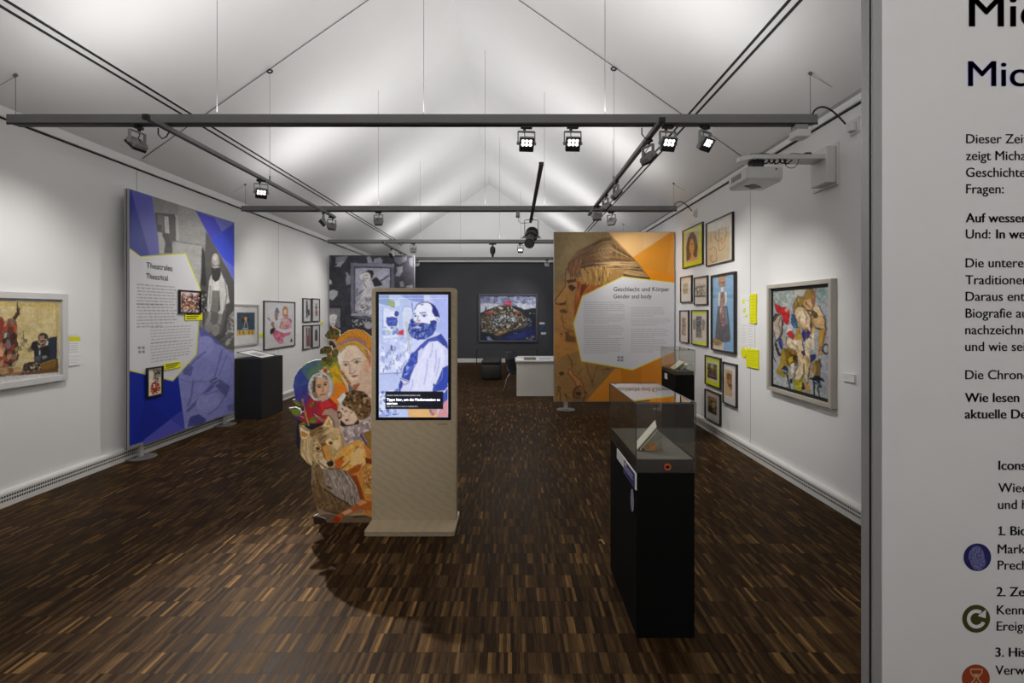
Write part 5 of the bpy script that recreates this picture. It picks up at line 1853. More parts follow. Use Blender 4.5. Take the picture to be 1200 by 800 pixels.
a.P_([(940, 1280), (1050, 1240), (1050, 1500), (980, 1480)], '#8d6a28').L([(930, 1300), (990, 1400)], 26, '#5a4a70').L([(950, 1290), (1000, 1380)], 8, '#c8c4d0')
# hand or cap behind the ears
a.P_([(470, 1060), (500, 1000), (580, 980), (650, 1020), (680, 1180), (640, 1240), (590, 1190), (560, 1060)], '#a98c7c')
# wolf
a.P_([(345, 1650), (360, 1500), (700, 1500), (960, 1900), (960, 2200), (640, 2240), (420, 2220), (345, 1950)], '#8a7460')
wolf = [(205, 1180), (250, 1180), (340, 1240), (380, 1230), (480, 1180), (550, 1060), (600, 1130), (620, 1190), (690, 1230), (705, 1340), (720, 1400), (690, 1500), (640, 1620), (600, 1700), (560, 1710), (440, 1690), (340, 1640), (290, 1600), (230, 1560), (215, 1480), (225, 1340)]
a.P_(wolf, '#b99a68')
a.speck(wolf, ['#b99a68', '#c8ac7c', '#a88650', '#bfa274', '#d0b88c'], 24, op=0.7, stretch=1.6)
a.P_([(330, 1260), (460, 1190), (520, 1280), (540, 1360), (530, 1480), (600, 1600), (540, 1640), (480, 1480), (430, 1340), (340, 1330)], '#7d5524', aa=1.2)
a.P_([(430, 1240), (480, 1200), (500, 1300), (480, 1420), (520, 1500), (470, 1480), (440, 1360)], '#6a3e16', aa=1.0)
a.P_([(210, 1190), (240, 1200), (340, 1250), (300, 1330), (260, 1340), (225, 1320)], '#dfc59c').P_([(230, 1250), (310, 1290), (280, 1320), (235, 1310)], '#b87e2c')
a.L([(215, 1190), (300, 1240), (350, 1250)], 7, '#5c3a1a')
a.P_([(480, 1190), (550, 1060), (600, 1130), (600, 1190), (560, 1200)], '#e0c69c').P_([(520, 1180), (555, 1110), (585, 1180)], '#c9923c').L([(555, 1065), (605, 1130), (615, 1195)], 7, '#4a2e16')
a.P_([(560, 1200), (680, 1230), (700, 1340), (600, 1310), (480, 1290)], '#cdae7e')
a.P_([(240, 1440), (340, 1440), (400, 1560), (470, 1660), (400, 1680), (300, 1610), (235, 1540)], '#d2b88e', aa=1.0)
a.E(415, 1440, 58, 46, '#dcc090').E(420, 1455, 32, 22, '#8a6428').E(425, 1455, 13, 14, '#2a1a0c')
a.L([(365, 1420), (410, 1400), (465, 1440)], 8, '#5c3c1a').L([(380, 1480), (440, 1490), (470, 1470)], 9, '#7a4a1c')
a.E(555, 1375, 42, 40, '#dcc090').E(575, 1385, 22, 18, '#8a6428').E(578, 1388, 11, 11, '#2a1a0c')
a.P_([(600, 1360), (690, 1340), (705, 1400), (650, 1480), (610, 1440)], '#d8bc8c')
a.P_([(470, 1440), (540, 1400), (600, 1560), (610, 1660), (560, 1660), (510, 1560)], '#c58e44', aa=1.0)
a.L([(470, 1450), (500, 1540), (520, 1600)], 10, '#8d4e18')
a.P_([(430, 1600), (500, 1560), (560, 1640), (540, 1690), (450, 1680)], '#d5bd9c')
a.P_([(525, 1620), (590, 1590), (612, 1630), (590, 1665), (545, 1660)], '#2b2422')
a.L([(425, 1590), (440, 1620), (520, 1680), (600, 1690)], 8, '#3a2718').L([(545, 1700), (605, 1690)], 8, '#2c1c12')
fur = ['#c8ac7c', '#8a6a3c', '#dcc69c', '#6d4e28', '#b39260']
a.strands([(230, 1340), (240, 1480), (300, 1620)], [(420, 1360), (400, 1540), (460, 1690)], 40, fur, 5, 0.55, 6)
a.strands([(350, 1270), (440, 1230), (560, 1210)], [(340, 1400), (460, 1400), (620, 1310)], 40, fur, 5, 0.5, 6)
# wolf body
a.P_([(360, 1680), (560, 1710), (640, 1700), (760, 1720), (860, 1800), (940, 1980), (950, 2080), (860, 2160), (640, 2060), (520, 1980), (370, 1900)], '#8f7c6c')
a.speck([(500, 1700), (640, 1700), (760, 1720), (860, 1800), (940, 1980), (940, 2080), (840, 2150), (640, 2040), (560, 1900)], ['#a39186', '#8f7f74', '#b5a79c', '#7a6a5e', '#94826f', '#6d5a4a'], 20, stretch=2.6)
a.P_([(700, 1680), (800, 1680), (880, 1800), (900, 1900), (840, 1830), (740, 1750)], '#5a4a38', aa=1.0)
a.P_([(365, 1600), (440, 1640), (480, 1750), (450, 1860), (370, 1880)], '#7c6244', aa=0.8)
a.speck([(365, 1600), (440, 1640), (480, 1750), (450, 1860), (370, 1880)], ['#7c6244', '#94784e', '#5e482c', '#a58a60'], 18, stretch=2.0, op=0.8)
a.P_([(345, 1880), (420, 1860), (500, 1930), (600, 2010), (760, 2100), (840, 2170), (640, 2220), (520, 2180), (420, 2150), (380, 2050)], '#6e5236', aa=0.8)
a.speck([(345, 1880), (420, 1860), (520, 1950), (760, 2100), (800, 2180), (600, 2180), (420, 2140)], ['#7a5c3e', '#6a4c30', '#8a6c4c', '#5c4028'], 26, op=0.7)
bf = ['#b5a89c', '#6a5a4e', '#9a8a7e', '#4e4034', '#c8bcb0', '#857466']
a.strands([(520, 1710), (600, 1880), (660, 2040)], [(780, 1730), (880, 1900), (900, 2130)], 90, bf, 4, 0.6, 8)
a.strands([(360, 1640), (370, 1800), (400, 2000)], [(480, 1700), (500, 1860), (700, 2160)], 50, ['#94784e', '#5e482c', '#a58a60', '#3e2c18'], 5, 0.55, 8)
a.L([(500, 1930), (620, 2010), (760, 2090), (850, 2160)], 12, '#2e2014').L([(540, 1900), (580, 1920)], 18, '#3a2412')
a.L([(500, 2180), (620, 2210), (700, 2220)], 9, '#2e1e12')
a.P_([(375, 2250), (520, 2220), (700, 2240), (1060, 2240), (1060, 2350), (370, 2350)], '#6a5846')
a.P_([(375, 2260), (500, 2260), (540, 2340), (372, 2340)], '#2c2018').L([(385, 2225), (515, 2275)], 10, '#d0cfcc')
a.L([(840, 2260), (940, 2245), (1050, 2250)], 12, '#33241a')
# lamb
lamb = [(640, 1640), (640, 1560), (690, 1480), (780, 1400), (880, 1360), (960, 1370), (1000, 1450), (1060, 1500), (1060, 1750), (980, 1760), (900, 1740), (820, 1760), (760, 1720), (690, 1700)]
a.P_(lamb, '#d9a04a')
a.speck(lamb, ['#d9a04a', '#e2b468', '#cf8e34', '#e6c080'], 34, op=0.6)
a.P_([(620, 1600), (690, 1560), (730, 1600), (690, 1680), (640, 1680)], '#c05a1c', aa=0.8)
a.L([(690, 1580), (720, 1550)], 12, '#6a2a0c').L([(640, 1690), (700, 1690), (760, 1640), (800, 1600)], 8, '#6e2c0c')
a.L([(850, 1490), (890, 1430), (930, 1450)], 11, '#3a2412').L([(880, 1440), (900, 1470)], 8, '#3a2412')
a.P_([(820, 1480), (930, 1420), (960, 1600), (900, 1680), (800, 1640)], '#e6c48a', op=0.6, aa=1.0)
a.P_([(960, 1400), (1060, 1480), (1060, 1600), (1000, 1560)], '#c47a3a').P_([(980, 1560), (1060, 1580), (1060, 1800), (1010, 1740)], '#7d3410')
a.P_([(760, 1720), (900, 1640), (940, 1640), (900, 1760), (820, 1780)], '#a84e14', aa=0.8)
a.P_([(820, 1760), (900, 1720), (1000, 1620), (1060, 1640), (1060, 2260), (980, 2240), (940, 2100), (900, 1920)], '#c08038')
a.P_([(820, 1770), (880, 1770), (960, 2000), (1000, 2200), (940, 2140), (900, 1950)], '#8e3a10', aa=0.8)
a.speck([(940, 1700), (1060, 1640), (1060, 2000), (980, 1980)], ['#d0a860', '#c08a40', '#dab878', '#a8702c'], 26, op=0.7)
for q in range(14):
    a.L([(985 + (q * 23) % 65, 1790 + q * 9), (995 + (q * 23) % 60, 1808 + q * 9)], 4, '#5a2c10')
a.P_([(590, 2300), (680, 2210), (780, 2160), (870, 2110), (940, 2050), (1060, 2080), (1060, 2180), (900, 2170), (800, 2220), (720, 2260), (680, 2310), (620, 2320)], '#b05a20')
a.P_([(580, 2310), (640, 2250), (690, 2270), (680, 2320)], '#9a2c10').P_([(700, 2200), (800, 2160), (840, 2190), (740, 2240)], '#cda078').P_([(880, 2090), (940, 2050), (1000, 2080), (920, 2130)], '#c88a5a')
a.finish(0.4, 3.5, 0.10, 1.3, 0.4)
q_ = a._p(OUT)
msk = a._cov(q_, a.X, a.Y, 0.05) > 0.5
o = a.build('cutout_figure', m_print, None, mask=msk, thick=0.012, side_mat=m_board, loc=((W(386, 0, DC)).x, DC, 0.0))
tag(o, 'printed cut-out board of a braided woman, wolf, lamb and colour wheel', 'cutout')

# ================================================================== SHOWCASES
def showcase(x0, x1, y0, y1, z_tray, z_top, lab, z_glass):
    t = thing('showcase', lab, 'display case', ((x0 + x1) / 2, (y0 + y1) / 2, 0), 'glass-topped black showcases')
    b = MB()
    b.box(x0 + 0.004, x1 - 0.004, y0 + 0.004, y1 - 0.004, 0, z_glass, bev=0.003)
    b.build('plinth', m_blackm, t)
    b = MB()
    b.box(x0 + 0.010, x1 - 0.010, y0 + 0.010, y1 - 0.010, z_glass, z_tray - 0.004, bev=0.002)
    b.box(x0 + 0.011, x1 - 0.011, y0 + 0.011, y1 - 0.011, z_tray - 0.004, z_tray, mi=1)
    b.build('tray', [mat('brown_tray_edge', (0.022, 0.010, 0.006), rough=0.6, vary=0.1), mat('taupe_tray', (0.13, 0.112, 0.09), rough=0.7, vary=0.06)], t)
    g = 0.006
    for nm, (a0, a1, b0, b1, c0, c1) in (('front', (x0, x1, y0, y0 + g, z_glass, z_top - g)), ('back', (x0, x1, y1 - g, y1, z_glass, z_top - g)),
                                         ('left', (x0, x0 + g, y0 + g, y1 - g, z_glass, z_top - g)), ('right', (x1 - g, x1, y0 + g, y1 - g, z_glass, z_top - g)),
                                         ('top', (x0, x1, y0, y1, z_top - g, z_top))):
        b = MB()
        b.box(a0, a1, b0, b1, c0, c1)
        b.build('glass_pane', m_glass_top if nm == 'top' else m_glass, t)
    b = MB()
    e = 0.0022
    me = [((x0, y0, z_glass), (x0, y0, z_top)), ((x1, y0, z_glass), (x1, y0, z_top)), ((x0, y1, z_glass), (x0, y1, z_top)), ((x1, y1, z_glass), (x1, y1, z_top)),
          ((x0, y0, z_top), (x1, y0, z_top)), ((x0, y1, z_top), (x1, y1, z_top)), ((x0, y0, z_top), (x0, y1, z_top)), ((x1, y0, z_top), (x1, y1, z_top))]
    for p, q in me:
        b.tube([p, q], e, 6)
    b.build('glass_edge', mat('glass_edge_bond', (0.03, 0.035, 0.032), rough=0.3, vary=0), t)
    return t


SX0, SX1, SY0, SY1 = 0.600, 0.893, 2.427, 3.095
t = showcase(SX0, SX1, SY0, SY1, 0.878, 1.156, 'tall black glass showcase nearest the viewer, holding an open booklet', 0.812)
b = MB()
b.lathe([(0.017, 0.0), (0.017, 0.004), (0.009, 0.004), (0.009, 0.0)], (0, 0, 0), 24)
for i in range(len(b.v)):
    v = b.v[i]
    b.v[i] = Vector((0.754 + v.x, SY0 - v.z, 0.842 + v.y))
b.build('lock_ring', mat('orange_lock', (0.55, 0.11, 0.03), rough=0.4, vary=0), t)


def side_tab(y0, y1, z0, z1, m, nm):
    b = MB()
    b.box(SX0 - 0.002, SX0 + 0.003, y0, y1, z0, z1)
    return b.build(nm, m, t)


def sy(x):
    return SX0 * FPX / (x - CX)


def sz(x, y):
    return EYE + (CY - y) / FPX * sy(x)


side_tab(sy(731.5), sy(723.2), sz(731, 547.5), sz(731, 535.5), m_card, 'white_sticker')
o = side_tab(sy(745.4), sy(731.4), sz(745.2, 574), sz(745.2, 554.5), m_card, 'blue_sticker')
b = MB()
b.box(SX0 - 0.003, SX0 - 0.002, sy(744.3), sy(731.8), sz(745.2, 573.5), sz(745.2, 556.5))
for q in range(2):
    b.box(SX0 - 0.0036, SX0 - 0.003, sy(742.3), sy(732.6), sz(745.2, 566 - 4 * q), sz(745.2, 565.2 - 4 * q), mi=1)
b.box(SX0 - 0.0036, SX0 - 0.003, sy(734.5), sy(732.6), sz(745.2, 560.4), sz(745.2, 557.8), mi=1)
b.build('blue_sticker_print', [mat('indigo_print', (0.030, 0.025, 0.19), rough=0.5, vary=0), m_card], t)
b = MB()
pc = Vector((SX0 - 0.0005, sy(741.2), sz(741.2, 586)))
pts = [pc + Vector((0, 0.052 * math.cos(q) * 0.62, 0.057 * math.sin(q))) for q in np.linspace(0, 2 * PI, 33)[:-1]]
b.prism(pts, (-0.002, 0, 0))
b.build('oval_sticker', mat('lilac_sticker', (0.32, 0.32, 0.42), rough=0.5, vary=0.5, vscale=150), t)

# booklet on a clear stand inside the near showcase
t = thing('book_stand', 'clear acrylic book stand inside the nearest showcase', 'stand', (0.72, 2.66, 0.878))
b = MB()
b.box(0.665, 0.785, 2.57, 2.73, 0.878, 0.8815)
b.prism([(0.700, 2.60, 0.8815), (0.785, 2.60, 0.955), (0.788, 2.60, 0.951), (0.705, 2.60, 0.8815)], (0, 0.11, 0))
b.prism([(0.780, 2.61, 0.8815), (0.784, 2.61, 0.8815), (0.784, 2.61, 0.948), (0.780, 2.61, 0.948)], (0, 0.09, 0))
b.build('stand_body', m_acryl, t)
t = thing('booklet', 'cream open booklet leaning steeply on the clear stand', 'booklet', (0.72, 2.66, 0.886))
m_page = mat('cream_paper', (0.72, 0.66, 0.52), rough=0.7, vary=0.04)


def slab(mb, p0, dirv, nrm, ln, y0, y1, th, mi=0, skew=0.0):
    p0, dirv, nrm = Vector(p0), Vector(dirv).normalized(), Vector(nrm).normalized()
    q = [p0, p0 + dirv * ln, p0 + dirv * ln + nrm * th, p0 + nrm * th]
    mb.prism([(v.x, y0, v.z) for v in q], (skew, y1 - y0, 0), mi)


dv = Vector((0.122, 0, 0.122))
nv_ = Vector((-0.122, 0, 0.122))
b = MB()
slab(b, (0.657, 0, 0.8825), (0.095, 0, 0.110), (-0.11, 0, 0.095), 0.125, 2.57, 2.745, 0.003, skew=0.036)
b.build('cover', m_page, t)
b = MB()
slab(b, (0.643, 0, 0.884), (0.105, 0, 0.122), (-0.122, 0, 0.105), 0.155, 2.575, 2.74, 0.003, skew=0.040)
b.build('page_block', mat('white_pages', (0.76, 0.72, 0.61), rough=0.7, vary=0.03), t)

# second showcase in front of the orange panel
T2 = showcase(1.99, 2.235, 6.1, 6.68, 0.872, 1.134, 'second black glass showcase, before the orange panel beside the picture wall', 0.828)
b = MB()
b.box(1.988, 1.993, 6.42, 6.52, 0.73, 0.80)
b.build('white_sticker', m_card, T2)
for k, (x, z, ln, lab) in enumerate(((2.02, 0.874, 0.15, 'pale open book in the second showcase, left one'), (2.095, 0.874, 0.13, 'dark-backed pale book in the second showcase, right one'))):
    t = thing('book', lab, 'book', (x + 0.05, 6.3, z), 'books in the second showcase')
    b = MB()
    slab(b, (x, 0, z + 0.004), (0.12, 0, 0.075 + 0.02 * (1 - k)), (-0.085, 0, 0.12), ln, 6.2, 6.38, 0.010)
    b.build('page_block', m_page, t)
    b = MB()
    slab(b, (x + 0.004, 0, z), (0.12, 0, 0.075 + 0.02 * (1 - k)), (-0.085, 0, 0.12), ln + 0.004, 6.197, 6.383, 0.005)
    b.build('cover', m_black, t)

# ================================================================== BLACK PLINTH BY THE LEFT WALL
t = thing('desk_plinth', 'black box plinth with a sloping glass desk top at the left wall', 'plinth', (-3.96, 7.73, 0))
b = MB()
b.box(-4.165, -3.765, 7.39, 8.07, 0, 0.90, bev=0.003)
b.build('plinth_body', mat('charcoal_board', (0.022, 0.022, 0.023), rough=0.55, vary=0.1), t)
b = MB()
for y in (7.395, 7.86):
    b.prism([(-3.768, y, 0.90), (-3.768, y, 0.913), (-4.14, y, 1.0), (-4.14, y, 0.90)], (0, 0.006, 0))
b.build('glass_cheek', m_glass, t)
b = MB()
b.prism([(-3.768, 7.40, 0.907), (-3.768, 7.40, 0.913), (-4.14, 7.40, 1.0), (-4.14, 7.40, 0.994)], (0, 0.455, 0))
b.build('desk_top', m_card, t)
b = MB()
b.tube([(-3.766, 7.395, 0.914), (-4.14, 7.395, 1.001), (-4.14, 7.866, 1.001), (-3.766, 7.866, 0.914), (-3.766, 7.395, 0.914)], 0.006, 6)
b.build('desk_rim', m_black, t)
b = MB()
b.prism([(-3.85, 7.50, 0.9335), (-3.85, 7.50, 0.935), (-4.02, 7.50, 0.9745), (-4.02, 7.50, 0.973)], (0, 0.22, 0))
b.build('document', mat('grey_document', (0.34, 0.34, 0.34), rough=0.7, vary=0.5, vscale=30), t)

# ================================================================== FAR SIDE OF THE ROOM
t = thing('desk', 'white low desk with closed front beside the orange panel', 'desk', (0.75, 9.9, 0))
m_desk = mat('cream_white_desk', (0.55, 0.53, 0.48), rough=0.5, vary=0.02)
b = MB()
b.box(0.03, 1.5, 9.38, 10.36, 0.662, 0.685, bev=0.003)
b.build('desktop', mat('white_desktop', (0.70, 0.70, 0.70), rough=0.4, vary=0.02), t)
b = MB()
b.box(0.055, 1.48, 9.44, 9.47, 0.0, 0.662, bev=0.002)
b.build('front_board', m_desk, t)
for xx in (0.07, 1.43):
    b = MB()
    b.box(xx, xx + 0.035, 10.29, 10.325, 0.0, 0.662, bev=0.002)
    b.build('leg', m_desk, t)
for k, (x0, x1, y0, y1, th, m, lab) in enumerate(((0.20, 0.43, 9.5, 9.85, 0.02, mat('olive_grey_folder', (0.10, 0.105, 0.075), rough=0.6, vary=0.2), 'dark grey green folder lying on the white desk'),
                                                  (0.5, 0.72, 9.55, 9.9, 0.006, mat('pale_blue_paper', (0.42, 0.45, 0.55), rough=0.7, vary=0.3, vscale=20), 'pale blue printed sheet on the white desk'),
                                                  (0.06, 0.17, 9.45, 9.8, 0.005, m_card, 'white paper sheet at the left end of the white desk'))):
    b = MB()
    b.box(x0, x1, y0, y1, 0.685, 0.685 + th, bev=0.001)
    tag(b.build(['folder', 'leaflet', 'paper_sheet'][k], m, None, loc=((x0 + x1) / 2, (y0 + y1) / 2, 0.685)), lab, ['folder', 'leaflet', 'paper'][k])

# chair
t = thing('shell_chair', 'black shell chair on thin chrome legs pushed up to the white desk', 'chair', (0.10, 9.86, 0))
cx0, cy0 = 0.10, 9.86


def sheet(profile, half, th):
    """Curved shell: profile of (forward, height) points, half widths per point."""
    vs, fs = [], []
    nseg = 8
    for i, ((fx, z), hw) in enumerate(zip(profile, half)):
        for k in range(nseg + 1):
            q = -1 + 2 * k / nseg
            bow = 0.035 * q * q
            vs.append(Vector((cx0 + fx + (bow if i > 3 else 0), cy0 + q * hw, z + (bow * 0.5 if i <= 3 else 0))))
    n = len(profile)
    for i in range(n - 1):
        for k in range(nseg):
            a_ = i * (nseg + 1) + k
            fs.append((a_, a_ + 1, a_ + nseg + 2, a_ + nseg + 1))
    return vs, fs


m_shell = mat('gloss_black_shell', (0.020, 0.023, 0.032), rough=0.25, vary=0, spec=0.8)
sv, sf = sheet([(0.24, 0.40), (0.20, 0.42), (0.05, 0.41), (-0.10, 0.415)], [0.15, 0.19, 0.20, 0.19], 0.01)
b = MB().add(sv, sf)
o = b.build('seat', m_shell, t, True)
md = o.modifiers.new('thickness', 'SOLIDIFY')
md.thickness = 0.012
sv, sf = sheet([(-0.10, 0.415), (-0.15, 0.44), (-0.175, 0.50), (-0.19, 0.58), (-0.21, 0.68), (-0.235, 0.78), (-0.245, 0.81)], [0.19, 0.17, 0.15, 0.17, 0.20, 0.17, 0.12], 0.01)
b = MB().add(sv, sf)
o = b.build('backrest', m_shell, t, True)
md = o.modifiers.new('thickness', 'SOLIDIFY')
md.thickness = 0.012
for sx in (-1, 1):
    for sy_ in (-1, 1):
        b = MB()
        b.tube([(cx0 + 0.02 + sx * 0.05, cy0 + sy_ * 0.03, 0.395), (cx0 + 0.02 + sx * 0.13, cy0 + sy_ * 0.15, 0.38), (cx0 + 0.02 + sx * 0.17, cy0 + sy_ * 0.185, 0.30), (cx0 + 0.02 + sx * 0.235, cy0 + sy_ * 0.215, 0.0)], 0.009, 10)
        b.build('leg', m_chrome, t, True)

t.rotation_euler = (0, 0, math.radians(-36))

# bench block
t = thing('ottoman', 'black padded seating block in front of the far cityscape painting', 'ottoman', (-0.54, 12.3, 0))
m_leather = mat('black_leatherette', (0.016, 0.017, 0.017), rough=0.45, vary=0.1, bump=0.1, bscale=200)
b = MB()
b.box(-0.76, -0.315, 11.7, 12.95, 0.02, 0.36, bev=0.02, seg=3)
b.build('base', m_leather, t, True)
b = MB()
b.box(-0.765, -0.31, 11.695, 12.955, 0.36, 0.455, bev=0.03, seg=4)
b.build('seat_cushion', m_leather, t, True)

# low barrier before the far painting
t = thing('barrier', 'low black post barrier in front of the far cityscape painting', 'barrier', (-0.1, 15.1, 0))
for xx in (-1.13, 0.70):
    b = MB()
    b.tube([(xx, 15.1, 0.0), (xx, 15.1, 0.48)], 0.014, 10)
    b.lathe([(0.11, 0.0), (0.11, 0.008), (0.02, 0.014)], (xx, 15.1, 0), 24)
    b.build('post', m_black, t, True)
b = MB()
b.tube([(-1.13, 15.1, 0.46), (0.70, 15.1, 0.46)], 0.006, 8)
b.build('bar', m_black, t)

# tape mark on the floor
fx, fy = W(705, 634.5, FPX * 1.6 / (634.5 - CY)).xy
t_ = MB()
t_.prism([(fx - 0.018, fy + 0.030, 0.0002), (fx + 0.012, fy + 0.034, 0.0002), (fx + 0.018, fy - 0.034, 0.0002), (fx + 0.008, fy - 0.034, 0.0002), (fx + 0.003, fy + 0.010, 0.0002), (fx - 0.012, fy + 0.016, 0.0002)], (0, 0, 0.0008))
tag(t_.build('floor_tape', mat('ochre_tape', (0.42, 0.24, 0.05), rough=0.6, vary=0.1), None, loc=(fx, fy, 0)), 'small bent scrap of yellow tape on the floor left of the near showcase', 'tape')

# ================================================================== PROJECTOR ON THE RIGHT WALL
t = thing('projector_mount', 'white wall arm on a boxy plate high on the right wall', 'bracket', (XR, 4.15, 2.85))
b = MB()
b.box(XR - 0.016, XR, 4.03, 4.36, 2.642, 2.99, bev=0.003)
b.build('wall_plate', m_whitep, t)
b = MB()
b.box(2.556, XR - 0.016, 4.045, 4.265, 2.664, 2.963, bev=0.006)
b.build('bracket_box', m_whitep, t)
b = MB()
b.prism([(2.556, 4.06, 2.862), (1.97, 4.06, 2.862), (1.885, 4.12, 2.862), (1.885, 4.19, 2.862), (1.93, 4.235, 2.862), (2.556, 4.235, 2.862)], (0, 0, 0.034))
b.build('boom', m_whitep, t)
b = MB()
b.box(1.975, 2.07, 4.09, 4.18, 2.785, 2.862, bev=0.006)
b.build('tilt_joint', m_black, t)
b = MB()
b.box(2.40, 2.455, 4.07, 4.13, 2.896, 2.918, bev=0.009)
b.build('cable_clip', m_black, t)
b = MB()
for k in range(7):
    x = 1.96 + 0.045 * k
    b.tube([(x, 4.075, 2.858), (x + 0.02, 4.09, 2.825 + 0.012 * (k % 2)), (x + 0.05, 4.11, 2.835), (x + 0.07, 4.085, 2.858)], 0.006, 6)
b.tube([(1.96, 4.10, 2.902), (2.05, 4.09, 2.908), (2.15, 4.10, 2.902)], 0.008, 6)
b.build('cable_bundle', m_black, t, True)
b = MB()
pts = [(2.285 - 0.062 * math.cos(q), 4.075, 2.864 - 0.078 * math.sin(q)) for q in np.linspace(0, PI, 14)]
b.tube(pts, 0.003, 6)
b.tube([(2.25, 4.1, 2.896), (2.31, 4.1, 2.915), (2.41, 4.1, 2.908)], 0.003, 6)
b.build('loose_cable', m_black, t)

t = thing('projector', 'white short-throw projector hanging under the wall arm', 'projector', (1.998, 4.105, 2.757))
m_proj = mat('projector_white', (0.60, 0.60, 0.59), rough=0.45, vary=0.02)
outl = []
for cx_, cy_, a0, rr in ((1.865, 3.945, 180, 0.015), (2.115, 3.96, 270, 0.03), (2.115, 4.25, 0, 0.03), (1.88, 4.25, 90, 0.03)):
    for q in range(5):
        an = math.radians(a0 + 22.5 * q)
        outl.append((cx_ + rr * math.cos(an), cy_ + rr * math.sin(an)))
bm = bmesh.new()
zt, zb = 2.757, 2.668
rings = [[bm.verts.new((1.998 + (x - 1.998) * k, 4.105 + (y - 4.105) * k, z)) for x, y in outl] for k, z in ((0.985, zt), (1.0, zt - 0.006), (1.0, zb), (0.93, zb - 0.022))]
n = len(outl)
bm.faces.new(rings[0])
bm.faces.new(list(reversed(rings[-1])))
for r0, r1 in zip(rings[:-1], rings[1:]):
    for i in range(n):
        j = (i + 1) % n
        bm.faces.new((r0[i], r1[i], r1[j], r0[j]))
bmesh.ops.recalc_face_normals(bm, faces=bm.faces[:])
bm.verts.index_update()
b = MB()
b.add([v.co.copy() for v in bm.verts], [[v.index for v in f.verts] for f in bm.faces])
bm.free()
b.build('housing', m_proj, t)
b = MB()
b.obox((1.99, 4.12, 2.6445), (0.15, 0.085, 0.004), Matrix.Rotation(0.75, 3, 'Z'), bev=0.0015)
b.build('lens_window', m_inkg, t)
b = MB()
for k in range(7):
    b.box(1.8485, 1.8515, 4.03 + 0.026 * k, 4.045 + 0.026 * k, 2.69, 2.735)
b.build('vent', m_inkg, t)
b = MB()
b.tube([(2.085, 3.93, 2.737), (2.085, 3.9275, 2.737)], 0.007, 12)
b.build('sensor', m_black, t)
b = MB()
b.box(1.965, 2.08, 4.08, 4.19, 2.757, 2.785, bev=0.003)
b.build('mount_plate', m_steel, t)
# ================================================================== PICTURES ON THE WALLS
def wall_picture(label, side, q, fmat, fw, depth, base, paint, crop, group=None, glaze=True, gain=1.12, res=2.0, name='framed_picture', cat='picture', lip=0.0, m=None, fin=(0.2, 2.5, 0.05, 1.5, 0.3)):
    """q = (xL, top-left y, bottom-left y, xR, top-right y, bottom-right y): the front of the frame as seen in the photograph."""
    xw = XR if side == 'R' else XL
    sg = -1 if side == 'R' else 1
    X = xw + sg * depth
    xl, tl, bl, xr, tr, br = q
    dl, dr = X * FPX / (xl - CX), X * FPX / (xr - CX)
    zt = EYE + ((CY - tl) * dl + (CY - tr) * dr) / 2 / FPX
    zb = EYE + ((CY - bl) * dl + (CY - br) * dr) / 2 / FPX
    y0, y1 = min(dl, dr), max(dl, dr)
    t = thing(name, label, cat, (xw, (y0 + y1) / 2, zb), group)
    b = MB()
    for (ya, yb_, za, zb_) in ((y0, y0 + fw, zb, zt), (y1 - fw, y1, zb, zt), (y0 + fw, y1 - fw, zb, zb + fw), (y0 + fw, y1 - fw, zt - fw, zt)):
        b.box(xw + sg * 0.001, X, ya, yb_, za, zb_, bev=min(0.003, fw * 0.2))
    b.build('frame', fmat, t)
    if lip > 0:
        b = MB()
        e = fw
        for (ya, yb_, za, zb_) in ((y0 + e, y0 + e + lip, zb + e, zt - e), (y1 - e - lip, y1 - e, zb + e, zt - e), (y0 + e, y1 - e, zb + e, zb + e + lip), (y0 + e, y1 - e, zt - e - lip, zt - e)):
            b.box(xw + sg * 0.002, xw + sg * (depth * 0.45), ya, yb_, za, zb_)
        b.build('inner_rebate', m_black, t)
    b = MB()
    b.box(xw + sg * 0.001, xw + sg * (depth * 0.35), y0 + fw * 0.5, y1 - fw * 0.5, zb + fw * 0.5, zt - fw * 0.5)
    b.build('backing', m_card, t)
    Xa = xw + sg * (depth * 0.35 + 0.0015)
    ya, yb_ = (y1 - fw, y0 + fw) if side == 'R' else (y0 + fw, y1 - fw)
    a = art_side(Xa, ya, yb_, zb + fw, zt - fw, res, base=base, gain=gain)
    a.aa = 0.35
    a.crop(*crop)
    paint(a)
    a.finish(*fin)
    a.build('artwork', m or m_paper, t)
    if glaze:
        b = MB()
        xg = xw + sg * (depth * 0.8)
        b.box(xg - 0.001, xg + 0.001, y0 + fw * 0.9, y1 - fw * 0.9, zb + fw * 0.9, zt - fw * 0.9)
        b.build('glazing', m_glaze, t)
    return t


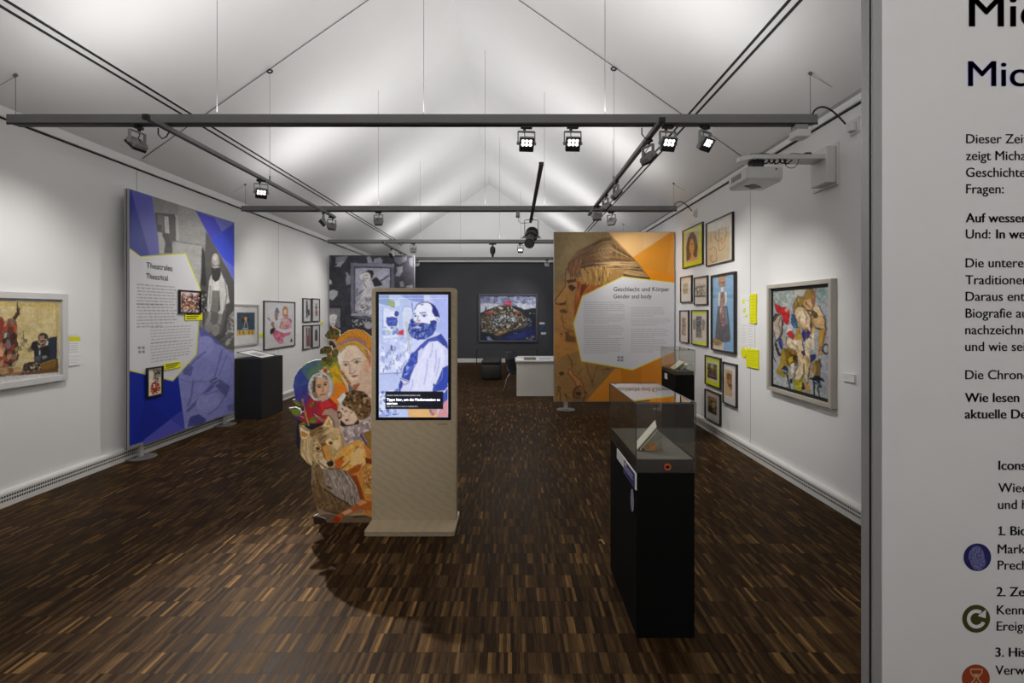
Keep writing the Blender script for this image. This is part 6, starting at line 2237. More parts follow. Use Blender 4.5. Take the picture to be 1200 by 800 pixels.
def wall_card(label, side, q, mt, name, cat, group=None, depth=0.006, paint=None, crop=None, gain=1.3, base='#d0d0d0', round_=False):
    xw = XR if side == 'R' else XL
    sg = -1 if side == 'R' else 1
    X = xw + sg * depth
    xl, tl, bl, xr, tr, br = q
    dl, dr = X * FPX / (xl - CX), X * FPX / (xr - CX)
    zt = EYE + ((CY - tl) * dl + (CY - tr) * dr) / 2 / FPX
    zb = EYE + ((CY - bl) * dl + (CY - br) * dr) / 2 / FPX
    y0, y1 = min(dl, dr), max(dl, dr)
    b = MB()
    if round_:
        pts = [(xw, (y0 + y1) / 2 + (y1 - y0) / 2 * math.cos(u), (zt + zb) / 2 + (zt - zb) / 2 * math.sin(u)) for u in np.linspace(0, 2 * PI, 33)[:-1]]
        b.prism(pts, (sg * depth, 0, 0))
    else:
        b.box(xw, X, y0, y1, zb, zt)
    o = b.build(name, mt, None, loc=(xw, (y0 + y1) / 2, zb))
    tag(o, label, cat, group)
    if paint:
        a = art_side(X + sg * 0.001, dl, dr, zb, zt, 2.5, base=base, gain=gain)
        a.aa = 0.3
        a.crop(*crop)
        paint(a)
        a.build('print', m_paper, o)
    return o


# ---- right wall: crop unit 1/13.333 px, origin (790, 240) with y running on -----
CR = (790, 240, 13.3333)
GRP = 'small framed works on the right wall'


def p_yellow_woman(a):
    a.P_([(100, 380), (440, 240), (460, 1010), (110, 1010)], '#cfd800')
    a.P_([(168, 455), (385, 385), (385, 820), (168, 905)], '#c9bcb0')
    a.P_([(168, 880), (385, 820), (385, 850), (168, 915)], '#d8a890')
    a.P_([(195, 880), (190, 660), (215, 520), (255, 440), (300, 425), (345, 500), (368, 640), (355, 800), (330, 840), (230, 860)], '#3c332e')
    a.speck([(200, 800), (195, 650), (220, 520), (260, 445), (300, 430), (345, 505), (365, 640), (350, 790)], ['#3c332e', '#4d453c', '#2e2724', '#5c5040'], 18, op=0.8)
    a.P_([(235, 860), (262, 800), (300, 790), (345, 830), (340, 850)], '#d8a45a')
    a.E(276, 650, 40, 118, '#e0b070').E(276, 700, 26, 60, '#d8a050', 0.5)
    a.P_([(258, 740), (296, 740), (298, 830), (258, 830)], '#d09a58')
    a.L([(252, 615), (268, 612)], 7, '#5a3c24').L([(284, 610), (300, 606)], 7, '#5a3c24').L([(276, 620), (272, 680)], 4, '#a8743c').L([(264, 715), (288, 712)], 7, '#a0502c')


def p_hands(a):
    a.P_([(495, 230), (920, 60), (920, 1100), (495, 1100)], '#cdc6b8')
    a.P_([(530, 430), (860, 330), (860, 840), (530, 930)], '#bfae8d')
    ink = '#4c4234'
    for pts, w in (([(700, 370), (700, 520), (690, 620), (700, 710), (720, 715)], 8), ([(640, 500), (665, 555), (690, 560)], 12), ([(740, 520), (735, 580), (755, 620)], 12), ([(820, 450), (790, 540), (770, 600)], 8),
                   ([(800, 620), (770, 680), (720, 720)], 7), ([(575, 470), (570, 580)], 5), ([(545, 690), (570, 700), (600, 660), (640, 670), (660, 720), (665, 850), (650, 880), (600, 895), (570, 860), (565, 800)], 8),
                   ([(590, 760), (590, 820)], 6), ([(740, 390), (750, 330)], 4), ([(800, 360), (810, 420), (830, 430)], 6), ([(650, 420), (640, 500)], 4), ([(630, 740), (640, 800)], 5)):
        a.L(pts, w, ink, 0.75)
    a.P_([(700, 560), (780, 540), (790, 640), (720, 700)], '#c9a684', op=0.6)
    a.P_([(590, 700), (640, 690), (650, 860), (600, 880)], '#c4a886', op=0.5)


def p_small_plain(a):
    a.P_([(90, 1100), (280, 1080), (280, 1560), (90, 1560)], '#d6cbbd')
    a.P_([(140, 1228), (214, 1215), (214, 1385), (140, 1395)], '#c0aa7c')
    a.speck([(150, 1240), (205, 1230), (205, 1370), (150, 1380)], ['#c0aa7c', '#ae9868', '#cdb98e', '#a8905c'], 16)


def p_group(a):
    a.P_([(300, 1100), (520, 1080), (520, 1580), (300, 1580)], '#d3c8bb')
    a.P_([(330, 1230), (490, 1215), (490, 1430), (330, 1435)], '#c6b79f')
    a.speck([(335, 1270), (485, 1255), (485, 1420), (335, 1430)], ['#3a302a', '#8a7a68', '#b5a48c', '#55483c', '#a08c74', '#c6b79f'], 19, stretch=1.6)
    a.L([(335, 1430), (485, 1425)], 18, '#3c3028')


def p_blue(a):
    a.P_([(560, 1000), (960, 1000), (960, 2500), (560, 2500)], '#7ea6c6')
    for k in range(56):
        y = 1080 + k * 25
        a.L([(565, y), (935, y - 26 + (k - 28) * 1.8)], 6, '#6d98bc', 0.5)
    a.L([(570, 1450), (930, 1410)], 8, '#5f88ac', 0.5)
    for x in range(600, 930, 40):
        if abs(x - 750) > 60:
            a.L([(x, 1400), (x - 12, 1450)], 9, '#557f9c', 0.8).L([(x + 10, 1410), (x + 16, 1450)], 6, '#4d8a8a', 0.6)
    a.P_([(690, 1100), (700, 1080), (790, 1075), (802, 1120), (800, 1250), (780, 1275), (715, 1280), (695, 1240)], '#9a6f56')
    a.E(748, 1150, 46, 60, '#b08868').E(750, 1195, 34, 44, '#b98c60')
    a.speck([(700, 1190), (800, 1190), (795, 1270), (710, 1280)], ['#9a6a48', '#b07a50', '#84583c'], 16)
    a.L([(725, 1160), (740, 1160)], 7, '#4a3428').L([(758, 1158), (775, 1156)], 7, '#4a3428').L([(735, 1225), (765, 1222)], 7, '#7a4434')
    a.P_([(730, 1290), (770, 1280), (775, 1330), (750, 1370), (728, 1340)], '#d8d6ce')
    a.P_([(690, 1370), (725, 1350), (790, 1345), (825, 1370), (830, 1500), (800, 1580), (700, 1600), (680, 1500)], '#c9cbc4')
    a.P_([(728, 1355), (750, 1400), (785, 1350), (790, 1560), (720, 1580)], '#7d5a54')
    a.speck([(728, 1365), (785, 1360), (790, 1560), (720, 1580)], ['#7d5a54', '#a07868', '#6a4a50', '#b89a88'], 13)
    a.P_([(685, 1585), (830, 1580), (850, 1750), (870, 1950), (880, 2080), (870, 2130), (780, 2150), (640, 2110), (655, 1900), (670, 1720)], '#4c4b50')
    a.speck([(690, 1590), (825, 1585), (850, 1750), (870, 1950), (870, 2120), (780, 2140), (650, 2100), (660, 1900), (675, 1720)], ['#4c4b50', '#3c3b42', '#5f5c5e', '#45454c'], 22, op=0.7, stretch=3)
    a.P_([(710, 1580), (770, 1580), (785, 1750), (795, 1900), (740, 1900), (715, 1740)], '#8a5c4c')
    a.speck([(710, 1580), (770, 1580), (795, 1900), (740, 1900)], ['#8a5c4c', '#a87060', '#6d4440', '#c0a090'], 15, stretch=1.6)
    a.P_([(715, 1610), (740, 1600), (735, 1680), (715, 1700)], '#d0b8a4').P_([(780, 1590), (820, 1620), (840, 1860), (800, 1880)], '#66788a')
    a.P_([(572, 2090), (640, 2080), (740, 2130), (750, 2200), (572, 2200)], '#a88440').P_([(572, 2190), (760, 2190), (772, 2290), (572, 2260)], '#cdbfae')
    a.speck([(572, 2100), (640, 2090), (740, 2140), (750, 2200), (572, 2190)], ['#a88440', '#8a6a30', '#c09a50', '#76705a'], 26)
    a.P_([(752, 2150), (775, 2140), (772, 2270), (755, 2280)], '#cfc4b8')


def p_tall(a):
    a.P_([(70, 1640), (235, 1640), (235, 2190), (70, 2170)], '#d6d3d2')
    a.P_([(88, 1700), (212, 1700), (212, 2120), (88, 2110)], '#d8c9b8')
    a.speck([(125, 1770), (182, 1765), (180, 2040), (120, 2030)], ['#b09070', '#c4a688', '#8a6446', '#d0b89c', '#a88a64'], 18)
    a.L([(150, 1800), (152, 1920), (140, 2000)], 8, '#6a4a34')


def p_yellow_set(a):
    a.P_([(250, 1620), (530, 1600), (530, 2250), (255, 2220)], '#d6dc10')
    a.P_([(280, 1720), (505, 1708), (505, 2140), (280, 2120)], '#d4c9bf')
    a.P_([(345, 1745), (426, 1742), (426, 2075), (345, 2065)], '#5c564e')
    a.speck([(345, 1745), (426, 1742), (426, 1940), (345, 1940)], ['#3c3a38', '#4f4d4a', '#6e7068', '#2e2c2a', '#99a294'], 17)
    a.speck([(345, 1970), (426, 1970), (426, 2075), (345, 2065)], ['#7a6a50', '#a08c6a', '#54483a', '#8d7a5a'], 17)
    a.P_([(295, 1810), (320, 1780), (335, 1830), (330, 1950), (300, 1940)], '#8d7f6c').P_([(440, 1800), (465, 1790), (480, 1830), (470, 1950), (442, 1960)], '#8d7f6c')


def p_yellow_small(a):
    a.P_([(470, 2330), (730, 2370), (730, 2900), (470, 2830)], '#cfdb06')
    a.P_([(515, 2438), (685, 2458), (685, 2782), (515, 2720)], '#d2c5bb')
    a.P_([(523, 2470), (665, 2500), (665, 2735), (523, 2690)], '#4a4a42')
    a.speck([(523, 2470), (665, 2500), (665, 2640), (523, 2620)], ['#2c2420', '#5a5a40', '#3c3830', '#80805a', '#4a4a42'], 24)
    a.E(592, 2520, 26, 40, '#a8a04c').L([(590, 2560), (590, 2640)], 20, '#5c6a4c')
    a.P_([(523, 2650), (665, 2680), (665, 2735), (523, 2690)], '#1c2028').L([(560, 2660), (650, 2690)], 10, '#8a90a0')


def p_drawing(a):
    a.P_([(745, 2430), (970, 2470), (970, 3200), (745, 3160)], '#d2cfce')
    a.P_([(800, 2568), (905, 2595), (905, 3000), (800, 2965)], '#c0a878')
    a.P_([(820, 2680), (850, 2620), (885, 2660), (890, 2780), (905, 2860), (880, 2900), (840, 2800)], '#6a4828')
    a.P_([(845, 2700), (880, 2690), (885, 2770), (855, 2800)], '#b88660')
    a.speck([(820, 2630), (895, 2640), (900, 2880), (860, 2880), (825, 2760)], ['#6a4828', '#8a6438', '#b88a5c', '#54361c'], 16, op=0.8)
    a.P_([(805, 2870), (850, 2830), (900, 2920), (900, 2985), (805, 2955)], '#c6a87c')


def p_photo(a):
    a.P_([(470, 2860), (730, 2940), (730, 3480), (470, 3360)], '#d0cecd')
    a.P_([(530, 2985), (660, 3030), (660, 3290), (530, 3225)], '#96825c')
    a.speck([(530, 2985), (660, 3030), (660, 3290), (530, 3225)], ['#96825c', '#7a6644', '#4a3c28', '#b09a70', '#8c764e', '#2c2418'], 26)
    a.P_([(535, 3150), (575, 3130), (580, 3240), (540, 3220)], '#30281c').P_([(590, 3080), (640, 3080), (630, 3180), (590, 3160)], '#b8a078')


def small(label, q, paint, fm=None, fw=0.014, base='#d4cfc8', depth=0.03):
    wall_picture(label, 'R', q, fm or m_frameb, fw, depth, base, paint, CR, GRP)


small('yellow-matted picture of a long-haired woman, top left of the picture wall', (799.4, 270.3, 314.7, 822.6, 259.8, 309.6), p_yellow_woman)
small('pale sketch sheet of gesturing hands, top right of the picture wall', (826.8, 262.0, 312.3, 857.9, 247.6, 305.4), p_hands)
small('small cream picture with a plain ochre rectangle beside the orange panel', (796.7, 324.7, 354.6, 809.8, 322.3, 354.2), p_small_plain)
small('framed brown etching of a crowd, left of the tall blue poster', (812.6, 325.4, 357.4, 828.2, 322.5, 357.0), p_group)
small('tall framed blue poster of a standing bearded figure in a skirt', (832.5, 322.5, 410.2, 860.2, 318.0, 414.6), p_blue, fw=0.022, depth=0.04)
small('narrow white-matted picture of a slim figure beside the orange panel', (795.9, 363.6, 400.8, 806.2, 363.2, 402.0), p_tall)
small('yellow-matted picture with a dark centre print, left of the blue poster', (809.5, 363.2, 403.8, 828.3, 362.9, 406.0), p_yellow_set)
small('yellow-matted small night picture below the blue poster', (825.4, 416.1, 449.6, 843.4, 419.0, 456.0), p_yellow_small)
small('white-matted drawing of a brown figure, lower right of the picture wall', (846.2, 423.5, 472.7, 862.2, 426.9, 477.2), p_drawing)
small('white-matted sepia photo, lowest on the picture wall', (825.2, 455.4, 491.2, 843.2, 461.5, 498.0), p_photo)

# ---- large painting on the right wall ------------------------------------------
def p_big(a):
    a.P_([(80, 80), (900, 50), (900, 1600), (80, 1600)], '#a8b0b2')
    a.speck([(80, 60), (900, 40), (900, 1600), (80, 1600)], ['#a8b0b2', '#b8bcba', '#98a4aa', '#9fa6a4', '#b4b8b0', '#8f9aa4'], 34, op=0.55)
    a.speck([(110, 150), (400, 120), (420, 300), (240, 400), (130, 340)], ['#8fa098', '#a8b0a0', '#6d8890', '#b8b8a4', '#7a9484'], 24, op=0.6)
    a.P_([(380, 130), (600, 110), (640, 200), (520, 250), (420, 240)], '#bdb6a2', op=0.8)
    a.P_([(640, 140), (800, 120), (800, 300), (680, 330)], '#98aeb0', op=0.8)
    a.speck([(640, 140), (770, 130), (770, 300), (680, 320)], ['#7d9aa0', '#a9bcb8', '#5c7c8c', '#93a58c'], 26, op=0.6)
    a.P_([(740, 400), (820, 400), (830, 1480), (720, 1300)], '#a4a4b4', op=0.7)
    skin, sk2, och = '#d9bd94', '#e2cfae', '#8a6a24'
    # left dark figure
    a.P_([(150, 560), (190, 480), (250, 480), (270, 620), (260, 760), (210, 760), (160, 660)], '#b8a898')
    a.P_([(150, 520), (190, 470), (240, 480), (200, 530), (160, 580)], '#4a4644')
    a.L([(270, 560), (262, 720), (200, 800)], 14, '#3a3230').L([(160, 660), (190, 760), (180, 820)], 8, '#6a6468')
    a.P_([(170, 340), (200, 370), (270, 400), (320, 400), (355, 440), (350, 560), (330, 605), (270, 560), (265, 490), (200, 450)], '#b81c22')
    a.L([(175, 345), (210, 400)], 12, '#c42830').E(318, 432, 22, 28, '#d89a80').L([(320, 440), (345, 520)], 6, '#7a1018')
    # ochre masses behind
    a.P_([(400, 480), (390, 400), (420, 300), (520, 270), (570, 160), (600, 150), (650, 220), (655, 280), (640, 420), (560, 470), (440, 460)], '#8f7434')
    a.P_([(420, 300), (450, 260), (480, 330), (420, 370)], '#a8904c').P_([(575, 160), (605, 155), (640, 240), (600, 220)], '#7a5c2c')
    a.P_([(500, 350), (530, 310), (600, 300), (625, 370), (600, 430), (550, 430)], '#c49a70')
    a.L([(545, 340), (590, 400)], 6, '#4a3018').L([(500, 380), (540, 430), (600, 440)], 10, '#6a4820').L([(650, 220), (655, 290), (645, 360)], 14, '#b0506a')
    # big back torso
    a.P_([(410, 440), (460, 390), (540, 420), (600, 500), (610, 640), (600, 760), (520, 660), (440, 620), (410, 540)], skin)
    a.P_([(440, 440), (520, 430), (580, 520), (560, 600), (480, 560)], sk2, aa=0.8)
    a.P_([(600, 500), (640, 390), (690, 380), (750, 480), (775, 640), (770, 740), (720, 840), (700, 800), (730, 660), (660, 650), (630, 720), (600, 720)], '#d2b078')
    a.P_([(640, 400), (690, 390), (730, 470), (700, 520), (650, 470)], '#dcc29a', aa=0.7)
    a.P_([(610, 430), (640, 440), (690, 500), (660, 530), (620, 500)], '#57492e')
    a.L([(600, 480), (605, 640), (600, 760)], 8, '#6a4c1c').L([(770, 500), (778, 650), (750, 760)], 9, och).L([(660, 640), (730, 660)], 12, '#4a2c20')
    a.P_([(700, 680), (760, 640), (775, 740), (740, 830), (705, 900), (690, 860)], '#c0923c')
    # blues, whites
    a.P_([(375, 470), (400, 480), (450, 570), (450, 640), (400, 640), (370, 580)], '#2c5a8c').P_([(385, 580), (440, 570), (430, 640), (400, 640)], '#3a78b0')
    a.P_([(330, 620), (370, 580), (395, 650), (340, 700), (300, 700)], '#d6d2cc')
    a.P_([(315, 700), (380, 670), (415, 740), (395, 775), (340, 740)], '#c42a22')
    a.P_([(500, 690), (540, 640), (595, 690), (580, 750), (520, 800), (500, 760)], '#2c2c80').P_([(590, 600), (620, 600), (620, 640), (595, 640)], '#3a3c88')
    a.P_([(470, 640), (520, 640), (500, 690)], '#cfd0d4')
    # mid figure, hips and legs
    a.P_([(430, 650), (470, 640), (500, 760), (500, 900), (440, 860), (420, 760)], '#c09a34').P_([(320, 750), (400, 780), (500, 780), (520, 900), (510, 1000), (440, 960), (350, 900), (310, 820)], sk2, aa=0.8)
    a.P_([(540, 760), (600, 770), (590, 900), (580, 1000), (520, 960)], sk2)
    a.P_([(220, 760), (260, 760), (275, 880), (250, 900), (225, 820)], '#2c3c88').L([(270, 740), (320, 900)], 20, '#b8a88c')
    a.P_([(600, 720), (640, 700), (650, 900), (600, 900)], '#d8cbb0')
    a.P_([(280, 880), (340, 880), (430, 920), (470, 980), (440, 1080), (380, 1100), (300, 1080), (260, 1000)], '#7d5c1c', aa=1.0)
    a.P_([(350, 920), (440, 950), (430, 1050), (380, 1000)], '#3c2812', aa=1.2)
    a.P_([(260, 890), (300, 920), (320, 1060), (340, 1200), (280, 1220), (190, 1160), (240, 1050)], '#a48c30', aa=0.8)
    a.P_([(330, 1010), (390, 970), (400, 1030), (350, 1060)], '#b8aa30').P_([(420, 860), (500, 900), (540, 980), (520, 1060), (460, 1040)], skin)
    a.P_([(460, 1080), (540, 1000), (560, 960), (600, 960), (590, 1100), (560, 1300), (520, 1160), (480, 1100)], '#d6bf90')
    a.P_([(490, 920), (530, 900), (540, 950), (510, 965)], '#2c2470').P_([(595, 960), (660, 950), (650, 1000), (600, 1050)], '#2c3478')
    a.P_([(690, 890), (740, 900), (735, 950), (680, 960)], '#c88a4c').P_([(610, 1050), (700, 1000), (715, 1100), (700, 1220), (640, 1230), (600, 1150)], '#c2a06c')
    a.P_([(650, 1030), (710, 1000), (718, 1090), (690, 1220), (660, 1200)], '#7d6434', aa=0.8)
    a.E(775, 890, 42, 66, '#3a2c24').E(778, 888, 30, 52, '#a9aeb2')
    a.P_([(360, 1060), (410, 1050), (400, 1200), (370, 1240)], '#d6cdb4').P_([(390, 1240), (440, 1100), (500, 1080), (520, 1180), (480, 1260), (400, 1280)], sk2, aa=0.7)
    a.P_([(400, 1260), (480, 1240), (510, 1190), (520, 1260), (490, 1300), (500, 1410), (430, 1410), (405, 1350)], '#a4a414')
    a.speck([(405, 1260), (510, 1240), (500, 1400), (420, 1400)], ['#a4a414', '#bcb830', '#8a8a10', '#c8c04c'], 24, op=0.7)
    a.P_([(500, 1300), (530, 1280), (530, 1360), (500, 1370)], '#3a2418').P_([(520, 1280), (600, 1260), (590, 1400), (540, 1440)], '#b89460', aa=0.8)
    for pts, w, c_ in (([(410, 440), (405, 540), (440, 620)], 9, '#5c4214'), ([(460, 390), (430, 300), (470, 270)], 10, '#5c4416'), ([(540, 420), (600, 500), (612, 640)], 8, '#6a4c18'), ([(440, 620), (520, 660), (600, 760)], 8, '#6a4a18'),
                       ([(690, 380), (750, 480), (778, 640), (740, 830), (700, 910)], 8, '#5c3c14'), ([(320, 750), (310, 820), (350, 900), (440, 960)], 8, '#6a5020'), ([(500, 780), (522, 900), (512, 1000)], 8, '#6a4c1c'),
                       ([(600, 960), (590, 1100), (560, 1300)], 9, '#54380f'), ([(520, 1060), (520, 1180), (480, 1260)], 8, '#5c4014'), ([(150, 560), (190, 480), (250, 480), (270, 620)], 8, '#2c2624'), ([(700, 1000), (718, 1100), (700, 1220)], 9, '#4a3010'),
                       ([(520, 430), (560, 520), (540, 600)], 12, '#b08c50'), ([(640, 470), (620, 560), (650, 640)], 12, '#a87c38'), ([(470, 500), (460, 570), (490, 610)], 12, '#b89a5c'), ([(380, 820), (440, 860), (460, 920)], 14, '#b8985c'),
                       ([(450, 1080), (420, 1160), (400, 1260)], 8, '#6a4c1c'), ([(240, 500), (225, 600), (250, 720)], 8, '#6a6260'), ([(180, 700), (150, 800), (165, 900)], 10, '#5c5450'), ([(560, 640), (545, 700), (560, 780)], 10, '#8a6a2c')):
        a.L(pts, w, c_, 0.8)
    a.P_([(440, 560), (480, 600), (560, 640), (540, 680), (470, 640)], '#a88444', op=0.7, aa=1.2)
    a.P_([(330, 860), (420, 900), (440, 960), (380, 950)], '#9a7830', op=0.8, aa=1.2)
    a.P_([(540, 960), (580, 1010), (570, 1100), (545, 1040)], '#a8843c', op=0.8, aa=1.0)
    a.P_([(610, 1060), (650, 1050), (640, 1180), (610, 1140)], '#8d6c2c', op=0.7, aa=1.0)
    # blue birds with long dark legs
    for (x, y, f) in ((255, 1120, 1), (610, 1240, 1.2)):
        a.P_([(x, y), (x + 40, y - 40), (x + 80 * f, y), (x + 85 * f, y + 60), (x + 40, y + 60)], '#23304c')
        a.P_([(x + 10, y + 10), (x + 60, y + 20), (x + 75, y + 60), (x + 20, y + 40)], '#4c7cb0').L([(x, y + 5), (x + 60, y + 30), (x + 80, y + 60)], 8, '#c4d2dc')
    a.P_([(580, 1240), (700, 1200), (770, 1270), (700, 1250), (640, 1260)], '#1c1a20').P_([(690, 1280), (730, 1330), (700, 1340)], '#22466c')
    a.L([(320, 1190), (350, 1290), (365, 1400)], 12, '#221e28').L([(640, 1270), (640, 1340), (635, 1430)], 12, '#221e28').L([(680, 1320), (700, 1420), (720, 1480)], 11, '#2a2a36')
    a.P_([(360, 1240), (385, 1240), (388, 1290), (365, 1290)], '#30243c').L([(150, 850), (160, 980), (190, 1040)], 10, '#46382c').L([(190, 830), (215, 920), (240, 960)], 26, '#3a2a26')
    a.P_([(190, 1000), (230, 980), (250, 1050), (200, 1060)], '#b8a8b0')


wall_picture('large framed painting of entangled nude figures on the near right wall', 'R', (898.2, 333.7, 457.2, 973.6, 326.6, 478.0), m_framen, 0.038, 0.055, '#a8b0b2', p_big, (890, 320, 10), 'large paintings', glaze=False, lip=0.03, m=m_paint, res=1.8, gain=0.95, fin=(0.8, 4, 0.2, 1.5, 0.6))

# ---- cards beside the picture wall ------------------------------------------------
def lines(n, x0, x1, y0, y1, col='#555555'):
    def f(a):
        for k in range(n):
            y = y0 + (y1 - y0) * k / max(1, n - 1)
            a.L([(x0, y), (x1 - (k % 3) * (x1 - x0) * 0.12, y)], 0.35, col, 0.6)
    return f


def dots(a):
    a.crop(0, 0, 1)
    for x, y, r in ((871.4, 353.0, 2.0), (872.7, 363.5, 1.9), (875.0, 370.2, 1.6)):
        a.E(x, y, r * 0.75, r * 1.45, '#c2cc10')
    for x, y in ((875.2, 352), (870.4, 365), (871.5, 371)):
        a.L([(x, y), (x + 2, y)], 0.4, '#8a8a8a')


Z1 = (0, 0, 1)
CG = 'cards beside the picture wall'
wall_card('white sheet with three yellow dots right of the blue poster', 'R', (868.0, 346.0, 378.3, 878.2, 345.0, 378.8), m_card, 'info_sheet', 'sheet', CG, 0.003, dots, Z1)
wall_card('tall yellow caption card beside the dotted white sheet', 'R', (878.8, 344.8, 378.8, 885.8, 343.8, 379.2), m_yel, 'caption_card', 'caption', CG, 0.014, lines(9, 879.6, 885.2, 347, 376, '#7a7a10'), Z1, base='#d0d002', gain=1.2)
wall_card('white text sheet under the dotted sheet, left of two', 'R', (868.0, 378.8, 404.8, 876.0, 379.0, 405.8), m_card, 'info_sheet', 'sheet', CG, 0.004, lines(8, 869, 874.5, 381.5, 401), Z1)
wall_card('white text sheet under the dotted sheet, right of two', 'R', (876.4, 379.2, 406.0, 884.4, 379.4, 407.4), m_card, 'info_sheet', 'sheet', CG, 0.004, lines(8, 877.4, 883, 382, 404), Z1)
wall_card('round yellow caption disc left of the square yellow card', 'R', (868.2, 407.2, 419.0, 873.8, 407.4, 419.6), m_yel, 'caption_disc', 'caption', CG, 0.010, round_=True)
wall_card('square yellow caption card lowest beside the picture wall', 'R', (874.2, 408.6, 429.4, 888.2, 409.2, 432.2), m_yel, 'caption_card', 'caption', CG, 0.014, lines(7, 875.4, 887, 411.5, 428, '#7a7a10'), Z1, base='#d0d002', gain=1.2)
wall_card('small white title card right of the large nude painting', 'R', (986.6, 437.0, 446.0, 1001.0, 438.2, 448.4), m_card, 'title_card', 'caption', CG, 0.016, lines(3, 988, 997, 438.8, 443), Z1)

# ---- left wall --------------------------------------------------------------------
def p_left_big(a):
    a.P_([(-700, 60), (760, 100), (760, 1200), (-700, 1300)], '#cbb67e')
    a.P_([(-700, 60), (760, 100), (760, 200), (-700, 180)], '#c6c2be')
    a.P_([(685, 190), (745, 140), (745, 1040), (680, 1010)], '#cabfa8')
    a.P_([(-700, 170), (685, 195), (682, 1020), (-700, 1120)], '#cdb982')
    a.speck([(-700, 180), (685, 200), (680, 1000), (-700, 1000)], ['#cdb982', '#d0be8c', '#c7b27a', '#d2c294'], 70, op=0.7)
    a.P_([(-700, 172), (685, 195), (685, 240), (-700, 230)], '#c2a850', op=0.6).P_([(650, 200), (685, 200), (682, 640), (660, 640)], '#c4a850', op=0.6)
    a.L([(205, 190), (205, 260)], 8, '#3a2c24')
    # hanging carcass-like red figure
    a.P_([(-300, 420), (20, 360), (45, 420), (100, 390), (150, 370), (200, 300), (210, 260), (235, 260), (232, 310), (180, 400), (205, 500), (200, 640), (220, 720), (200, 850), (120, 940), (0, 980), (-300, 1000)], '#4a2418')
    a.speck([(-300, 420), (20, 360), (45, 420), (100, 390), (150, 370), (190, 420), (205, 500), (200, 640), (215, 720), (200, 850), (120, 940), (0, 980), (-300, 1000)],
            ['#6a2c1a', '#3a1c16', '#8a3c22', '#54281c', '#b08a6a', '#2a1612', '#7a6a58', '#a04a28'], 44, stretch=1.5)
    a.P_([(0, 390), (40, 380), (45, 520), (10, 560), (-60, 540)], '#8a2c22').P_([(50, 550), (85, 540), (80, 600), (45, 620)], '#a8b8ac').P_([(85, 540), (110, 560), (95, 610)], '#2c7a66')
    a.P_([(150, 450), (195, 470), (190, 560), (160, 540)], '#b0502c').P_([(0, 700), (50, 780), (30, 830), (-40, 820)], '#cf9f80').L([(205, 265), (225, 330), (160, 380)], 14, '#2a1812')
    a.P_([(60, 660), (120, 640), (130, 720), (80, 740)], '#7a6c74').P_([(170, 740), (210, 700), (205, 760), (180, 780)], '#9a9a5a')
    a.L([(60, 880), (150, 940), (200, 860), (215, 800)], 16, '#2a1a14').L([(190, 880), (130, 960), (0, 1000)], 12, '#c9bca4')
    a.speck([(220, 440), (270, 480), (300, 760), (230, 760)], ['#cdb982', '#9a8e68', '#c0ac78', '#847a5a'], 34, dens=0.5)
    a.E(295, 640, 24, 22, '#7d7050').L([(300, 660), (340, 700)], 5, '#7d7050')
    # bowed man in black
    a.P_([(560, 610), (668, 590), (664, 920), (560, 930)], '#1c2a40')
    a.P_([(350, 740), (380, 660), (430, 640), (470, 700), (560, 690), (590, 800), (580, 950), (410, 960), (400, 760)], '#15161c')
    a.E(505, 600, 56, 50, '#2a2420').P_([(455, 590), (520, 570), (520, 620), (470, 640)], '#a88268')
    a.P_([(435, 640), (480, 620), (560, 620), (570, 670), (500, 720), (440, 700)], '#a87c5c')
    a.speck([(435, 640), (480, 620), (560, 620), (570, 670), (500, 720), (440, 700)], ['#a87c5c', '#7a5640', '#c8a888', '#3a2c28'], 20)
    a.P_([(545, 640), (570, 650), (560, 690), (535, 700)], '#d8d8d8').P_([(455, 760), (480, 750), (470, 800), (455, 820)], '#c8ccd2').P_([(440, 690), (470, 700), (460, 740)], '#c8c4bc')
    a.P_([(410, 920), (560, 880), (680, 850), (680, 1000), (230, 1050), (280, 950)], '#5c4218')
    a.P_([(470, 910), (640, 850), (668, 870), (640, 960), (480, 980)], '#7d5a1c')
    a.L([(470, 920), (640, 860)], 10, '#a8843c').L([(480, 960), (650, 900)], 8, '#8a6224')
    a.speck([(290, 900), (470, 880), (480, 990), (240, 1040)], ['#2a1c16', '#4a3428', '#8a7a6a', '#1c1412', '#6a5040', '#c0b8a8'], 26)
    a.P_([(400, 830), (480, 810), (470, 880), (420, 880)], '#3c4c58').P_([(490, 820), (540, 810), (560, 840), (500, 860)], '#7d8a88')
    a.P_([(-700, 1000), (60, 950), (240, 960), (230, 1040), (-700, 1130)], '#a8845c').speck([(-700, 1000), (60, 960), (240, 970), (230, 1040), (-700, 1130)], ['#a8845c', '#c09a6c', '#8a5c34', '#cdb088'], 40)
    a.P_([(-700, 1080), (220, 1010), (680, 960), (680, 1010), (-700, 1150)], '#6a4420', op=0.7)
    a.E(352, 745, 30, 30, '#7d6a4a', 0.8)
    # mat below
    a.P_([(-700, 1115), (680, 1010), (760, 1000), (760, 1300), (-700, 1300)], '#c4c2c0')


XLd = XL + 0.045
xl_ = -4.175 * FPX / 3.45 + CX
sl_ = FPX * 4.175 / 3.45 / 4.175
wall_picture('large white-framed painting cut off at the left edge of the view', 'L', (xl_, CY - 0.171 * FPX / 3.45, CY + 0.632 * FPX / 3.45, 80.2, 344.6, 444.9), m_framew, 0.055, 0.045, '#cdb982', p_left_big, (0, 335, 10), 'large paintings', glaze=True, res=1.6, gain=1.12, m=m_paper, fin=(0.6, 4, 0.12, 1.6, 0.45))


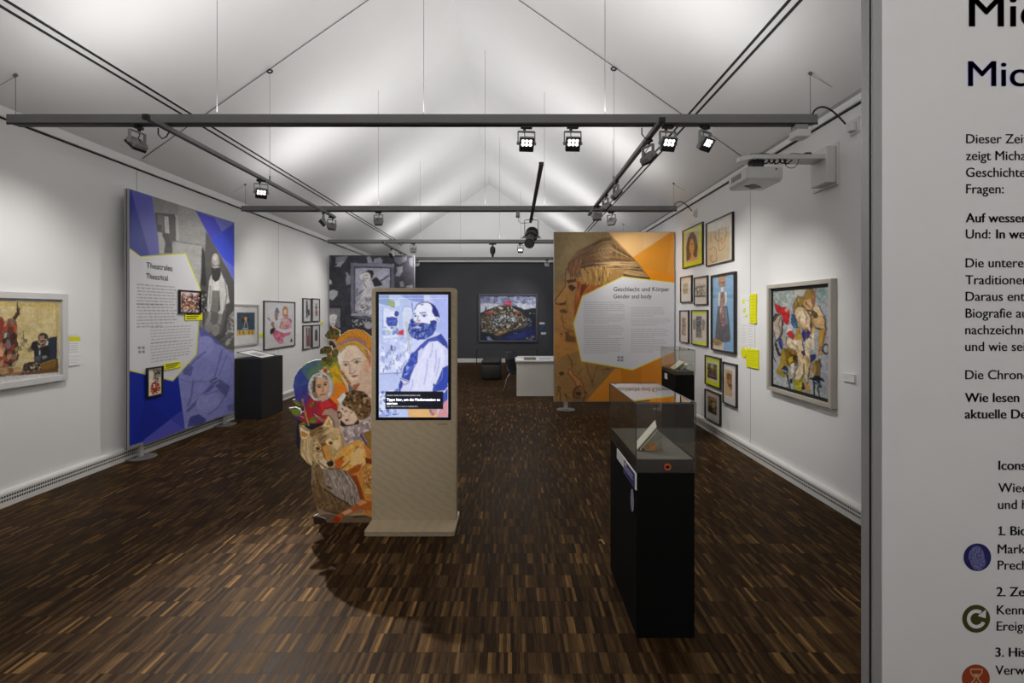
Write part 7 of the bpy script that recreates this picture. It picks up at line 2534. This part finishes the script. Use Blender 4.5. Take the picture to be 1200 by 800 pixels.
def cap_l(a):
    a.crop(70, 380, 13.333)
    a.P_([(100, 190), (320, 190), (320, 262), (100, 268)], '#c6c010')
    a.L([(120, 165), (300, 163)], 6, '#9a98a0')
    for k in range(5):
        a.L([(130, 300 + 33 * k), (285 - 14 * (k % 2), 296 + 33 * k)], 10, '#8c8c8c', 0.6)


wall_card('tall white caption with a yellow stripe right of the white-framed painting', 'L', (80.6, 391.4, 418.0, 94.3, 391.2, 417.0), m_card, 'caption_card', 'caption', 'captions on the left wall', 0.004, cap_l, Z1)
wall_card('small white caption below the yellow-striped one on the left wall', 'L', (80.6, 419.4, 428.8, 94.6, 418.4, 427.3), m_card, 'caption_card', 'caption', 'captions on the left wall', 0.010, lines(2, 81.5, 91, 421.8, 424.6, '#777777'), Z1)


def p_theatre(a):
    a.P_([(-200, 150), (340, 160), (340, 700), (-200, 700)], '#cccac8')
    a.P_([(78, 262), (284, 262), (284, 465), (78, 470)], '#33495a').P_([(74, 470), (284, 462), (284, 515), (74, 530)], '#c8a850')
    a.P_([(125, 320), (150, 310), (175, 340), (215, 315), (222, 350), (205, 385), (180, 370), (150, 385)], '#7a4a24')
    a.E(180, 330, 16, 20, '#d0a878').L([(178, 350), (160, 430)], 9, '#b0b8c4').L([(184, 350), (205, 430)], 9, '#b0b8c4').P_([(140, 440), (210, 436), (215, 462), (140, 466)], '#8c96a4')
    a.P_([(125, 335), (150, 325), (160, 370), (140, 380)], '#2a1c14').P_([(200, 330), (220, 325), (218, 360), (205, 370)], '#2a1c14')
    for x in (105, 150, 215, 255):
        a.L([(x, 482), (x + 5, 508)], 14, '#8a5c34')


def p_pair(a):
    a.P_([(380, 100), (780, 100), (780, 720), (380, 720)], '#cfcecf')
    a.P_([(520, 260), (540, 200), (560, 215), (575, 262), (540, 275)], '#4c7088').E(540, 290, 22, 34, '#a07860').P_([(525, 320), (555, 320), (548, 355), (530, 350)], '#8a5a4c')
    a.E(642, 250, 32, 62, '#b87840').P_([(612, 260), (625, 200), (665, 200), (675, 300), (668, 315), (620, 310)], '#b87840').E(642, 255, 20, 34, '#e0b898')
    a.P_([(620, 325), (670, 315), (715, 350), (712, 440), (640, 460), (575, 440), (565, 390), (590, 350)], '#c86a90')
    a.P_([(600, 340), (640, 330), (680, 340), (700, 380), (650, 390), (600, 380)], '#d0b8b8')
    a.speck([(570, 370), (712, 360), (712, 440), (640, 460), (575, 440)], ['#c86a90', '#d890a8', '#a84a74', '#d8a8a0', '#c0b088'], 24)
    a.P_([(545, 350), (600, 350), (570, 450), (600, 470), (720, 440), (725, 490), (640, 510), (560, 480)], '#d8d6d8')
    a.P_([(490, 470), (540, 465), (620, 505), (710, 490), (700, 520), (620, 550), (615, 620), (580, 625), (530, 580), (495, 520)], '#cf6a88')
    a.speck([(490, 470), (540, 465), (620, 505), (620, 550), (615, 620), (580, 625), (530, 580)], ['#cf6a88', '#e090a4', '#b84c70'], 26, op=0.7)
    a.P_([(470, 460), (500, 440), (530, 445), (500, 500), (478, 520), (466, 495)], '#1c1a1c').E(495, 395, 18, 28, '#a87c64').P_([(490, 420), (520, 420), (515, 440), (495, 440)], '#a87c64')
    a.L([(440, 325), (450, 335)], 10, '#3a4470').L([(460, 345), (466, 355)], 9, '#3a4470').P_([(700, 605), (715, 560), (730, 600)], '#2e3238').L([(705, 345), (712, 370)], 10, '#6a4a6a')


def p_cards(kind):
    def f(a):
        a.P_([(840, 80), (1070, 80), (1070, 720), (840, 720)], '#cccbcb')
        if kind == 0:
            a.L([(895, 130), (898, 220), (896, 315)], 14, '#2c2c34').P_([(888, 180), (905, 170), (908, 260), (890, 270)], '#2c2c34').P_([(908, 230), (925, 225), (928, 290), (910, 300)], '#3a3a44')
        elif kind == 1:
            a.L([(1006, 160), (1006, 240)], 8, '#3a3a40').P_([(996, 240), (1022, 240), (1020, 300), (996, 300)], '#b86a70').L([(1000, 205), (1014, 205)], 14, '#2c2c34').L([(998, 262), (1020, 262)], 6, '#8a2c34')
        elif kind == 2:
            a.P_([(886, 440), (902, 440), (904, 530), (914, 530), (914, 440), (930, 440), (932, 655), (890, 660)], '#8a5a54').L([(894, 445), (894, 480)], 8, '#5a4440').L([(922, 445), (922, 480)], 8, '#5a4440')
        else:
            a.P_([(992, 480), (1020, 478), (1018, 588), (992, 590)], '#4a3c38').E(1006, 470, 8, 14, '#2c2624').L([(996, 510), (1016, 508)], 5, '#a09088')
    return f


CLW = (270, 340, 10)
LG = 'framed works on the left wall'
wall_picture('grey-framed print with a winged figure on blue, above the black plinth', 'L', (261.0, 355.2, 408.3, 303.8, 357.2, 403.2), m_frames, 0.03, 0.03, '#cccac8', p_theatre, CLW, LG)
wall_picture('framed sheet with two women in pink on white, left wall', 'L', (310.0, 352.4, 410.0, 346.4, 353.4, 405.0), m_framed, 0.016, 0.03, '#cfcecf', p_pair, CLW, LG)
wall_picture('narrow framed sheet with a black figure, upper left of the block of four', 'L', (355.7, 349.2, 377.6, 365.2, 349.4, 377.2), m_framed, 0.018, 0.03, '#cccbcb', p_cards(0), CLW, LG)
wall_picture('narrow framed sheet with a red and black figure, upper right of the block of four', 'L', (366.5, 349.5, 377.1, 375.2, 349.7, 376.6), m_framed, 0.018, 0.03, '#cccbcb', p_cards(1), CLW, LG)
wall_picture('narrow framed sheet with a red forked shape, lower left of the block of four', 'L', (355.7, 380.8, 409.6, 365.2, 380.6, 408.4), m_framed, 0.018, 0.03, '#cccbcb', p_cards(2), CLW, LG)
wall_picture('narrow framed sheet with a brown standing figure, lower right of the block of four', 'L', (366.5, 380.5, 408.0, 375.2, 380.0, 406.4), m_framed, 0.018, 0.03, '#cccbcb', p_cards(3), CLW, LG)
wall_card('yellow caption between the grey-framed print and the pink figures sheet', 'L', (304.4, 390.6, 395.2, 307.9, 390.4, 395.0), m_yel, 'caption_card', 'caption', 'captions on the left wall', 0.008)
wall_card('yellow caption right of the block of four narrow frames', 'L', (375.8, 376.6, 380.2, 378.2, 376.6, 380.1), m_yel, 'caption_card', 'caption', 'captions on the left wall', 0.010)
wall_card('small white caption right of the pink figures sheet', 'L', (347.4, 390.5, 395.5, 350.4, 390.4, 395.2), m_card, 'caption_card', 'caption', 'captions on the left wall', 0.006)

# ---- small framed works and captions hung on the blue panel -------------------------
def on_panel(label, q, paint, grp, framed=True):
    xl, tl, bl, xr, tr, br = q
    th = 0.024 if framed else 0.008
    X = XB + 0.004 + th
    dl, dr = X * FPX / (xl - CX), X * FPX / (xr - CX)
    zt = EYE + ((CY - tl) * dl + (CY - tr) * dr) / 2 / FPX
    zb = EYE + ((CY - bl) * dl + (CY - br) * dr) / 2 / FPX
    if framed:
        t = thing('framed_picture', label, 'picture', (XB + 0.004, (dl + dr) / 2, zb), grp)
        fw = 0.016
        b = MB()
        for (ya, yb_, za, zb_) in ((dl, dl + fw, zb, zt), (dr - fw, dr, zb, zt), (dl + fw, dr - fw, zb, zb + fw), (dl + fw, dr - fw, zt - fw, zt)):
            b.box(XB + 0.004, X, ya, yb_, za, zb_, bev=0.002)
        b.build('frame', m_frameb, t)
        a = art_side(XB + 0.012, dl + fw, dr - fw, zb + fw, zt - fw, 2.4, base='#cdc6ba', gain=1.25)
        a.aa = 0.3
        a.crop(140, 315, 8)
        paint(a)
        a.finish(0.4, 2.5, 0.08, 1.4, 0.4)
        b = MB()
        b.box(XB + 0.004, XB + 0.011, dl + fw * 0.5, dr - fw * 0.5, zb + fw * 0.5, zt - fw * 0.5)
        b.build('backing', m_card, t)
        a.build('artwork', m_paper, t)
    else:
        b = MB()
        b.box(XB + 0.004, X, dl, dr, zb, zt)
        o = tag(b.build('caption_card', m_yel, None, loc=(XB + 0.004, (dl + dr) / 2, zb)), label, 'caption', grp)
        a = art_side(X + 0.001, dl, dr, zb, zt, 2.4, base='#d4d006', gain=1.2)
        a.aa = 0.3
        a.crop(0, 0, 1)
        for k in range(3):
            u0, v0 = a.w * 0.08, a.h * (0.22 + 0.27 * k)
            rows = np.abs(a.vv - v0) < a.h * 0.07
            a.img[rows & (a.uu > u0) & (a.uu < a.w * (0.9 - 0.12 * k))] = lin('#6a6808')
        a.build('print', m_paper, o)


def p_cast(a):
    a.P_([(565, 190), (770, 200), (770, 430), (565, 430)], '#cbb9bb')
    for k, x in enumerate((600, 640, 672, 715, 745)):
        a.speck([(x - 18, 240 + 20 * (k % 2)), (x + 18, 240 + 20 * (k % 2)), (x + 22, 400), (x - 22, 400)], ['#6a3a34', '#3a3048', '#a87058', '#c8a060', '#2c2430', '#8a4a44', '#d0c0b8'], 17)
        a.E(x, 240 + 20 * (k % 2), 10, 12, '#a06a54')
    a.speck([(580, 380), (760, 380), (760, 415), (580, 415)], ['#3a3450', '#c8c0c4', '#6a5c70', '#a89ca8'], 14)


def p_red(a):
    a.P_([(265, 900), (415, 900), (415, 1210), (265, 1210)], '#cbc2b2')
    a.speck([(310, 945), (385, 945), (380, 1010), (330, 1010)], ['#4a443c', '#8c8270', '#b5aa98', '#2c2824'], 15)
    a.speck([(315, 1010), (365, 1010), (370, 1070), (318, 1070)], ['#5a4c40', '#b08870', '#8a7a68', '#cbc2b2'], 15)
    a.P_([(298, 1080), (330, 1060), (365, 1070), (380, 1120), (370, 1160), (330, 1170), (295, 1180)], '#b84a2c')
    a.speck([(298, 1080), (330, 1060), (365, 1070), (382, 1120), (370, 1160), (330, 1170), (295, 1180)], ['#b84a2c', '#8a2c1c', '#2c1c18', '#cf6a44', '#d8c8b0'], 18)


on_panel('small black-framed costume picture hung at the middle of the blue panel', (211.2, 339.4, 367.6, 236.2, 340.8, 367.0), p_cast, 'works hung on the blue panel')
on_panel('small black-framed red figure picture hung low on the blue panel', (173.2, 430.8, 466.0, 192.0, 428.6, 462.2), p_red, 'works hung on the blue panel')
on_panel('yellow caption under the costume picture on the blue panel', (217.0, 367.2, 375.6, 237.2, 365.4, 374.6), None, 'captions on the blue panel', framed=False)
on_panel('yellow caption right of the red figure picture on the blue panel', (192.2, 425.8, 433.2, 212.0, 423.2, 431.0), None, 'captions on the blue panel', framed=False)

# ---- far wall ------------------------------------------------------------------------
d = YB - 0.06
p0, p1 = W(560.6, 344.4, d), W(630.2, 400.8, d)
t = thing('framed_picture', 'large framed hill town painting on the charcoal far wall', 'picture', ((p0.x + p1.x) / 2, YB, p1.z), 'large paintings')
fw = 0.06
b = MB()
for (xa, xb, za, zb_) in ((p0.x, p0.x + fw, p1.z, p0.z), (p1.x - fw, p1.x, p1.z, p0.z), (p0.x + fw, p1.x - fw, p1.z, p1.z + fw), (p0.x + fw, p1.x - fw, p0.z - fw, p0.z)):
    b.box(xa, xb, YB - 0.06, YB - 0.001, za, zb_, bev=0.006)
b.build('frame', mat('blue_grey_picture_frame', (0.085, 0.085, 0.11), rough=0.4, vary=0.1), t)
b = MB()
b.box(p0.x + fw * 0.5, p1.x - fw * 0.5, YB - 0.025, YB - 0.002, p1.z + fw * 0.5, p0.z - fw * 0.5)
b.build('backing', m_card, t)
a = Art((p0.x + fw, YB - 0.028, p0.z - fw), (1, 0, 0), (0, 0, -1), p1.x - p0.x - 2 * fw, p0.z - p1.z - 2 * fw, 170, 140, base='#1c2030', gain=1.5)
a.crop(545, 335, 10)
a.aa = 0.35
a.P_([(170, 120), (840, 120), (840, 300), (170, 330)], '#8f96b8')
a.P_([(170, 180), (330, 190), (420, 220), (350, 250), (170, 320)], '#c6cade').P_([(550, 190), (640, 170), (830, 200), (830, 260), (700, 290), (620, 240)], '#c2c8de')
a.speck([(170, 125), (840, 125), (840, 200), (170, 200)], ['#6f76a4', '#8f96b8', '#a9b0cc', '#5a5f8c'], 46, op=0.7)
a.speck([(640, 180), (830, 140), (830, 240), (740, 220)], ['#5a6088', '#8a90b4', '#b4bcd4'], 34, op=0.8)
a.P_([(170, 330), (300, 270), (400, 230), (540, 230), (640, 250), (720, 290), (840, 260), (840, 640), (170, 640)], '#262832')
a.P_([(700, 280), (770, 262), (840, 265), (840, 500), (700, 460)], '#1c1f2c')
town = [(180, 350), (300, 280), (400, 235), (540, 235), (620, 280), (700, 350), (760, 420), (700, 480), (560, 520), (350, 560), (200, 540)]
a.speck(town, ['#4a4438', '#6a6054', '#8c8270', '#2e2c2c', '#a8a090', '#3c3a34', '#5c5040', '#b4aea4'], 20)
a.speck([(300, 360), (560, 330), (620, 420), (320, 470)], ['#8f959c', '#b8bec4', '#3c4048', '#5a5e66', '#d0d2d4', '#4a4440'], 17)
a.P_([(445, 225), (460, 190), (500, 185), (525, 165), (545, 190), (540, 230)], '#c03c50').L([(470, 215), (530, 205)], 8, '#e08088').P_([(225, 330), (240, 300), (330, 295), (340, 325)], '#b8502c').P_([(235, 300), (246, 230), (256, 300)], '#30303c')
a.P_([(590, 320), (630, 315), (630, 335), (595, 340)], '#b03028')
a.P_([(380, 620), (540, 560), (700, 490), (840, 470), (840, 640), (370, 640)], '#1c2454').P_([(470, 600), (640, 550), (720, 520), (720, 600), (560, 630)], '#24306c')
a.P_([(340, 560), (480, 510), (540, 500), (500, 540), (380, 590)], '#8a6a50').speck([(340, 570), (480, 510), (540, 500), (500, 540), (380, 590)], ['#8a6a50', '#a88a5c', '#6a5a64', '#c0a870'], 18)
a.P_([(170, 560), (300, 560), (380, 640), (170, 640)], '#1c1e2a').P_([(250, 600), (290, 585), (330, 640), (270, 640)], '#7480a4')
a.L([(580, 553), (612, 553)], 5, '#b8c4dc').E(765, 322, 10, 10, '#e0dccc').E(815, 322, 7, 7, '#a0a0a0').speck([(720, 380), (780, 380), (780, 470), (720, 470)], ['#1c1f2c', '#40465c', '#6a7288'], 18)
a.speck([(700, 610), (790, 575), (820, 600), (780, 635)], ['#3a3c4c', '#7a7884', '#a09a94'], 16)
a.finish(0.9, 3, 0.2, 1.3, 0.5)
a.build('artwork', m_paint, t)
for k, (x0, y0, x1, y1, m, lab, nm) in enumerate(((632.2, 377.4, 638.2, 380.0, m_card, 'upper white title card right of the hill town painting', 'title_card'),
                                                 (632.8, 380.6, 639.8, 388.4, mat('deep_blue_card', (0.03, 0.055, 0.12), rough=0.6, vary=0.6, vscale=14), 'dark blue picture card between the two white cards on the charcoal wall', 'picture_card'),
                                                 (634.0, 389.2, 640.0, 391.8, m_card, 'lower white title card right of the hill town painting', 'title_card'))):
    q0, q1 = W(x0, y0, YB), W(x1, y1, YB)
    b = MB()
    b.box(q0.x, q1.x, YB - 0.012, YB, q1.z, q0.z)
    tag(b.build(nm, m, None, loc=((q0.x + q1.x) / 2, YB, q1.z)), lab, 'caption', 'cards on the charcoal wall')
